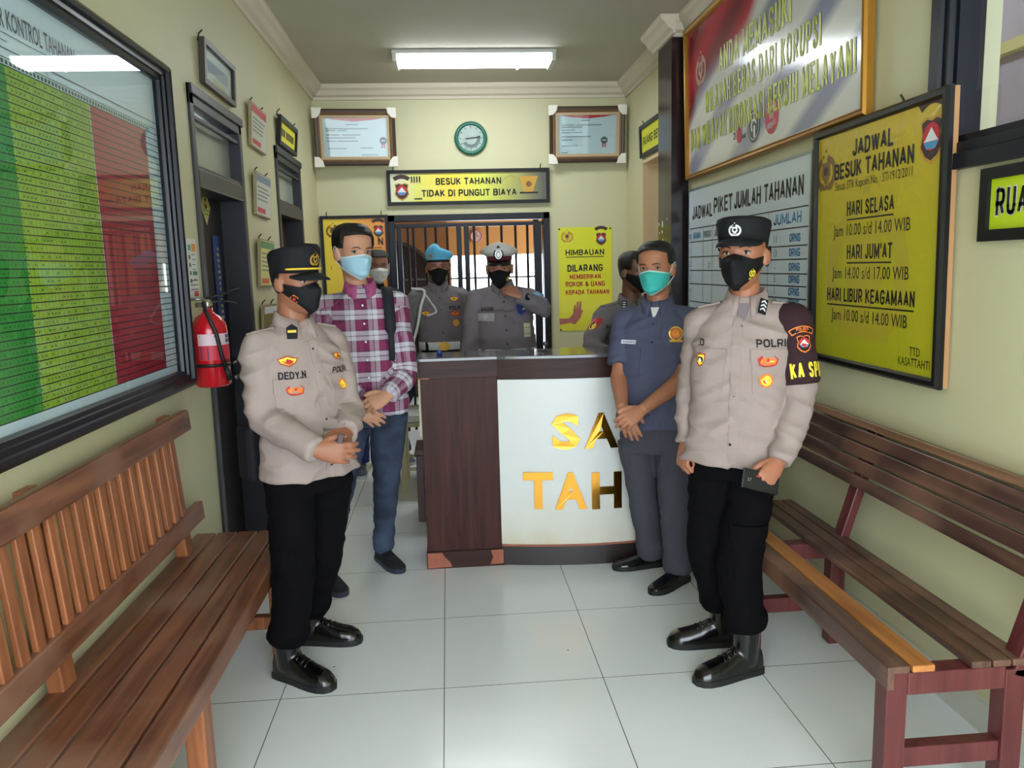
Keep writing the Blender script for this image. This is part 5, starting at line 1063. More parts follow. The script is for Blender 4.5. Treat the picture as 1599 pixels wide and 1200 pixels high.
    def sleeve(s, mb, S, E, W, r=(0.066, 0.060, 0.055, 0.051, 0.042), upto=1.0):
        p = limb(S, E, W); n = len(p); m = max(3, int(round(n*upto))); rad = [interp([(0, r[0]), (0.25, r[1]), (0.5, r[2]), (0.72, r[3]), (1.0, r[4])], k/(n-1))[0] for k in range(n)]
        mb.tube(p[:m], rad[:m], 18); mb.sphere(S, r[0], 18, 12); c = s.neck-UPV*0.05*s.k; d = S-c
        mb.tube([c+d*0.15+UPV*0.002, c+d*0.6+UPV*0.004, S+UPV*0.002], [0.05, 0.057, r[0]*0.98], 16); return p[:m]
    def trousers_mb(s, waist, hips, knees, anks, r=(0.098, 0.088, 0.070, 0.066, 0.072), blouse=0.0, wide=1.0, belly=0.0):
        mb = MB(); pz = s.pel.z
        s.torso_mb([(pz-0.10, 0.150*wide, 0.100, 0.112), (pz-0.03, 0.166*wide, 0.112, 0.122), (pz+0.05, 0.162*wide, 0.112+belly*0.5, 0.112), (waist, 0.152*wide, 0.110+belly, 0.104)], mb)
        for h, k_, a in zip(hips, knees, anks):
            p = limb(h, k_, a); n = len(p); rad = [interp([(0, r[0]), (0.22, r[1]), (0.5, r[2]), (0.75, r[3]), (1.0, r[4])], i/(n-1))[0] for i in range(n)]
            if blouse: rad[-2] += blouse; rad[-3] += blouse*0.8
            mb.tube(p, rad, 18)
        return mb
    def patch(s, bvh, name, pts, org, u, v, n, off, mats, thick=0.0025, parent=None, grid=None):
        """flat outline laid on the garment: pts in (u, v) metres; a solid slab of the given thickness"""
        u, v, n = Vector(u).normalized(), Vector(v).normalized(), Vector(n).normalized(); org = Vector(org)
        def on(a, b, o):
            p = org+u*a+v*b-s.O; h = bvh.ray_cast(p+n*0.22, -n, 0.5)
            return (h[0] if h[0] is not None else p)+n*o+s.O
        mb = MB()
        if grid:
            x0, x1, y0, y1 = grid; gx = max(2, int((x1-x0)/0.012)); gy = max(2, int((y1-y0)/0.012))
            G = [[on(lerp(x0, x1, i/gx), lerp(y0, y1, j/gy), off+thick) for i in range(gx+1)] for j in range(gy+1)]; B = [[on(lerp(x0, x1, i/gx), lerp(y0, y1, j/gy), -0.004) for i in range(gx+1)] for j in range(gy+1)]
            for j in range(gy): mb.loft([G[j], G[j+1]], caps=False, smooth=True, closed=False)
            rim = [(i, 0) for i in range(gx)]+[(gx, j) for j in range(gy)]+[(gx-i, gy) for i in range(gx)]+[(0, gy-j) for j in range(gy)]
            mb.loft([[B[j][i] for i, j in rim], [G[j][i] for i, j in rim]], caps=False, smooth=False)
        else:
            mb.loft([[on(a, b, -0.004) for a, b in pts], [on(a, b, off+thick) for a, b in pts]], smooth=False)
        return s.put(name, mb, mats, parent)
    def decal(s, bvh, name, mb2, org, u, v, n, off, mats, parent=None):
        """flat artwork (MB with x, y, layer z) laid on the garment"""
        u, v, n = Vector(u).normalized(), Vector(v).normalized(), Vector(n).normalized(); org = Vector(org); out = MB(); out.f, out.m, out.sm = mb2.f, mb2.m, mb2.sm
        for q in mb2.v:
            p = org+u*q.x+v*q.y-s.O; h = bvh.ray_cast(p+n*0.22, -n, 0.5); out.v.append((h[0] if h[0] is not None else p)+n*(off+q.z)+s.O)
        return s.put(name, out, mats, parent)
    def wrap(s, name, mb2, c, axis, n, r, mats, parent=None):
        """flat artwork bent round a sleeve of radius r; axis points up the arm"""
        axis = Vector(axis).normalized(); n = Vector(n); n = (n-axis*n.dot(axis)).normalized(); u = axis.cross(n); out = MB(); out.f, out.m, out.sm = mb2.f, mb2.m, mb2.sm
        for q in mb2.v: a = q.x/r; out.v.append(Vector(c)+axis*q.y+(n*math.cos(a)+u*math.sin(a))*(r+q.z))
        return s.put(name, out, mats, parent)
    def chest(s, a, z):
        n = (s.Yf+s.X*(a*2.6)).normalized(); return s.tp(a, 0.06, z), UPV.cross(n), UPV, n
    def eyes(s, gaze=0.0, brow=0.004, closed=0.0):
        M = s.HM
        for sg in (-1, 1):
            ys = hp(math.atan2(0.032, 0.09), 0.0).y; c = Vector((sg*0.032, ys-0.004, 0.0)); tilt = Matrix.Rotation(-sg*math.radians(14), 4, 'Z')
            mb = MB(); mb.sphere(M @ c, 1, 16, 10, M=M.to_3x3().to_4x4() @ tilt @ Matrix.Diagonal((0.0142, 0.0085, 0.0066*(1-closed), 1)))
            mb.sphere(M @ (c+Vector((gaze, 0.0062, 0.0005))), 1, 12, 8, 1, M=M.to_3x3().to_4x4() @ Matrix.Diagonal((0.0056, 0.0030, 0.0056*(1-closed*0.8), 1)))
            e = s.put('eye', mb, [M_EYEW, M_IRIS])
            mb = MB(); q = [c+Vector((0.0158*math.cos(a), 0.0075*math.sin(a)-0.0005-0.004*abs(math.cos(a))**3, 0.0072*(1-closed)*math.sin(a))) for a in [math.radians(t) for t in range(8, 173, 15)]]
            mb.tube([M @ p for p in q], 0.0016, 6); s.put('upper_lid', mb, M_LASH, e)
            mb = MB(); q = [Vector((sg*x, hp(math.atan2(x, 0.09), z).y+0.002-0.06*max(0, x-0.045), z)) for x, z in ((0.014, 0.0165), (0.022, 0.0205), (0.034, 0.0225), (0.044, 0.0205), (0.051, 0.0165))]
            mb.tube([M @ p for p in q], [0.0025, brow, brow, brow*0.8, 0.0014], 8, flat=0.55); s.put('eyebrow', mb, M_HAIR)
    def face(s):
        """nose tip, lips already in the head; adds nothing more"""
    def hair(s, hl, thick=0.012, top=0.012):
        """hl(theta) = hairline height; shell grown over the scalp"""
        n, m = 56, 16; rings = []
        for i in range(m+1):
            t = i/m; rr = []
            for k in range(n):
                th = 2*math.pi*k/n; z0 = hl(th); z = lerp(z0, 0.1145, t**0.85); o_ = thick*min(1, t*7)**0.5+(0.0004 if t == 0 else 0)+top*t*t*0.5
                p = hp(th, z, o_, False); p.z += top*t*t; rr.append(s.HM @ p)
            rings.append(rr)
        mb = MB(); mb.loft(rings, caps=False); mb.add([p for p in rings[-1]], [tuple(range(n))], 0, True); return s.put('hair', mb, M_HAIR)
    def mask(s, kind, m, strap_m, m_edge=None):
        M = s.HM; nT, nZ = 30, 18; tmax = math.radians(98 if kind == 'fabric' else 84); G = []
        for j in range(nZ+1):
            r_ = []
            for i in range(nT+1):
                u = -1+2*i/nT; th = u*tmax; au = abs(u); t = j/nZ
                if kind == 'fabric':
                    zt = lerp(-0.002, -0.020, min(1, au*2.2)) if au < 0.45 else lerp(-0.020, -0.006, (au-0.45)/0.55); zb = lerp(-0.126, -0.034, max(0, (au-0.12)/0.88)**1.25)
                else: zt = lerp(-0.006, -0.022, min(1, au*1.3)); zb = lerp(-0.122, -0.078, au**1.6)
                z = lerp(zt, zb, t); zz = max(z, -0.116); p = hp(th, zz, 0.0045, False); e = min(1, min(t, 1-t)*7)*min(1, (1-au)*9)
                nz = math.exp(-((zz+0.036)/0.03)**2)
                p.y += (0.021*nz*math.exp(-(p.x/0.024)**2)+0.006*math.exp(-(p.x/0.03)**2))*max(0.25, e)+0.004*e
                if kind == 'fabric': p.y += 0.004*math.exp(-(p.x/0.006)**2)*e
                else: p.y += 0.0035*e*abs(math.sin(t*math.pi*3.0))*(1-au*0.5)
                if zz > z: p.z = z; p.y -= (zz-z)*1.2
                r_.append(M @ p)
            G.append(r_)
        mb = MB()
        for j in range(nZ): mb.loft([G[j], G[j+1]], 1 if (m_edge and (j == 0 or j == nZ-1)) else 0, caps=False, closed=False)
        o = s.put('face_mask', mb, [m, m_edge or m])
        for sg, i in ((-1, 0), (1, nT)):
            ear = [Vector((sg*0.0875, -0.006, 0.022)), Vector((sg*0.086, -0.026, 0.008)), Vector((sg*0.085, -0.024, -0.022)), Vector((sg*0.081, -0.008, -0.042))]
            k = 0 if kind != 'fabric' else 2
            pts = spline([G[k][i]]+[M @ q for q in ear]+[G[nZ-k][i]], 5); mb = MB(); mb.tube(pts, 0.0016 if kind != 'fabric' else 0.0032, 6); s.put('ear_loop', mb, strap_m, o)
        s.mask_o = o; return o
    def mask_decal(s, name, mb2, th, z, mats):
        b = s.bvh(s.mask_o); R = s.HM.to_3x3(); n = (R @ Vector((math.sin(th), math.cos(th), -0.1))).normalized(); u = (R @ Vector((-math.cos(th), math.sin(th), 0))).normalized(); v = n.cross(u)
        return s.decal(b, name, mb2, s.HM @ Vector((0, 0, z)), u, v, n, 0.0008, mats, s.mask_o)
    def shell(s, rows, m, name, n=40, off=0.0, top=True, parent=None):
        """cap crowns: rows (z, half width, front, back, forward shift)"""
        rings = []
        for z, w, f, b, sh in rows:
            rr = []
            for k in range(n):
                a = 2*math.pi*k/n; sn, cs = math.sin(a), math.cos(a); rr.append(s.HM @ Vector((w*sn, (f if cs > 0 else b)*cs+sh, z[0]+z[1]*cs if isinstance(z, tuple) else z)))
            rings.append(rr)
        mb = MB(); mb.loft(rings, caps=top); return s.put(name, mb, m, parent)
    def visor(s, z, w, f, length, drop, m, parent, half=62, curve=0.012):
        n = 20; a_, b_, c_, d_ = [], [], [], []
        for k in range(n+1):
            u = -1+2*k/n; th = u*math.radians(half); x, y = w*math.sin(th), f*math.cos(th); ln_ = length*(1-abs(u)**2.6)**0.6 if abs(u) < 1 else 0; zz = z-curve*u*u*1.6
            a_.append(s.HM @ Vector((x*0.98, y-0.006, zz+0.003))); b_.append(s.HM @ Vector((x*1.02, y+ln_, zz-drop*ln_/length if length else zz)))
            c_.append(s.HM @ Vector((x*1.02, y+ln_-0.001, zz-drop*ln_/length-0.0045))); d_.append(s.HM @ Vector((x*0.98, y-0.006, zz-0.002)))
        mb = MB(); rings = [[a_[k], lerp(a_[k], b_[k], 0.5)+s.HM.to_3x3() @ Vector((0, 0, 0.003)), b_[k], c_[k], lerp(c_[k], d_[k], 0.5), d_[k]] for k in range(n+1)]; mb.loft(rings); return s.put('visor', mb, m, parent)
    def collar(s, m, spread=0.03, h=0.045, gap=16, tip=0.06):
        n = 26; rings = []
        for k in range(n+1):
            th = math.radians(gap+(360-2*gap)*k/n); fr_ = max(0, math.cos(th)); bk = 1-fr_; R = lambda r, z: s.neck+s.X*(r*1.04*math.sin(th))+s.Yf*(r*math.cos(th)+0.004)+Vector((0, 0, z))
            top = lerp(h, 0.012, fr_**0.8); ro = lerp(0.079, 0.098, fr_); zb = lerp(-0.012, -tip, fr_**2.5)
            rings.append([R(0.060, -0.012), R(0.060, top), R(0.0655, top+0.002), R(ro, zb), R(ro-0.006, zb-0.002), R(0.068, -0.02)])
        mb = MB(); mb.loft(rings, smooth=True); return s.put('collar', mb, m)
    def shoe(s, heel, toe, kind, top, m, ms, laces=True):
        """foot from heel to toe on the floor; top = where the shaft or ankle goes"""
        heel, toe = Vector(heel), Vector(toe); heel.z = toe.z = 0; d = (toe-heel); L = d.length; d.normalize(); x = d.cross(UPV); top = Vector(top)
        prof = {'boot': [(0.0, .020, .075), (.03, .033, .10), (.12, .038, .125), (.28, .039, .13), (.42, .042, .108), (.56, .047, .088), (.72, .050, .074), (.85, .047, .066), (.94, .036, .052), (1.0, .014, .034)],
                'shoe': [(0.0, .018, .062), (.03, .030, .078), (.15, .035, .088), (.30, .036, .088), (.45, .041, .072), (.6, .046, .058), (.75, .047, .048), (.87, .041, .042), (.95, .028, .034), (1.0, .010, .022)]}[kind]
        mb = MB(); rings = []
        for t, hw, h in prof:
            rr = []
            for k in range(20):
                a = 2*math.pi*k/20; ca, sa = math.cos(a), math.sin(a); zz = 0.014+(h-0.014)*abs(sa)**0.75 if sa > 0 else 0.014
                rr.append(heel+d*(t*L)+x*(hw*math.copysign(abs(ca)**0.8, ca))+UPV*zz)
            rings.append(rr)
        mb.loft(rings); an = heel+d*(L*0.235)
        mb.tube([an+UPV*0.05, an+UPV*0.10, top], [0.044, 0.048, 0.060] if kind == 'boot' else [0.036, 0.036, 0.034], 16)
        me, V = remesh(mb, 0.0055, 3); V = V-np.array(s.O); me.vertices.foreach_set('co', V.ravel()); me.update(); me.materials.append(m)
        o = bpy.data.objects.new('boot' if kind == 'boot' else 'shoe', me); COL.objects.link(o); o.parent = s.o
        out = [(t, hw+0.0015) for t, hw, h in prof]; pts = [heel+d*(t*L*1.015-0.003)+x*w_ for t, w_ in out]+[heel+d*(t*L*1.015-0.003)-x*w_ for t, w_ in reversed(out)]
        mb = MB(); mb.loft([[p+UPV*0.0005 for p in pts], [p+UPV*0.024 for p in pts]], smooth=False); s.put('sole', mb, ms, o)
        if laces:
            mb = MB()
            for k in range(5):
                t = 0.30+0.075*k; hw, h = interp([(a, b, c) for a, b, c in prof], t); h += 0.007; c = heel+d*(t*L); e = 1 if k % 2 else -1
                mb.tube([c-x*hw*0.55+UPV*(h*0.86), c+d*0.006*e+UPV*h, c+x*hw*0.55+UPV*(h*0.86)], 0.0026, 6)
            s.put('lace', mb, m, o)
        return o
    def buttons(s, bvh, zs, m, a=0.0, r=0.006):
        for z in zs:
            org, u, v, n = s.chest(a, z); mb = MB(); mb.disc(0, 0, r, 0.0, n=12); s.decal(bvh, 'button', mb, org, u, v, n, 0.004, m)
def badge2(mb, kind, s):
    """small embroidered marks; materials: 0 orange, 1 red, 2 gold, 3 white, 4 black"""
    if kind == 'wings':
        mb.poly([(-0.5*s, 0.12*s), (-0.2*s, 0.2*s), (0, 0.28*s), (0.2*s, 0.2*s), (0.5*s, 0.12*s), (0.38*s, -0.1*s), (0.15*s, -0.2*s), (0, -0.26*s), (-0.15*s, -0.2*s), (-0.38*s, -0.1*s)], 0, 1)
        mb.poly([(-0.44*s, 0.1*s), (-0.2*s, 0.15*s), (0, 0.22*s), (0.2*s, 0.15*s), (0.44*s, 0.1*s), (0.32*s, -0.07*s), (0, -0.19*s), (-0.32*s, -0.07*s)], 0.0005, 2); mb.disc(0, 0.02*s, 0.1*s, 0.001, 1, 10); mb.rect(-0.3*s, -0.02*s, -0.12*s, 0.02*s, 0.001, 1); mb.rect(0.12*s, -0.02*s, 0.3*s, 0.02*s, 0.001, 1)
    elif kind == 'flower':
        mb.poly([(0.5*s*(1 if k % 2 else 0.8)*math.cos(k*math.pi/8), 0.5*s*(1 if k % 2 else 0.8)*math.sin(k*math.pi/8)) for k in range(16)], 0, 0); mb.disc(0, 0, 0.33*s, 0.0005, 2, 14); mb.disc(0, 0, 0.2*s, 0.001, 1, 12); mb.disc(0, 0, 0.1*s, 0.0015, 3, 8)
    elif kind == 'bar':
        mb.poly([(-0.5*s, 0.1*s), (-0.3*s, 0.26*s), (0.3*s, 0.26*s), (0.5*s, 0.1*s), (0.42*s, -0.18*s), (0.2*s, -0.26*s), (-0.2*s, -0.26*s), (-0.42*s, -0.18*s)], 0, 1); mb.poly([(-0.42*s, 0.06*s), (0, 0.2*s), (0.42*s, 0.06*s), (0.34*s, -0.14*s), (0, -0.2*s), (-0.34*s, -0.14*s)], 0.0005, 0); mb.rect(-0.3*s, -0.04*s, 0.3*s, 0.03*s, 0.001, 2); mb.disc(0, 0.06*s, 0.08*s, 0.0013, 1, 8)
    elif kind == 'shield':
        pts = [(-0.4, 0.45), (0, 0.5), (0.4, 0.45), (0.38, 0), (0.22, -0.35), (0, -0.5), (-0.22, -0.35), (-0.38, 0)]; mb.poly([(x*s, y*s) for x, y in pts], 0, 1); mb.poly([(x*s*0.8, y*s*0.8) for x, y in pts], 0.0005, 2); mb.disc(0, 0, 0.24*s, 0.001, 4, 12); mb.disc(0, 0, 0.14*s, 0.0014, 3, 10)
    return mb
BADGE = [M_ORB, M_REDB, M_PIP, M_WHC, M_THREAD]
def up_patch_epaulette(p, bvh, side, m):
    """shoulder strap lying from the collar to the sleeve head"""
    c = p.neck-UPV*0.05*p.k; u = (p.X*side-UPV*0.28).normalized(); n = (UPV+p.X*side*0.35).normalized(); v = n.cross(u)
    return p.patch(bvh, 'epaulette', [(0.075, -0.024), (0.16, -0.027), (0.172, 0.0), (0.16, 0.027), (0.075, 0.024)], c-p.Yf*0.005, u, v, n, 0.002, m, 0.004)
def legs(p, footR, footL, top_z, spread=0.088, kfwd=0.03, ank_in=0.235, kside=0.0):
    """hips, knees and ankles over given heel/toe pairs; returns lists for right and left"""
    hips, knees, anks = [], [], []
    for sg, (h, t) in ((1, footR), (-1, footL)):
        hip = p.pel+p.X*(sg*spread)-UPV*0.05; a = lerp(Vector(h), Vector(t), ank_in); ank = Vector((a.x, a.y, top_z)); kn = lerp(hip, Vector((a.x, a.y, 0.08)), 0.52)+p.Yf*kfwd+p.X*kside
        hips.append(hip); knees.append(kn); anks.append(ank); p.leg_core(hip, kn, Vector((a.x, a.y, 0.12)))
    return hips, knees, anks
def foot(h, t, L):
    """heel and toe on the floor, the length forced to L"""
    h, t = Vector(h), Vector(t); d = (t-h); d.z = 0; return (h, h+d.normalized()*L)
def uniform_front(p, bvh, m, z_pocket, w=0.115, h=0.125, a0=0.092, lower=True):
    """placket, two breast pockets with flaps"""
    zt, zb = p.neck.z-0.06, p.hem+0.03
    org, u, v, n = p.chest(0, (zt+zb)/2); p.patch(bvh, 'placket', None, org, u, v, n, 0.001, m, 0.003, grid=(-0.017, 0.017, -(zt-zb)/2, (zt-zb)/2))
    for a in (a0, -a0):
        org, u, v, n = p.chest(a, z_pocket); pk = p.patch(bvh, 'pocket', None, org, u, v, n, 0.001, m, 0.003, grid=(-w/2, w/2, -h, 0.0))
        fl = p.patch(bvh, 'pocket_flap', None, org+UPV*0.012, u, v, n, 0.004, m, 0.003, pk, grid=(-w/2-0.004, w/2+0.004, -0.05, 0.0))
    p.buttons(bvh, [zt-0.03-k*0.085 for k in range(6)], M_THREAD, 0, 0.005)
def name_tape(p, bvh, st, a, z, size=0.026, m=None, **k):
    org, u, v, n = p.chest(a, z); mb = MB(); add_text(mb, st, 0, -size*0.35, size, 0.0, bold=0.035, **k); return p.decal(bvh, 'name_lettering', mb, org, u, v, n, 0.003, m or M_THREAD)
def chest_badge(p, bvh, kind, a, z, s, name='badge'):
    org, u, v, n = p.chest(a, z); return p.decal(bvh, name, badge2(MB(), kind, s), org, u, v, n, 0.0085, BADGE)

# ================================================================ officer in the peaked field cap (left, near)
p = Person('officer beside the left bench in a yellow banded black peaked cap, hands together', skin('umber', (150, 98, 74)), (0.70, -0.71), (-0.56, 2.99, 0), P(457, 505, 2.99), P(483, 722, 2.97), 1.62)
p.set_head(P(461, 439, 2.97), (0.84, -0.54), -2, 0, 0.96)
SR, SL = p.neck+p.X*0.152-UPV*0.088, p.neck-p.X*0.152-UPV*0.088
ER, WR = P(410, 655, 2.83), P(493, 703, 2.70)
EL, WL = P(546, 640, 3.02), P(541, 676, 2.84)
p.arm_core(1, SR, ER, WR); p.arm_core(-1, SL, EL, WL)
hand_pieces(p.body, WR+(WR-ER).normalized()*0.0, P(535, 708, 2.70)-WR+Vector((0, 0, 0.0)), Vector((-0.35, -0.85, 0.15)), 1, (0.28, 0.5, 0.35), thumb=(0.62, 0.8, -0.2))
hand_pieces(p.body, WL, P(532, 722, 2.69)-WL, Vector((0.85, -0.15, 0.45)), -1, (0.35, 0.55, 0.4), thumb=(0.7, 0.7, -0.25))
fR, fL = foot(F(433, 1053), F(518, 1078), 0.285), foot(F(462, 1003), F(556, 1003), 0.285)
hips, knees, anks = legs(p, fR, fL, 0.15)
p.finish_body(); p.hem = 0.80
mb = p.torso_mb(p.std_profile(0.80, 0.012, 0.98, 0.012)); a1 = p.sleeve(mb, SR, ER, WR); a2 = p.sleeve(mb, SL, EL, WL)
sh = p.skin_mesh('shirt', mb, M_KHAKI, 0.007, 3, 0.010, seed=1.0); B = p.bvh(sh)
tr = p.skin_mesh('trousers', p.trousers_mb(0.90, hips, knees, anks, (0.094, 0.085, 0.076, 0.074, 0.068), 0.012, 0.95), M_BLACKT, 0.008, 4, 0.006, wf=(6, 6, 13), seed=4.0)
TB = p.bvh(tr)
kp = lerp(hips[0], knees[0], 0.82); p.patch(TB, 'cargo_pocket', None, kp+p.X*0.02, p.Yf, UPV, p.X-p.Yf*0.05, 0.0, M_BLACKT, 0.003, tr, grid=(-0.065, 0.075, -0.13, 0.05))
p.patch(TB, 'pocket_flap', None, kp+p.X*0.02+UPV*0.06, p.Yf, UPV, p.X, 0.003, M_BLACKT, 0.003, tr, grid=(-0.07, 0.08, -0.055, 0.0))
for f_, a_ in ((fR, anks[0]), (fL, anks[1])): p.shoe(f_[0], f_[1], 'boot', Vector((a_.x, a_.y, 0.24)), M_BOOT, M_SOLE)
p.collar(M_KHAKI); uniform_front(p, B, M_KHAKI, p.neck.z-0.20)
for sg in (1, -1): up_patch_epaulette(p, B, sg, M_KHAKI)
name_tape(p, B, 'DEDY.N', 0.088, p.neck.z-0.175, 0.034, fit=0.095); name_tape(p, B, 'POLRI', -0.09, p.neck.z-0.175, 0.028, fit=0.075)
chest_badge(p, B, 'wings', 0.098, p.neck.z-0.125, 0.072); chest_badge(p, B, 'bar', 0.088, p.neck.z-0.228, 0.066); chest_badge(p, B, 'wings', -0.09, p.neck.z-0.125, 0.05); chest_badge(p, B, 'flower', -0.09, p.neck.z-0.23, 0.045)
# rank tab on the collar tip
n = (p.Yf+p.X*0.9).normalized(); v = (UPV-n*0.2).normalized(); u = UPV.cross(n)
c0 = p.neck+p.X*0.058+p.Yf*0.082-UPV*0.022
mb = MB(); M_ = frame_matrix(c0+n*0.006, u, v); mb.prism([(-0.018, -0.028), (0.018, -0.028), (0.02, 0.012), (0.0, 0.026), (-0.02, 0.012)], 0, 0.004, M=M_); mb.prism([(-0.015, -0.006), (0.015, -0.006), (0.015, 0.003), (-0.015, 0.003)], 0.004, 0.0052, 1, M=M_); p.put('rank_tab', mb, [M_CAPB, M_YELC])
p.eyes(0.003); p.mask('fabric', M_MASKB, M_MASKB)
mb = MB(); mb.poly([(0.017*math.cos(math.pi/2+k*2*math.pi/5), 0.017*math.sin(math.pi/2+k*2*math.pi/5)) for k in range(5)], 0, 0); mb.disc(0, 0, 0.006, 0.0004, 1, 8); add_text(mb, 'TNI', 0, -0.026, 0.009, 0.0002, 2, bold=0.03); p.mask_decal('mask_emblem', mb, math.radians(52), -0.058, [M_ORB, M_REDB, M_PIP])
p.hair(lambda th: 0.045 if math.cos(th) > -0.15 and abs(math.sin(th)) < 0.98 else -0.045+0.09*max(0, min(1, (math.cos(th)+0.55)/0.6)), 0.004, 0.0)
cap = p.shell([(0.030, 0.079, 0.094, 0.102, 0), ((0.050, 0.004), 0.081, 0.097, 0.105, 0.0), ((0.085, 0.016), 0.088, 0.104, 0.108, 0.0), ((0.108, 0.018), 0.090, 0.104, 0.110, 0.0), ((0.122, 0.018), 0.082, 0.094, 0.100, 0.0), ((0.128, 0.014), 0.05, 0.06, 0.06, 0.0), ((0.130, 0.012), 0.01, 0.01, 0.01, 0)], M_CAPB, 'cap')
p.visor(0.036, 0.082, 0.094, 0.062, 0.024, M_CAPB, cap)
mb = MB(); q = [p.HM @ Vector((0.084*math.sin(t), 0.101*math.cos(t), 0.044+0.004*math.cos(t))) for t in [math.radians(-72+6*k) for k in range(25)]]; mb.tube(q, 0.0075, 8, flat=0.55); p.put('yellow_band', mb, M_YELC, cap)
mb = MB(); torch_star(mb, 0, 0, 0.048, 0, [0, 1]); CB = p.bvh(cap); R_ = p.HM.to_3x3(); p.decal(CB, 'cap_emblem', mb, p.HM @ Vector((0, 0.1, 0.083)), R_ @ Vector((-1, 0, 0)), R_ @ Vector((0, 0, 1)), R_ @ Vector((0, 1, 0)), 0.003, [M_GOLDM, M_CAPB], cap)
# dark pouch on the belt behind the hip
o = MB(); mbp = p.spine(0.875)+p.X*0.10-p.Yf*0.185
for_M = Matrix.Translation(mbp) @ Matrix((p.X, p.Yf, UPV)).transposed().to_4x4()
o.box((-0.05, -0.055, -0.11), (0.06, 0.045, 0.11), M=for_M); o = o.build('belt_pouch', M_CAPB, bevel=0.02); tag(o, 'black pouch worn at the back hip of the officer by the left bench', 'pouch')
# small dark thing between his fingers
c = P(531, 690, 2.70); o = MB().box((-0.011, -0.006, -0.028), (0.011, 0.006, 0.028), M=Matrix.Translation(c) @ Matrix.Rotation(0.25, 4, 'Y')).build('lighter', mat('dark_brown_plastic', (52, 30, 26), 0.35), bevel=0.003); tag(o, 'small dark brown object held between the fingertips of the capped officer', 'lighter')

# ================================================================ man in the plaid shirt
p = Person('man in a maroon and white plaid shirt and blue jeans, pale blue mask, hands clasped', skin('light', (192, 142, 114)), (0.16, -0.99), (-0.44, 3.80, 0), P(562, 450, 3.89), P(577, 632, 3.88), 1.76)
p.set_head(P(552, 394, 3.88), (0.56, -0.83), -3, -2, 1.06)
SR, SL = p.neck+p.X*0.170-UPV*0.090, p.neck-p.X*0.170-UPV*0.090
ER, WR = P(505, 590, 3.84), P(556, 634, 3.68)
EL, WL = P(634, 588, 3.82), P(607, 617, 3.67)
p.arm_core(1, SR, ER, WR); p.arm_core(-1, SL, EL, WL)
hand_pieces(p.body, WR, P(604, 668, 3.655)-WR, Vector((-0.1, -1.0, 0.35)), 1, (0.25, 0.35, 0.3), thumb=(0.7, 0.7, 0.0))
hand_pieces(p.body, WL, P(553, 646, 3.595)-WL, Vector((0.2, -0.9, 0.55)), -1, (0.5, 0.7, 0.5), thumb=(0.55, 0.8, 0.1))
fR, fL = foot(F(505, 905), F(540, 936), 0.28), foot(F(592, 872), F(640, 905), 0.28)
hips, knees, anks = legs(p, fR, fL, 0.075)
p.finish_body(); p.hem = 0.865
mb = p.torso_mb(p.std_profile(0.865, 0.022, 1.06, 0.004)); a1 = p.sleeve(mb, SR, ER, WR); a2 = p.sleeve(mb, SL, EL, WL)
sh = p.skin_mesh('shirt', mb, M_PLAID, 0.007, 3, 0.009, seed=11.0, limbs=[(a1, 0.064, 1.37, 0.05), (a2, 0.064, 1.37, 0.05)]); B = p.bvh(sh)
tr = p.skin_mesh('trousers', p.trousers_mb(0.95, hips, knees, anks, (0.098, 0.085, 0.064, 0.056, 0.050), 0.006), M_JEANS, 0.008, 4, 0.005, wf=(6, 6, 16), seed=14.0)
for f_, a_ in ((fR, anks[0]), (fL, anks[1])): p.shoe(f_[0], f_[1], 'shoe', Vector((a_.x, a_.y, 0.12)), mat('black_knit_shoe', (22, 23, 28), 0.85, bump=0.2, bscale=200), mat('dark_blue_sole', (40, 44, 62), 0.5))
p.collar(mat('plaid_collar', (150, 70, 112), 0.85, var=0.4, vscale=40), tip=0.055)
zt, zb = p.neck.z-0.06, p.hem+0.02; org, u, v, n = p.chest(0, (zt+zb)/2); p.buttons(B, [zt-0.02-k*0.085 for k in range(6)], M_WHC, 0, 0.005)
p.eyes(0.004); p.mask('surgical', mat('mask_pale_blue', (164, 206, 226), 0.8, bump=0.05, bscale=200), M_WHC, mat('mask_white_edge', (222, 230, 234), 0.8))
p.hair(lambda th: 0.078-0.012*math.sin(th)**2 if math.cos(th) > 0.42 else (0.015 if math.cos(th) > 0.10 else (0.012 if math.cos(th) > -0.25 else -0.055)), 0.013, 0.014)
# shoulder bag strap and bag
mb = MB(); st = [p.neck-p.X*0.125+p.Yf*s_[0]-UPV*s_[1] for s_ in ((-0.13, 0.30), (-0.115, 0.10), (-0.06, 0.028), (0.0, 0.018), (0.06, 0.04), (0.105, 0.10), (0.130, 0.18), (0.14, 0.26), (0.135, 0.34))]
rings = []
sp_ = spline(st, 4)
for k, q in enumerate(sp_):
    d = (sp_[min(k+1, len(sp_)-1)]-sp_[max(k-1, 0)]).normalized(); nrm = p.X.cross(d).normalized(); w_ = 0.026 if k < 26 else 0.014; q = q+nrm*0.016; rings.append([q+p.X*w_-nrm*0.003, q-p.X*w_-nrm*0.003, q-p.X*w_+nrm*0.003, q+p.X*w_+nrm*0.003])
bag = empty('backpack', p.O, 'black backpack hanging from one shoulder of the plaid shirt man', 'backpack')
mb = MB(); mb.loft(rings, smooth=True); mb.v = [q-p.O for q in mb.v]; mb.build('shoulder_strap', mat('navy_webbing', (22, 24, 34), 0.8, bump=0.2, bscale=300), bag)
mb = MB(); bm_ = Matrix.Translation(p.spine(1.07)-p.Yf*0.245-p.X*0.09-p.O) @ Matrix((p.X, p.Yf, UPV)).transposed().to_4x4()
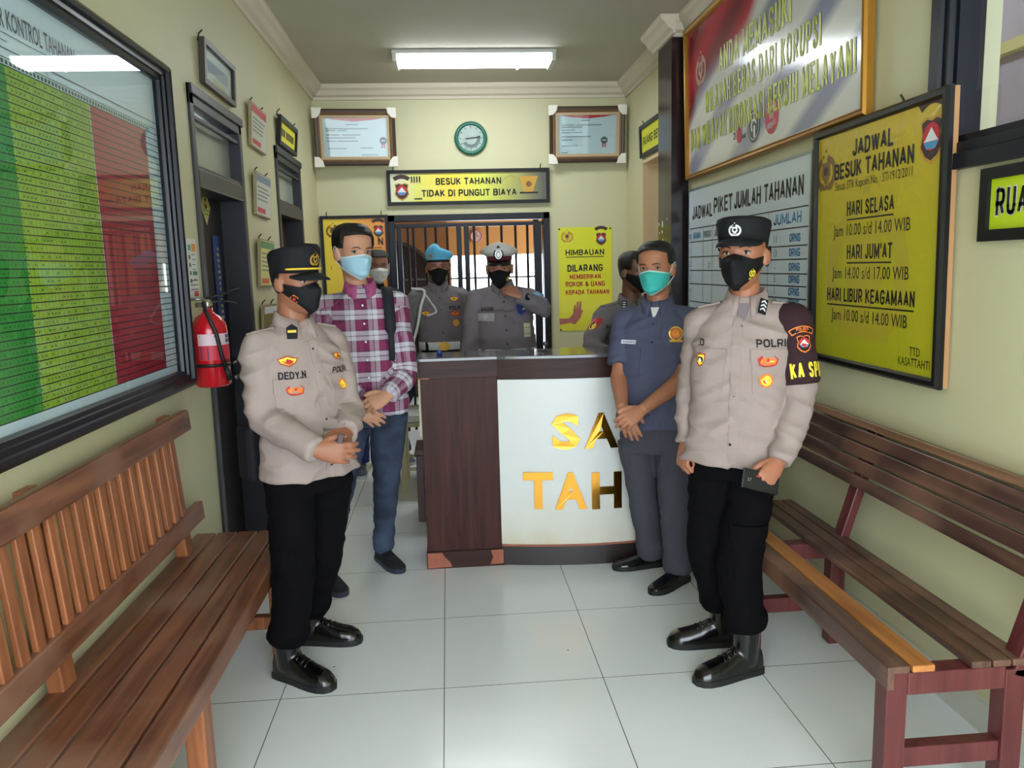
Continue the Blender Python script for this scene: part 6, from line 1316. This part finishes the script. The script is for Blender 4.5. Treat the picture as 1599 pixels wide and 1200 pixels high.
mb.sphere((0, 0, 0), 1, 24, 14, M=Matrix.Diagonal((1, 1, 1, 1))); mb.v = [bm_ @ Vector((0.17*math.copysign(abs(q.x)**0.5, q.x), 0.10*math.copysign(abs(q.y)**0.6, q.y), 0.25*math.copysign(abs(q.z)**0.5, q.z))) for q in mb.v]; mb.build('pack', MATS['navy_webbing'], bag)
mb = MB(); mb.tube(spline([st[-1]-p.O, p.spine(1.0)-p.X*0.205+p.Yf*0.03-p.O, p.spine(0.95)-p.X*0.20-p.Yf*0.17-p.O], 6), 0.008, 6, flat=0.4); mb.build('lower_strap', MATS['navy_webbing'], bag)

# ================================================================ man in the slate shirt
p = Person('man in a short sleeved slate blue shirt before the counter, turquoise mask, hands clasped', skin('tan', (172, 116, 88)), (-0.42, -0.91), (0.98, 3.60, 0), P(1027, 474, 3.74), P(1022, 672, 3.72), 1.66)
p.set_head(P(1024, 419, 3.73), (-0.54, -0.84), -1, 2, 1.03)
SR, SL = p.neck+p.X*0.152-UPV*0.088, p.neck-p.X*0.152-UPV*0.088
ER, WR = P(967, 592, 3.72), P(972, 640, 3.52)
EL, WL = P(1066, 594, 3.56), P(1003, 640, 3.46)
p.arm_core(1, SR, ER, WR, True); p.arm_core(-1, SL, EL, WL, True)
hand_pieces(p.body, WR, P(992, 690, 3.47)-WR, Vector((-0.35, -0.9, 0.3)), 1, (0.2, 0.3, 0.25), thumb=(0.7, 0.7, 0.0))
hand_pieces(p.body, WL, P(962, 668, 3.42)-WL, Vector((-0.1, -0.9, 0.5)), -1, (0.4, 0.6, 0.5), thumb=(0.55, 0.8, 0.1))
fR, fL = foot(F(1036, 882), F(958, 890), 0.275), foot(F(1072, 905), F(1003, 936), 0.275)
hips, knees, anks = legs(p, fR, fL, 0.06)
p.finish_body(); p.hem = 0.765
mb = p.torso_mb(p.std_profile(0.765, 0.030, 1.0, 0.006)); a1 = p.sleeve(mb, SR, ER, WR, (0.067, 0.066, 0.068, 0.06, 0.05), 0.42); a2 = p.sleeve(mb, SL, EL, WL, (0.067, 0.066, 0.068, 0.06, 0.05), 0.42)
sh = p.skin_mesh('shirt', mb, M_SHIRTB, 0.007, 3, 0.008, seed=21.0); B = p.bvh(sh)
tr = p.skin_mesh('trousers', p.trousers_mb(0.86, hips, knees, anks, (0.096, 0.086, 0.072, 0.068, 0.068), 0.004), M_GREYT, 0.008, 4, 0.005, wf=(6, 6, 12), seed=24.0)
for f_, a_ in ((fR, anks[0]), (fL, anks[1])): p.shoe(f_[0], f_[1], 'shoe', Vector((a_.x, a_.y, 0.11)), M_BOOT, M_SOLE, False)
p.collar(M_SHIRTB, tip=0.062); uniform_front(p, B, M_SHIRTB, p.neck.z-0.215, 0.105, 0.12, 0.09)
org, u, v, n = p.chest(0.0, p.neck.z-0.045); p.patch(B, 'undershirt', [(-0.02, 0.03), (0.0, -0.03), (0.02, 0.03)], org, u, v, n, 0.001, M_WHC, 0.002)
org, u, v, n = p.chest(0.10, p.neck.z-0.175); p.patch(B, 'name_plate', None, org, u, v, n, 0.004, M_WHC, 0.003, grid=(-0.038, 0.038, -0.009, 0.009)); mb = MB(); [mb.rect(-0.03+0.011*k, -0.004, -0.022+0.011*k, 0.004, 0) for k in range(6)]; p.decal(B, 'name_print', mb, org, u, v, n, 0.0085, mat('faint_blue_thread', (140, 150, 190), 0.7))
mb = MB(); mb.ring(0, 0, 0.026, 0.033, 0, 0, 20, math.radians(-80), math.radians(260)); mb.disc(0, 0, 0.023, 0, 1, 16); mb.disc(0, 0.004, 0.012, 0.0005, 2, 10); mb.rect(-0.03, -0.038, 0.03, -0.028, 0.0005, 0); org, u, v, n = p.chest(-0.095, p.neck.z-0.135); p.decal(B, 'chest_emblem', mb, org, u, v, n, 0.004, [M_GOLDM, M_ORB, M_PIP])
am = lerp(SL, EL, 0.42); n = (-p.X+p.Yf*0.25).normalized(); p.patch(B, 'sleeve_patch', None, am, UPV.cross(n), UPV, n, 0.002, mat('navy_patch', (28, 30, 46), 0.8), 0.003, grid=(-0.05, 0.05, -0.065, 0.065))
p.eyes(-0.001, closed=0.35); p.mask('surgical', mat('mask_turquoise', (64, 190, 182), 0.8, bump=0.05, bscale=200), M_WHC, mat('mask_aqua_edge', (190, 230, 226), 0.8))
p.hair(lambda th: 0.082-0.02*math.sin(th)**2 if math.cos(th) > 0.40 else (0.02 if math.cos(th) > 0.12 else (0.010 if math.cos(th) > -0.25 else -0.055)), 0.010, 0.010)

# ================================================================ officer on the right
p = Person('khaki shirted officer by the right bench with a dark armband and flat black cap', skin('brown', (164, 108, 82)), (-0.46, -0.89), (1.03, 2.80, 0), P(1166, 468, 2.90), P(1147, 700, 2.87), 1.66)
p.set_head(P(1160, 397, 2.89), (-0.60, -0.80), 2, 0, 1.08)
SR, SL = p.neck+p.X*0.160-UPV*0.088, p.neck-p.X*0.160-UPV*0.088
ER, WR = P(1082, 605, 3.00), P(1071, 690, 2.92)
EL, WL = P(1250, 625, 2.77), P(1216, 722, 2.66)
p.arm_core(1, SR, ER, WR); p.arm_core(-1, SL, EL, WL)
hand_pieces(p.body, WR, P(1064, 738, 2.90)-WR, Vector((-0.9, -0.3, 0.1)), 1, (0.7, 0.95, 0.7), thumb=(0.35, 0.9, -0.3))
HMx = hand_pieces(p.body, WL, P(1185, 765, 2.60)-WL, Vector((0.35, -0.85, 0.35)), -1, (0.45, 0.75, 0.55), thumb=(0.45, 0.85, -0.35))
fR, fL = foot(F(1153, 1005), F(1054, 1008), 0.29), foot(F(1187, 1046), F(1088, 1069), 0.29)
hips, knees, anks = legs(p, fR, fL, 0.175, 0.076, 0.03, 0.235, 0.04)
p.finish_body(); p.hem = 0.80
mb = p.torso_mb(p.std_profile(0.80, 0.024, 1.03, 0.012)); a1 = p.sleeve(mb, SR, ER, WR); a2 = p.sleeve(mb, SL, EL, WL)
sh = p.skin_mesh('shirt', mb, M_KHAKI, 0.007, 3, 0.010, seed=31.0); B = p.bvh(sh)
tr = p.skin_mesh('trousers', p.trousers_mb(0.90, hips, knees, anks, (0.094, 0.086, 0.078, 0.076, 0.070), 0.014, 0.94), M_BLACKT, 0.008, 4, 0.006, wf=(6, 6, 13), seed=34.0); TB = p.bvh(tr)
kp = lerp(hips[1], knees[1], 0.70); n = (p.Yf*0.9-p.X*0.45).normalized(); p.patch(TB, 'cargo_pocket', None, kp, UPV.cross(n), UPV, n, 0.002, M_BLACKT, 0.006, tr, grid=(-0.065, 0.065, -0.14, 0.04)); p.patch(TB, 'pocket_flap', None, kp+UPV*0.05, UPV.cross(n), UPV, n, 0.008, M_BLACKT, 0.005, tr, grid=(-0.07, 0.07, -0.055, 0.0))
for f_, a_ in ((fR, anks[0]), (fL, anks[1])): p.shoe(f_[0], f_[1], 'boot', Vector((a_.x, a_.y, 0.27)), M_BOOT, M_SOLE)
p.collar(M_KHAKI, tip=0.065); uniform_front(p, B, M_KHAKI, p.neck.z-0.185, 0.12, 0.145)
for sg in (1, -1): up_patch_epaulette(p, B, sg, M_KHAKI)
org, u, v, n = p.chest(0.0, p.neck.z-0.05); p.patch(B, 'undershirt', [(-0.028, 0.04), (0.0, -0.045), (0.028, 0.04)], org, u, v, n, 0.001, mat('grey_tee', (124, 112, 116), 0.8), 0.002)
name_tape(p, B, 'POLRI', -0.098, p.neck.z-0.152, 0.036, fit=0.105); name_tape(p, B, 'IO', 0.128, p.neck.z-0.152, 0.034)
chest_badge(p, B, 'bar', -0.090, p.neck.z-0.215, 0.075); chest_badge(p, B, 'flower', -0.088, p.neck.z-0.283, 0.056); chest_badge(p, B, 'shield', 0.12, p.neck.z-0.215, 0.05)
n = (p.Yf-p.X*0.9).normalized(); v = (UPV-n*0.2).normalized(); u = v.cross(n); c0 = p.neck-p.X*0.062+p.Yf*0.083-UPV*0.022; M_ = frame_matrix(c0+n*0.006, u, v) @ Matrix.Rotation(-0.35, 4, 'Z')
mb = MB(); mb.prism([(-0.016, -0.028), (0.016, -0.028), (0.016, 0.028), (-0.016, 0.028)], 0, 0.004, M=M_)
for k in range(3): mb.prism([(-0.011, -0.018+k*0.014), (0, -0.010+k*0.014), (0.011, -0.018+k*0.014), (0.011, -0.012+k*0.014), (0, -0.004+k*0.014), (-0.011, -0.012+k*0.014)], 0.004, 0.0052, 1, M=M_)
p.put('rank_tab', mb, [M_CAPB, M_WHC])
# armband with badge and yellow letters
M_ARM = cloth('dark_brown_armband', (52, 32, 38)); mb = MB(); ax_ = (SL-EL).normalized(); mb.tube([lerp(SL, EL, t) for t in (-0.02, 0.1, 0.25, 0.45, 0.62, 0.76, 0.80)], [0.072, 0.077, 0.077, 0.076, 0.0765, 0.077, 0.070], 28); mb.sphere(SL, 0.077, 20, 12); mb.sphere(SL+UPV*0.006+p.X*0.012, 0.073, 20, 12)
ab = p.skin_mesh('armband', mb, M_ARM, 0.006, 4, 0.002, seed=37.0)
n = (-p.X*0.5+p.Yf*0.86).normalized()
mb = MB(); mb.ring(0, -0.05, 0.075, 0.098, 0, 0, 12, math.radians(58), math.radians(122)); mb.ring(0, -0.05, 0.079, 0.094, 0.0005, 1, 12, math.radians(61), math.radians(119)); crest(mb, 0, -0.012, 0.062, 0.0002, [2, 3, 4, 5, 6]); add_text(mb, 'POLRES', 0, 0.031, 0.014, 0.001, 5, bold=0.03)
p.wrap('arm_badge', mb, lerp(SL, EL, 0.24), ax_, n, 0.0795, [M_ORB, M_CAPB, M_CAPB, M_REDB, M_WHC, M_ORB, BLU], ab)
mb = MB(); add_text(mb, 'KA SPKT', 0.020, -0.03, 0.076, 0, 0, bold=0.045, fit=0.16); p.wrap('yellow_lettering', mb, lerp(SL, EL, 0.62), ax_, n, 0.0795, M_PIP, ab)
p.eyes(-0.001); p.mask('fabric', M_MASKB, M_MASKB)
mb = MB(); torch_star(mb, 0, 0.004, 0.030, 0, [0, 1]); add_text(mb, 'POLRI', 0, -0.021, 0.011, 0.0002, 0, bold=0.03); p.mask_decal('mask_emblem', mb, math.radians(-40), -0.062, [M_PIP, M_MASKB])
mb = MB(); mb.disc(0, 0, 0.013, 0, 0, 12); p.mask_decal('mask_spot', mb, math.radians(50), -0.058, [M_ORB])
p.hair(lambda th: 0.045 if math.cos(th) > 0.0 and abs(math.sin(th)) < 0.99 else -0.045+0.09*max(0, min(1, (math.cos(th)+0.55)/0.5)), 0.004, 0.0)
cap = p.shell([((0.036, 0.008), 0.081, 0.094, 0.103, 0), ((0.065, 0.004), 0.085, 0.098, 0.106, 0.0), ((0.098, 0.006), 0.091, 0.104, 0.110, 0.0), ((0.112, 0.006), 0.088, 0.101, 0.107, 0.0), ((0.120, 0.003), 0.072, 0.085, 0.09, 0.0), ((0.122, 0.002), 0.01, 0.01, 0.01, 0)], M_CAPB, 'cap')
p.visor(0.051, 0.083, 0.094, 0.050, 0.026, M_CAPB, cap, 66, 0.010)
mb = MB(); torch_star(mb, 0, 0, 0.046, 0, [0, 1]); CB = p.bvh(cap); R_ = p.HM.to_3x3(); p.decal(CB, 'cap_emblem', mb, p.HM @ Vector((0, 0.1, 0.076)), R_ @ Vector((-1, 0, 0)), R_ @ Vector((0, 0, 1)), R_ @ Vector((0, 1, 0)), 0.003, [M_WHC, M_CAPB], cap)
# phone in his left hand
c = HMx @ Vector((0.0, 0.075, -0.033)); d_ = (HMx.to_3x3() @ Vector((0.75, 0.62, 0.15))).normalized(); nn = (HMx.to_3x3() @ Vector((0, 0, 1))).normalized()
ph = empty('phone', frame_matrix(P(1187, 752, 2.615), Vector((0.93, 0.1, -0.28)), Vector((0.2, 0.35, 0.92))), 'black phone with a red mark held by the officer at the right bench', 'phone')
MB().box((-0.072, -0.036, -0.0045), (0.072, 0.036, 0.0045)).build('phone_body', mat('phone_black', (26, 26, 30), 0.2), ph, bevel=0.004)
mb = MB(); mb.rect(-0.02, 0.012, -0.004, 0.016, 0.0048, 0); add_text(mb, '27', -0.045, -0.008, 0.016, 0.0048, 1); mb.build('phone_mark', [RED, GREY], ph)

# ================================================================ the four further back
def back_officer(label, facing, O, neck, pel, H, skin_m, head, hf, pitch, arms, hem, m=M_GREYU, belly=0.0, wid=1.0, roll=0, sc=1.0, seed=0.0, pocket=True):
    p = Person(label, skin_m, facing, O, neck, pel, H); p.voxel = 0.005; p.set_head(head, hf, pitch, roll, sc)
    SR, SL = p.neck+p.X*0.158*wid-UPV*0.088, p.neck-p.X*0.158*wid-UPV*0.088
    p.SR, p.SL = SR, SL; p.arms = []
    mb = p.torso_mb(p.std_profile(hem, belly, wid, 0.0)); p.hem = hem
    for sg, S, (E, W, hd, hn, cu) in ((1, SR, arms[0]), (-1, SL, arms[1])):
        p.arm_core(sg, S, E, W); hand_pieces(p.body, W, hd, hn, sg, cu); p.arms.append(p.sleeve(mb, S, E, W))
    f = [foot(p.O+p.X*(sg*0.11)-p.Yf*0.10, p.O+p.X*(sg*0.15)+p.Yf*0.18, 0.28) for sg in (1, -1)]
    hips, knees, anks = legs(p, f[0], f[1], 0.07); p.finish_body()
    p.sh = p.skin_mesh('shirt', mb, m, 0.009, 3, 0.009, seed=seed); p.B = p.bvh(p.sh)
    p.tr = p.skin_mesh('trousers', p.trousers_mb(hem+0.07, hips, knees, anks, belly=belly), M_BLACKT, 0.011, 3, 0.005, seed=seed+3)
    for f_, a_ in zip(f, anks): p.shoe(f_[0], f_[1], 'shoe', Vector((a_.x, a_.y, 0.11)), M_BOOT, M_SOLE, False)
    p.collar(m)
    if pocket: uniform_front(p, p.B, m, p.neck.z-0.195)
    for sg in (1, -1): up_patch_epaulette(p, p.B, sg, m)
    return p
DN = Vector((0, -0.15, -1))
# beret
nk = P(684, 446, 5.98); pl_ = P(690, 545, 5.98); X_ = Vector((-1, 0, 0))
p = back_officer('officer behind the counter in a sky blue beret, white cord on the shoulder', (0.04, -1), (nk.x+0.02, 5.98, 0), nk, Vector((nk.x+0.03, 5.98, 0.93)), 1.66, skin('dusk', (150, 98, 80)), P(684, 418, 5.96), (0.05, -1), 0,
    ((P(634, 535, 5.98), Vector((-0.26, 5.88, 0.80)), DN, Vector((-1, 0, 0)), (0.3, 0.4, 0.3)), (P(738, 535, 5.98), Vector((0.17, 5.88, 0.80)), DN, Vector((1, 0, 0)), (0.3, 0.4, 0.3))), 0.97, wid=1.04, seed=41, sc=1.07)
p.eyes(); p.mask('fabric', M_MASKB, M_MASKB); mb = MB(); mb.disc(0, 0, 0.016, 0, 0, 12); p.mask_decal('mask_emblem', mb, math.radians(45), -0.058, [M_ORB]); mb = MB(); torch_star(mb, 0, 0, 0.03, 0, [0, 1]); p.mask_decal('mask_badge', mb, math.radians(-42), -0.06, [M_GOLDM, M_MASKB])
p.hair(lambda th: 0.045 if math.cos(th) > 0 else -0.03, 0.005, 0)
M_BER = cloth('sky_blue_felt', (96, 176, 214)); cap = p.shell([(0.042, 0.079, 0.094, 0.102, 0), ((0.052, 0.0), 0.081, 0.096, 0.104, 0.0), ((0.078, 0.006), 0.098, 0.104, 0.112, 0.0), ((0.104, 0.010), 0.092, 0.098, 0.104, 0.0), ((0.126, 0.008), 0.066, 0.07, 0.075, 0.0), ((0.134, 0.004), 0.01, 0.01, 0.01, 0)], M_BER, 'beret')
for vtx in cap.data.vertices:
    q = p.HM.inverted() @ (vtx.co+p.O); k = max(0, (q.z-0.055)/0.07); q.x -= 0.022*k; q.z -= k*0.26*max(-0.03, -q.x-0.01)-0.02*k*(1 if q.x > 0 else 0); vtx.co = (p.HM @ q)-p.O
p.shell([(0.036, 0.080, 0.095, 0.103, 0), (0.052, 0.0815, 0.097, 0.105, 0)], M_CAPB, 'beret_band', top=False, parent=cap)
mb = MB(); torch_star(mb, 0, 0, 0.045, 0, [0, 1]); CB = p.bvh(cap); R_ = p.HM.to_3x3(); p.decal(CB, 'cap_emblem', mb, p.HM @ Vector((0.055, 0.1, 0.078)), R_ @ Vector((-1, 0, 0)), R_ @ Vector((0, 0, 1)), R_ @ Vector((0.3, 1, 0)), 0.003, [M_GOLDM, M_CAPB], cap)
name_tape(p, p.B, 'POLRI', -0.095, p.neck.z-0.165, 0.036, fit=0.09); chest_badge(p, p.B, 'wings', -0.095, p.neck.z-0.10, 0.07); chest_badge(p, p.B, 'wings', 0.10, p.neck.z-0.20, 0.07); chest_badge(p, p.B, 'bar', -0.09, p.neck.z-0.205, 0.075); chest_badge(p, p.B, 'flower', -0.09, p.neck.z-0.275, 0.06)
mb = MB(); mb.tube(spline([p.SR+p.X*0.03+UPV*0.068, p.SR-p.X*0.06+p.Yf*0.085+UPV*0.05, p.SR-p.X*0.03+p.Yf*0.12-UPV*0.06, p.SR+p.Yf*0.13-UPV*0.20, p.SR+p.X*0.04+p.Yf*0.11-UPV*0.33], 6), 0.011, 8); mb.tube(spline([p.SR-p.X*0.05+p.Yf*0.085+UPV*0.05, p.SR-p.X*0.11+p.Yf*0.11-UPV*0.04, p.SR-p.X*0.14+p.Yf*0.125-UPV*0.10, p.SR-p.X*0.07+p.Yf*0.13-UPV*0.13], 6), 0.007, 8); p.put('white_cord', mb, M_WHC)
am = lerp(p.SR, p.arms[0][8], 0.35); n = (p.X+p.Yf*0.5).normalized(); p.decal(p.B, 'arm_badge', badge2(MB(), 'shield', 0.07), am, UPV.cross(n), UPV, n, 0.004, BADGE)
am = lerp(p.SL, p.arms[1][8], 0.35); n = (-p.X+p.Yf*0.5).normalized(); p.decal(p.B, 'arm_badge', badge2(MB(), 'shield', 0.07), am, UPV.cross(n), UPV, n, 0.004, BADGE)
prof = lambda o_: [(1.0, 0.158+o_, 0.118+o_, 0.112+o_), (1.055, 0.158+o_, 0.118+o_, 0.112+o_)]
bt_ = p.put('belt', p.torso_mb([(0.955, 0.19, 0.13, 0.125), (1.015, 0.19, 0.132, 0.125)]), M_WHC)
mb = MB(); c = p.tp(0, 0.135, 0.985); M_ = frame_matrix(c, -p.X, UPV); mb.prism([(0.042*math.cos(k*math.pi/8), 0.034*math.sin(k*math.pi/8)) for k in range(16)], 0, 0.008, M=M_); p.put('buckle', mb, M_GOLDM, bt_)
for a in (-0.125, -0.075, 0.075, 0.125):
    mb = MB(); M_ = frame_matrix(p.tp(a, 0.128-abs(a)*0.22, 0.985), -p.X+p.Yf*a*3, UPV); mb.prism([(-0.012, -0.032), (0.012, -0.032), (0.012, 0.032), (-0.012, 0.032)], -0.006, 0.01, M=M_); p.put('belt_loop', mb, M_CAPB, bt_)

# white peaked cap
nk = P(784, 447, 5.28)
p = back_officer('heavy officer behind the counter in a white peaked cap, wrist raised to his chin', (-0.02, -1), (nk.x, 5.30, 0), nk, Vector((nk.x+0.02, 5.30, 0.96)), 1.68, skin('dusk2', (156, 104, 84)), P(780, 418, 5.24), (-0.10, -1), -7,
    ((P(732, 545, 5.24), Vector((0.09, 5.20, 0.83)), DN, Vector((-1, 0, 0)), (0.3, 0.4, 0.3)), (P(851, 484, 5.06), P(812, 462, 4.94), P(782, 448, 4.95)-P(812, 462, 4.94), Vector((-0.2, -0.6, 0.75)), (0.7, 0.9, 0.6))), 1.0, belly=0.085, wid=1.12, seed=51, pocket=False, sc=1.03)
p.eyes(closed=0.5); p.mask('fabric', M_MASKB, M_MASKB); mb = MB(); torch_star(mb, 0, 0, 0.036, 0, [0, 1]); p.mask_decal('mask_badge', mb, math.radians(-40), -0.055, [M_PIP, M_MASKB])
p.hair(lambda th: 0.045 if math.cos(th) > 0 else -0.03, 0.005, 0)
M_WCAP = cloth('white_cap_cloth', (206, 202, 196)); cap = p.shell([((0.046, 0.008), 0.080, 0.096, 0.104, 0), ((0.074, 0.010), 0.083, 0.099, 0.107, 0.0)], cloth('maroon_cap_band', (96, 34, 44)), 'cap')
p.shell([((0.072, 0.010), 0.084, 0.100, 0.108, 0), ((0.086, 0.020), 0.108, 0.118, 0.118, 0.0), ((0.100, 0.028), 0.122, 0.128, 0.128, 0.0), ((0.116, 0.034), 0.110, 0.116, 0.118, 0.0), ((0.129, 0.034), 0.07, 0.075, 0.075, 0.0), ((0.133, 0.032), 0.01, 0.01, 0.01, 0)], M_WCAP, 'cap_crown', parent=cap)
p.visor(0.054, 0.084, 0.097, 0.046, 0.020, mat('black_patent', (16, 14, 16), 0.15), cap, 68, 0.012)
mb = MB(); mb.ring(0, 0, 0.024, 0.031, 0, 1, 20, 0, 2*math.pi, 1.25); mb.poly([(-0.02, 0.028), (0, 0.056), (0.02, 0.028)], 0, 1); mb.disc(0, 0, 0.023, 0.0004, 0, 16, 0.029); mb.ring(0, -0.002, 0.010, 0.013, 0.0008, 1, 14, 0, 2*math.pi, 1.6); R_ = p.HM.to_3x3()
mb.v = [p.HM @ Vector((-q.x, 0.124+q.z, 0.096+q.y)) for q in mb.v]; p.put('cap_emblem', mb, [mat('silver_badge', (190, 190, 186), 0.4, 0.4), M_CAPB], cap)
name_tape(p, p.B, 'GADER', 0.10, p.neck.z-0.145, 0.03, fit=0.085)
org, u, v, n = p.chest(0.105, p.neck.z-0.17); p.patch(p.B, 'pocket_flap', None, org, u, v, n, 0.001, mat('pale_grey_flap', (164, 160, 162), 0.85), 0.004, grid=(-0.062, 0.062, -0.05, 0.0))
mb = MB(); add_text(mb, '27', 0, -0.035, 0.03, 0, bold=0.0); p.decal(p.B, 'flap_mark', mb, org, u, v, n, 0.007, M_WHC)
org, u, v, n = p.chest(-0.09, p.neck.z-0.19); p.patch(p.B, 'pocket_flap', None, org, u, v, n, 0.001, M_GREYU, 0.004, grid=(-0.062, 0.062, -0.05, 0.0)); p.buttons(p.B, [p.neck.z-0.10-k*0.09 for k in range(5)], M_THREAD, 0, 0.006)
mb = MB(); mb.poly([(-0.022, 0.03), (0.022, 0.03), (0.026, -0.02), (0, -0.04), (-0.026, -0.02)], 0, 0); mb.disc(0, 0, 0.013, 0.0005, 1, 10); org, u, v, n = p.chest(-0.085, p.neck.z-0.15); p.decal(p.B, 'blue_badge', mb, org, u, v, n, 0.008, [mat('badge_blue', (50, 70, 160), 0.4), M_WHC])
org, u, v, n = p.chest(-0.105, p.neck.z-0.285); p.patch(p.B, 'id_card', None, org, u, v, n, 0.006, mat('card_cream', (206, 204, 170), 0.3), 0.004, grid=(-0.026, 0.026, -0.045, 0.045)); mb = MB(); mb.rect(-0.016, -0.025, 0.016, 0.02, 0); p.decal(p.B, 'card_print', mb, org, u, v, n, 0.0115, mat('card_olive', (140, 134, 60), 0.5))
W_, E_ = P(812, 462, 4.94), P(851, 484, 5.06); wd = (E_-W_).normalized()
mb = MB(); mb.tube([W_+wd*0.000, W_+wd*0.014, W_+wd*0.040, W_+wd*0.054], [0.040, 0.042, 0.042, 0.040], 18); mb.disc(0, 0, 0.0, 0); wt = p.put('wristwatch', mb, mat('watch_black', (16, 16, 18), 0.35))
mb = MB(); nn = (Vector((-0.1, -0.9, 0.35))-wd*Vector((-0.1, -0.9, 0.35)).dot(wd)).normalized(); M_ = frame_matrix(W_+wd*0.027+nn*0.034, wd, nn.cross(wd)); mb.prism([(0.022*math.cos(k*math.pi/8), 0.022*math.sin(k*math.pi/8)) for k in range(16)], 0, 0.014, M=M_); p.put('watch_case', mb, MATS['watch_black'], wt)
am = lerp(p.SL, p.arms[1][8], 0.30); n = (-p.X*0.9+p.Yf*0.5+UPV*0.5).normalized(); u_ = UPV.cross(n).normalized(); p.patch(p.B, 'sleeve_band', None, am, u_, n.cross(u_), n, 0.002, mat('blue_sleeve_band', (90, 140, 186), 0.7), 0.003, grid=(-0.05, 0.05, -0.045, 0.045)); mb = MB(); mb.rect(-0.045, 0.03, 0.045, 0.042, 0, 0); mb.rect(-0.045, -0.04, 0.045, -0.03, 0, 1); p.decal(p.B, 'band_stripe', mb, am, u_, n.cross(u_), n, 0.007, [mat('stripe_crimson', (200, 40, 70), 0.6), M_WHC])
bt_ = p.put('belt', p.torso_mb([(0.965, 0.200, 0.19, 0.13), (1.02, 0.202, 0.195, 0.13)]), M_WHC)

# officer leaning on the counter behind the slate shirt
nk = P(984, 470, 4.72)
p = back_officer('officer leaning on the counter, half hidden behind the slate blue shirt', (0.10, -1), (nk.x-0.02, 4.98, 0), nk, Vector((nk.x-0.02, 4.95, 0.93)), 1.66, skin('deep', (112, 74, 58)), P(990, 424, 4.69), (0.55, -0.84), -4,
    ((P(921, 541, 4.56), P(968, 566, 4.36), Vector((1, -0.25, 0)), Vector((0, -0.2, 1)), (0.2, 0.3, 0.2)), (P(1062, 545, 4.60), P(1040, 563, 4.38), Vector((-0.6, -0.6, 0)), Vector((0, 0, 1)), (0.2, 0.3, 0.2))), 0.98, wid=1.0, seed=61)
p.eyes(); p.mask('fabric', M_MASKB, M_MASKB)
p.hair(lambda th: 0.075 if math.cos(th) > 0.45 else (0.012 if math.cos(th) > -0.25 else -0.055), 0.008, 0.006)
name_tape(p, p.B, 'RADIUS', 0.098, p.neck.z-0.145, 0.032, fit=0.105); chest_badge(p, p.B, 'wings', 0.085, p.neck.z-0.205, 0.066); chest_badge(p, p.B, 'wings', -0.09, p.neck.z-0.12, 0.05)
am = lerp(p.SR, p.arms[0][8], 0.32); n = (p.X*0.8+p.Yf*0.75).normalized(); mb = MB(); mb.poly([(-0.038, 0.032), (0, 0.045), (0.038, 0.032), (0.03, -0.02), (0, -0.045), (-0.03, -0.02)], 0, 1); mb.disc(0, 0.002, 0.024, 0.0005, 2, 14); mb.disc(0, 0.002, 0.018, 0.001, 4, 12); mb.disc(0, 0.002, 0.007, 0.0015, 2, 8); p.decal(p.B, 'arm_badge', mb, am, UPV.cross(n), UPV, n, 0.004, BADGE)
n = (p.Yf+p.X*0.9).normalized(); v = (UPV-n*0.2).normalized(); M_ = frame_matrix(p.neck+p.X*0.060+p.Yf*0.082-UPV*0.018+n*0.006, v.cross(n), v); mb = MB(); mb.prism([(-0.014, -0.024), (0.014, -0.024), (0.014, 0.024), (-0.014, 0.024)], 0, 0.004, M=M_); [mb.prism([(-0.01, -0.016+k*0.013), (0.01, -0.016+k*0.013), (0.01, -0.009+k*0.013), (-0.01, -0.009+k*0.013)], 0.004, 0.005, 1, M=M_) for k in range(3)]; p.put('rank_tab', mb, [M_CAPB, M_WHC])

# man peeking from behind the plaid shirt
nk = P(584, 447, 6.25)
p = Person('man mostly hidden behind the plaid shirt, white mask and blue trousers', skin('dark', (140, 92, 74)), (0.15, -1), (nk.x-0.06, 6.2, 0), nk, Vector((nk.x-0.06, 6.24, 0.92)), 1.66); p.voxel = 0.005
p.set_head(P(590, 417, 6.22), (0.25, -1), 0, 0, 1.06); SR, SL = p.neck+p.X*0.152-UPV*0.088, p.neck-p.X*0.152-UPV*0.088
E1, W1, E2, W2 = SR+Vector((-0.06, 0.03, -0.28)), SR+Vector((-0.02, -0.08, -0.52)), SL+Vector((0.0, 0.03, -0.28)), SL+Vector((-0.04, -0.08, -0.52))
p.arm_core(1, SR, E1, W1); p.arm_core(-1, SL, E2, W2); hand_pieces(p.body, W1, DN, Vector((-1, 0, 0)), 1); hand_pieces(p.body, W2, DN, Vector((1, 0, 0)), -1)
fR, fL = foot(F(566, 735), F(564, 754), 0.28), foot(F(628, 716), F(640, 724), 0.28); hips, knees, anks = legs(p, fR, fL, 0.08); p.finish_body(); p.hem = 0.85
mb = p.torso_mb(p.std_profile(0.85, 0.01, 0.98)); p.sleeve(mb, SR, E1, W1); p.sleeve(mb, SL, E2, W2); p.skin_mesh('shirt', mb, cloth('dark_shirt', (34, 34, 40)), 0.009, 3, 0.005)
p.skin_mesh('trousers', p.trousers_mb(0.93, hips, knees, anks, (0.096, 0.085, 0.07, 0.064, 0.06)), cloth('royal_blue_trousers', (38, 50, 104)), 0.011, 3, 0.005)
for f_, a_ in ((fR, anks[0]), (fL, anks[1])): p.shoe(f_[0], f_[1], 'shoe', Vector((a_.x, a_.y, 0.12)), mat('grey_trainer', (74, 80, 92), 0.7), mat('pale_sole', (190, 192, 192), 0.6))
p.collar(MATS['dark_shirt']); p.eyes(); p.mask('surgical', mat('mask_white', (206, 204, 200), 0.8), M_WHC)
p.hair(lambda th: 0.066 if math.cos(th) > 0.40 else (0.010 if math.cos(th) > -0.25 else -0.055), 0.010, 0.010)
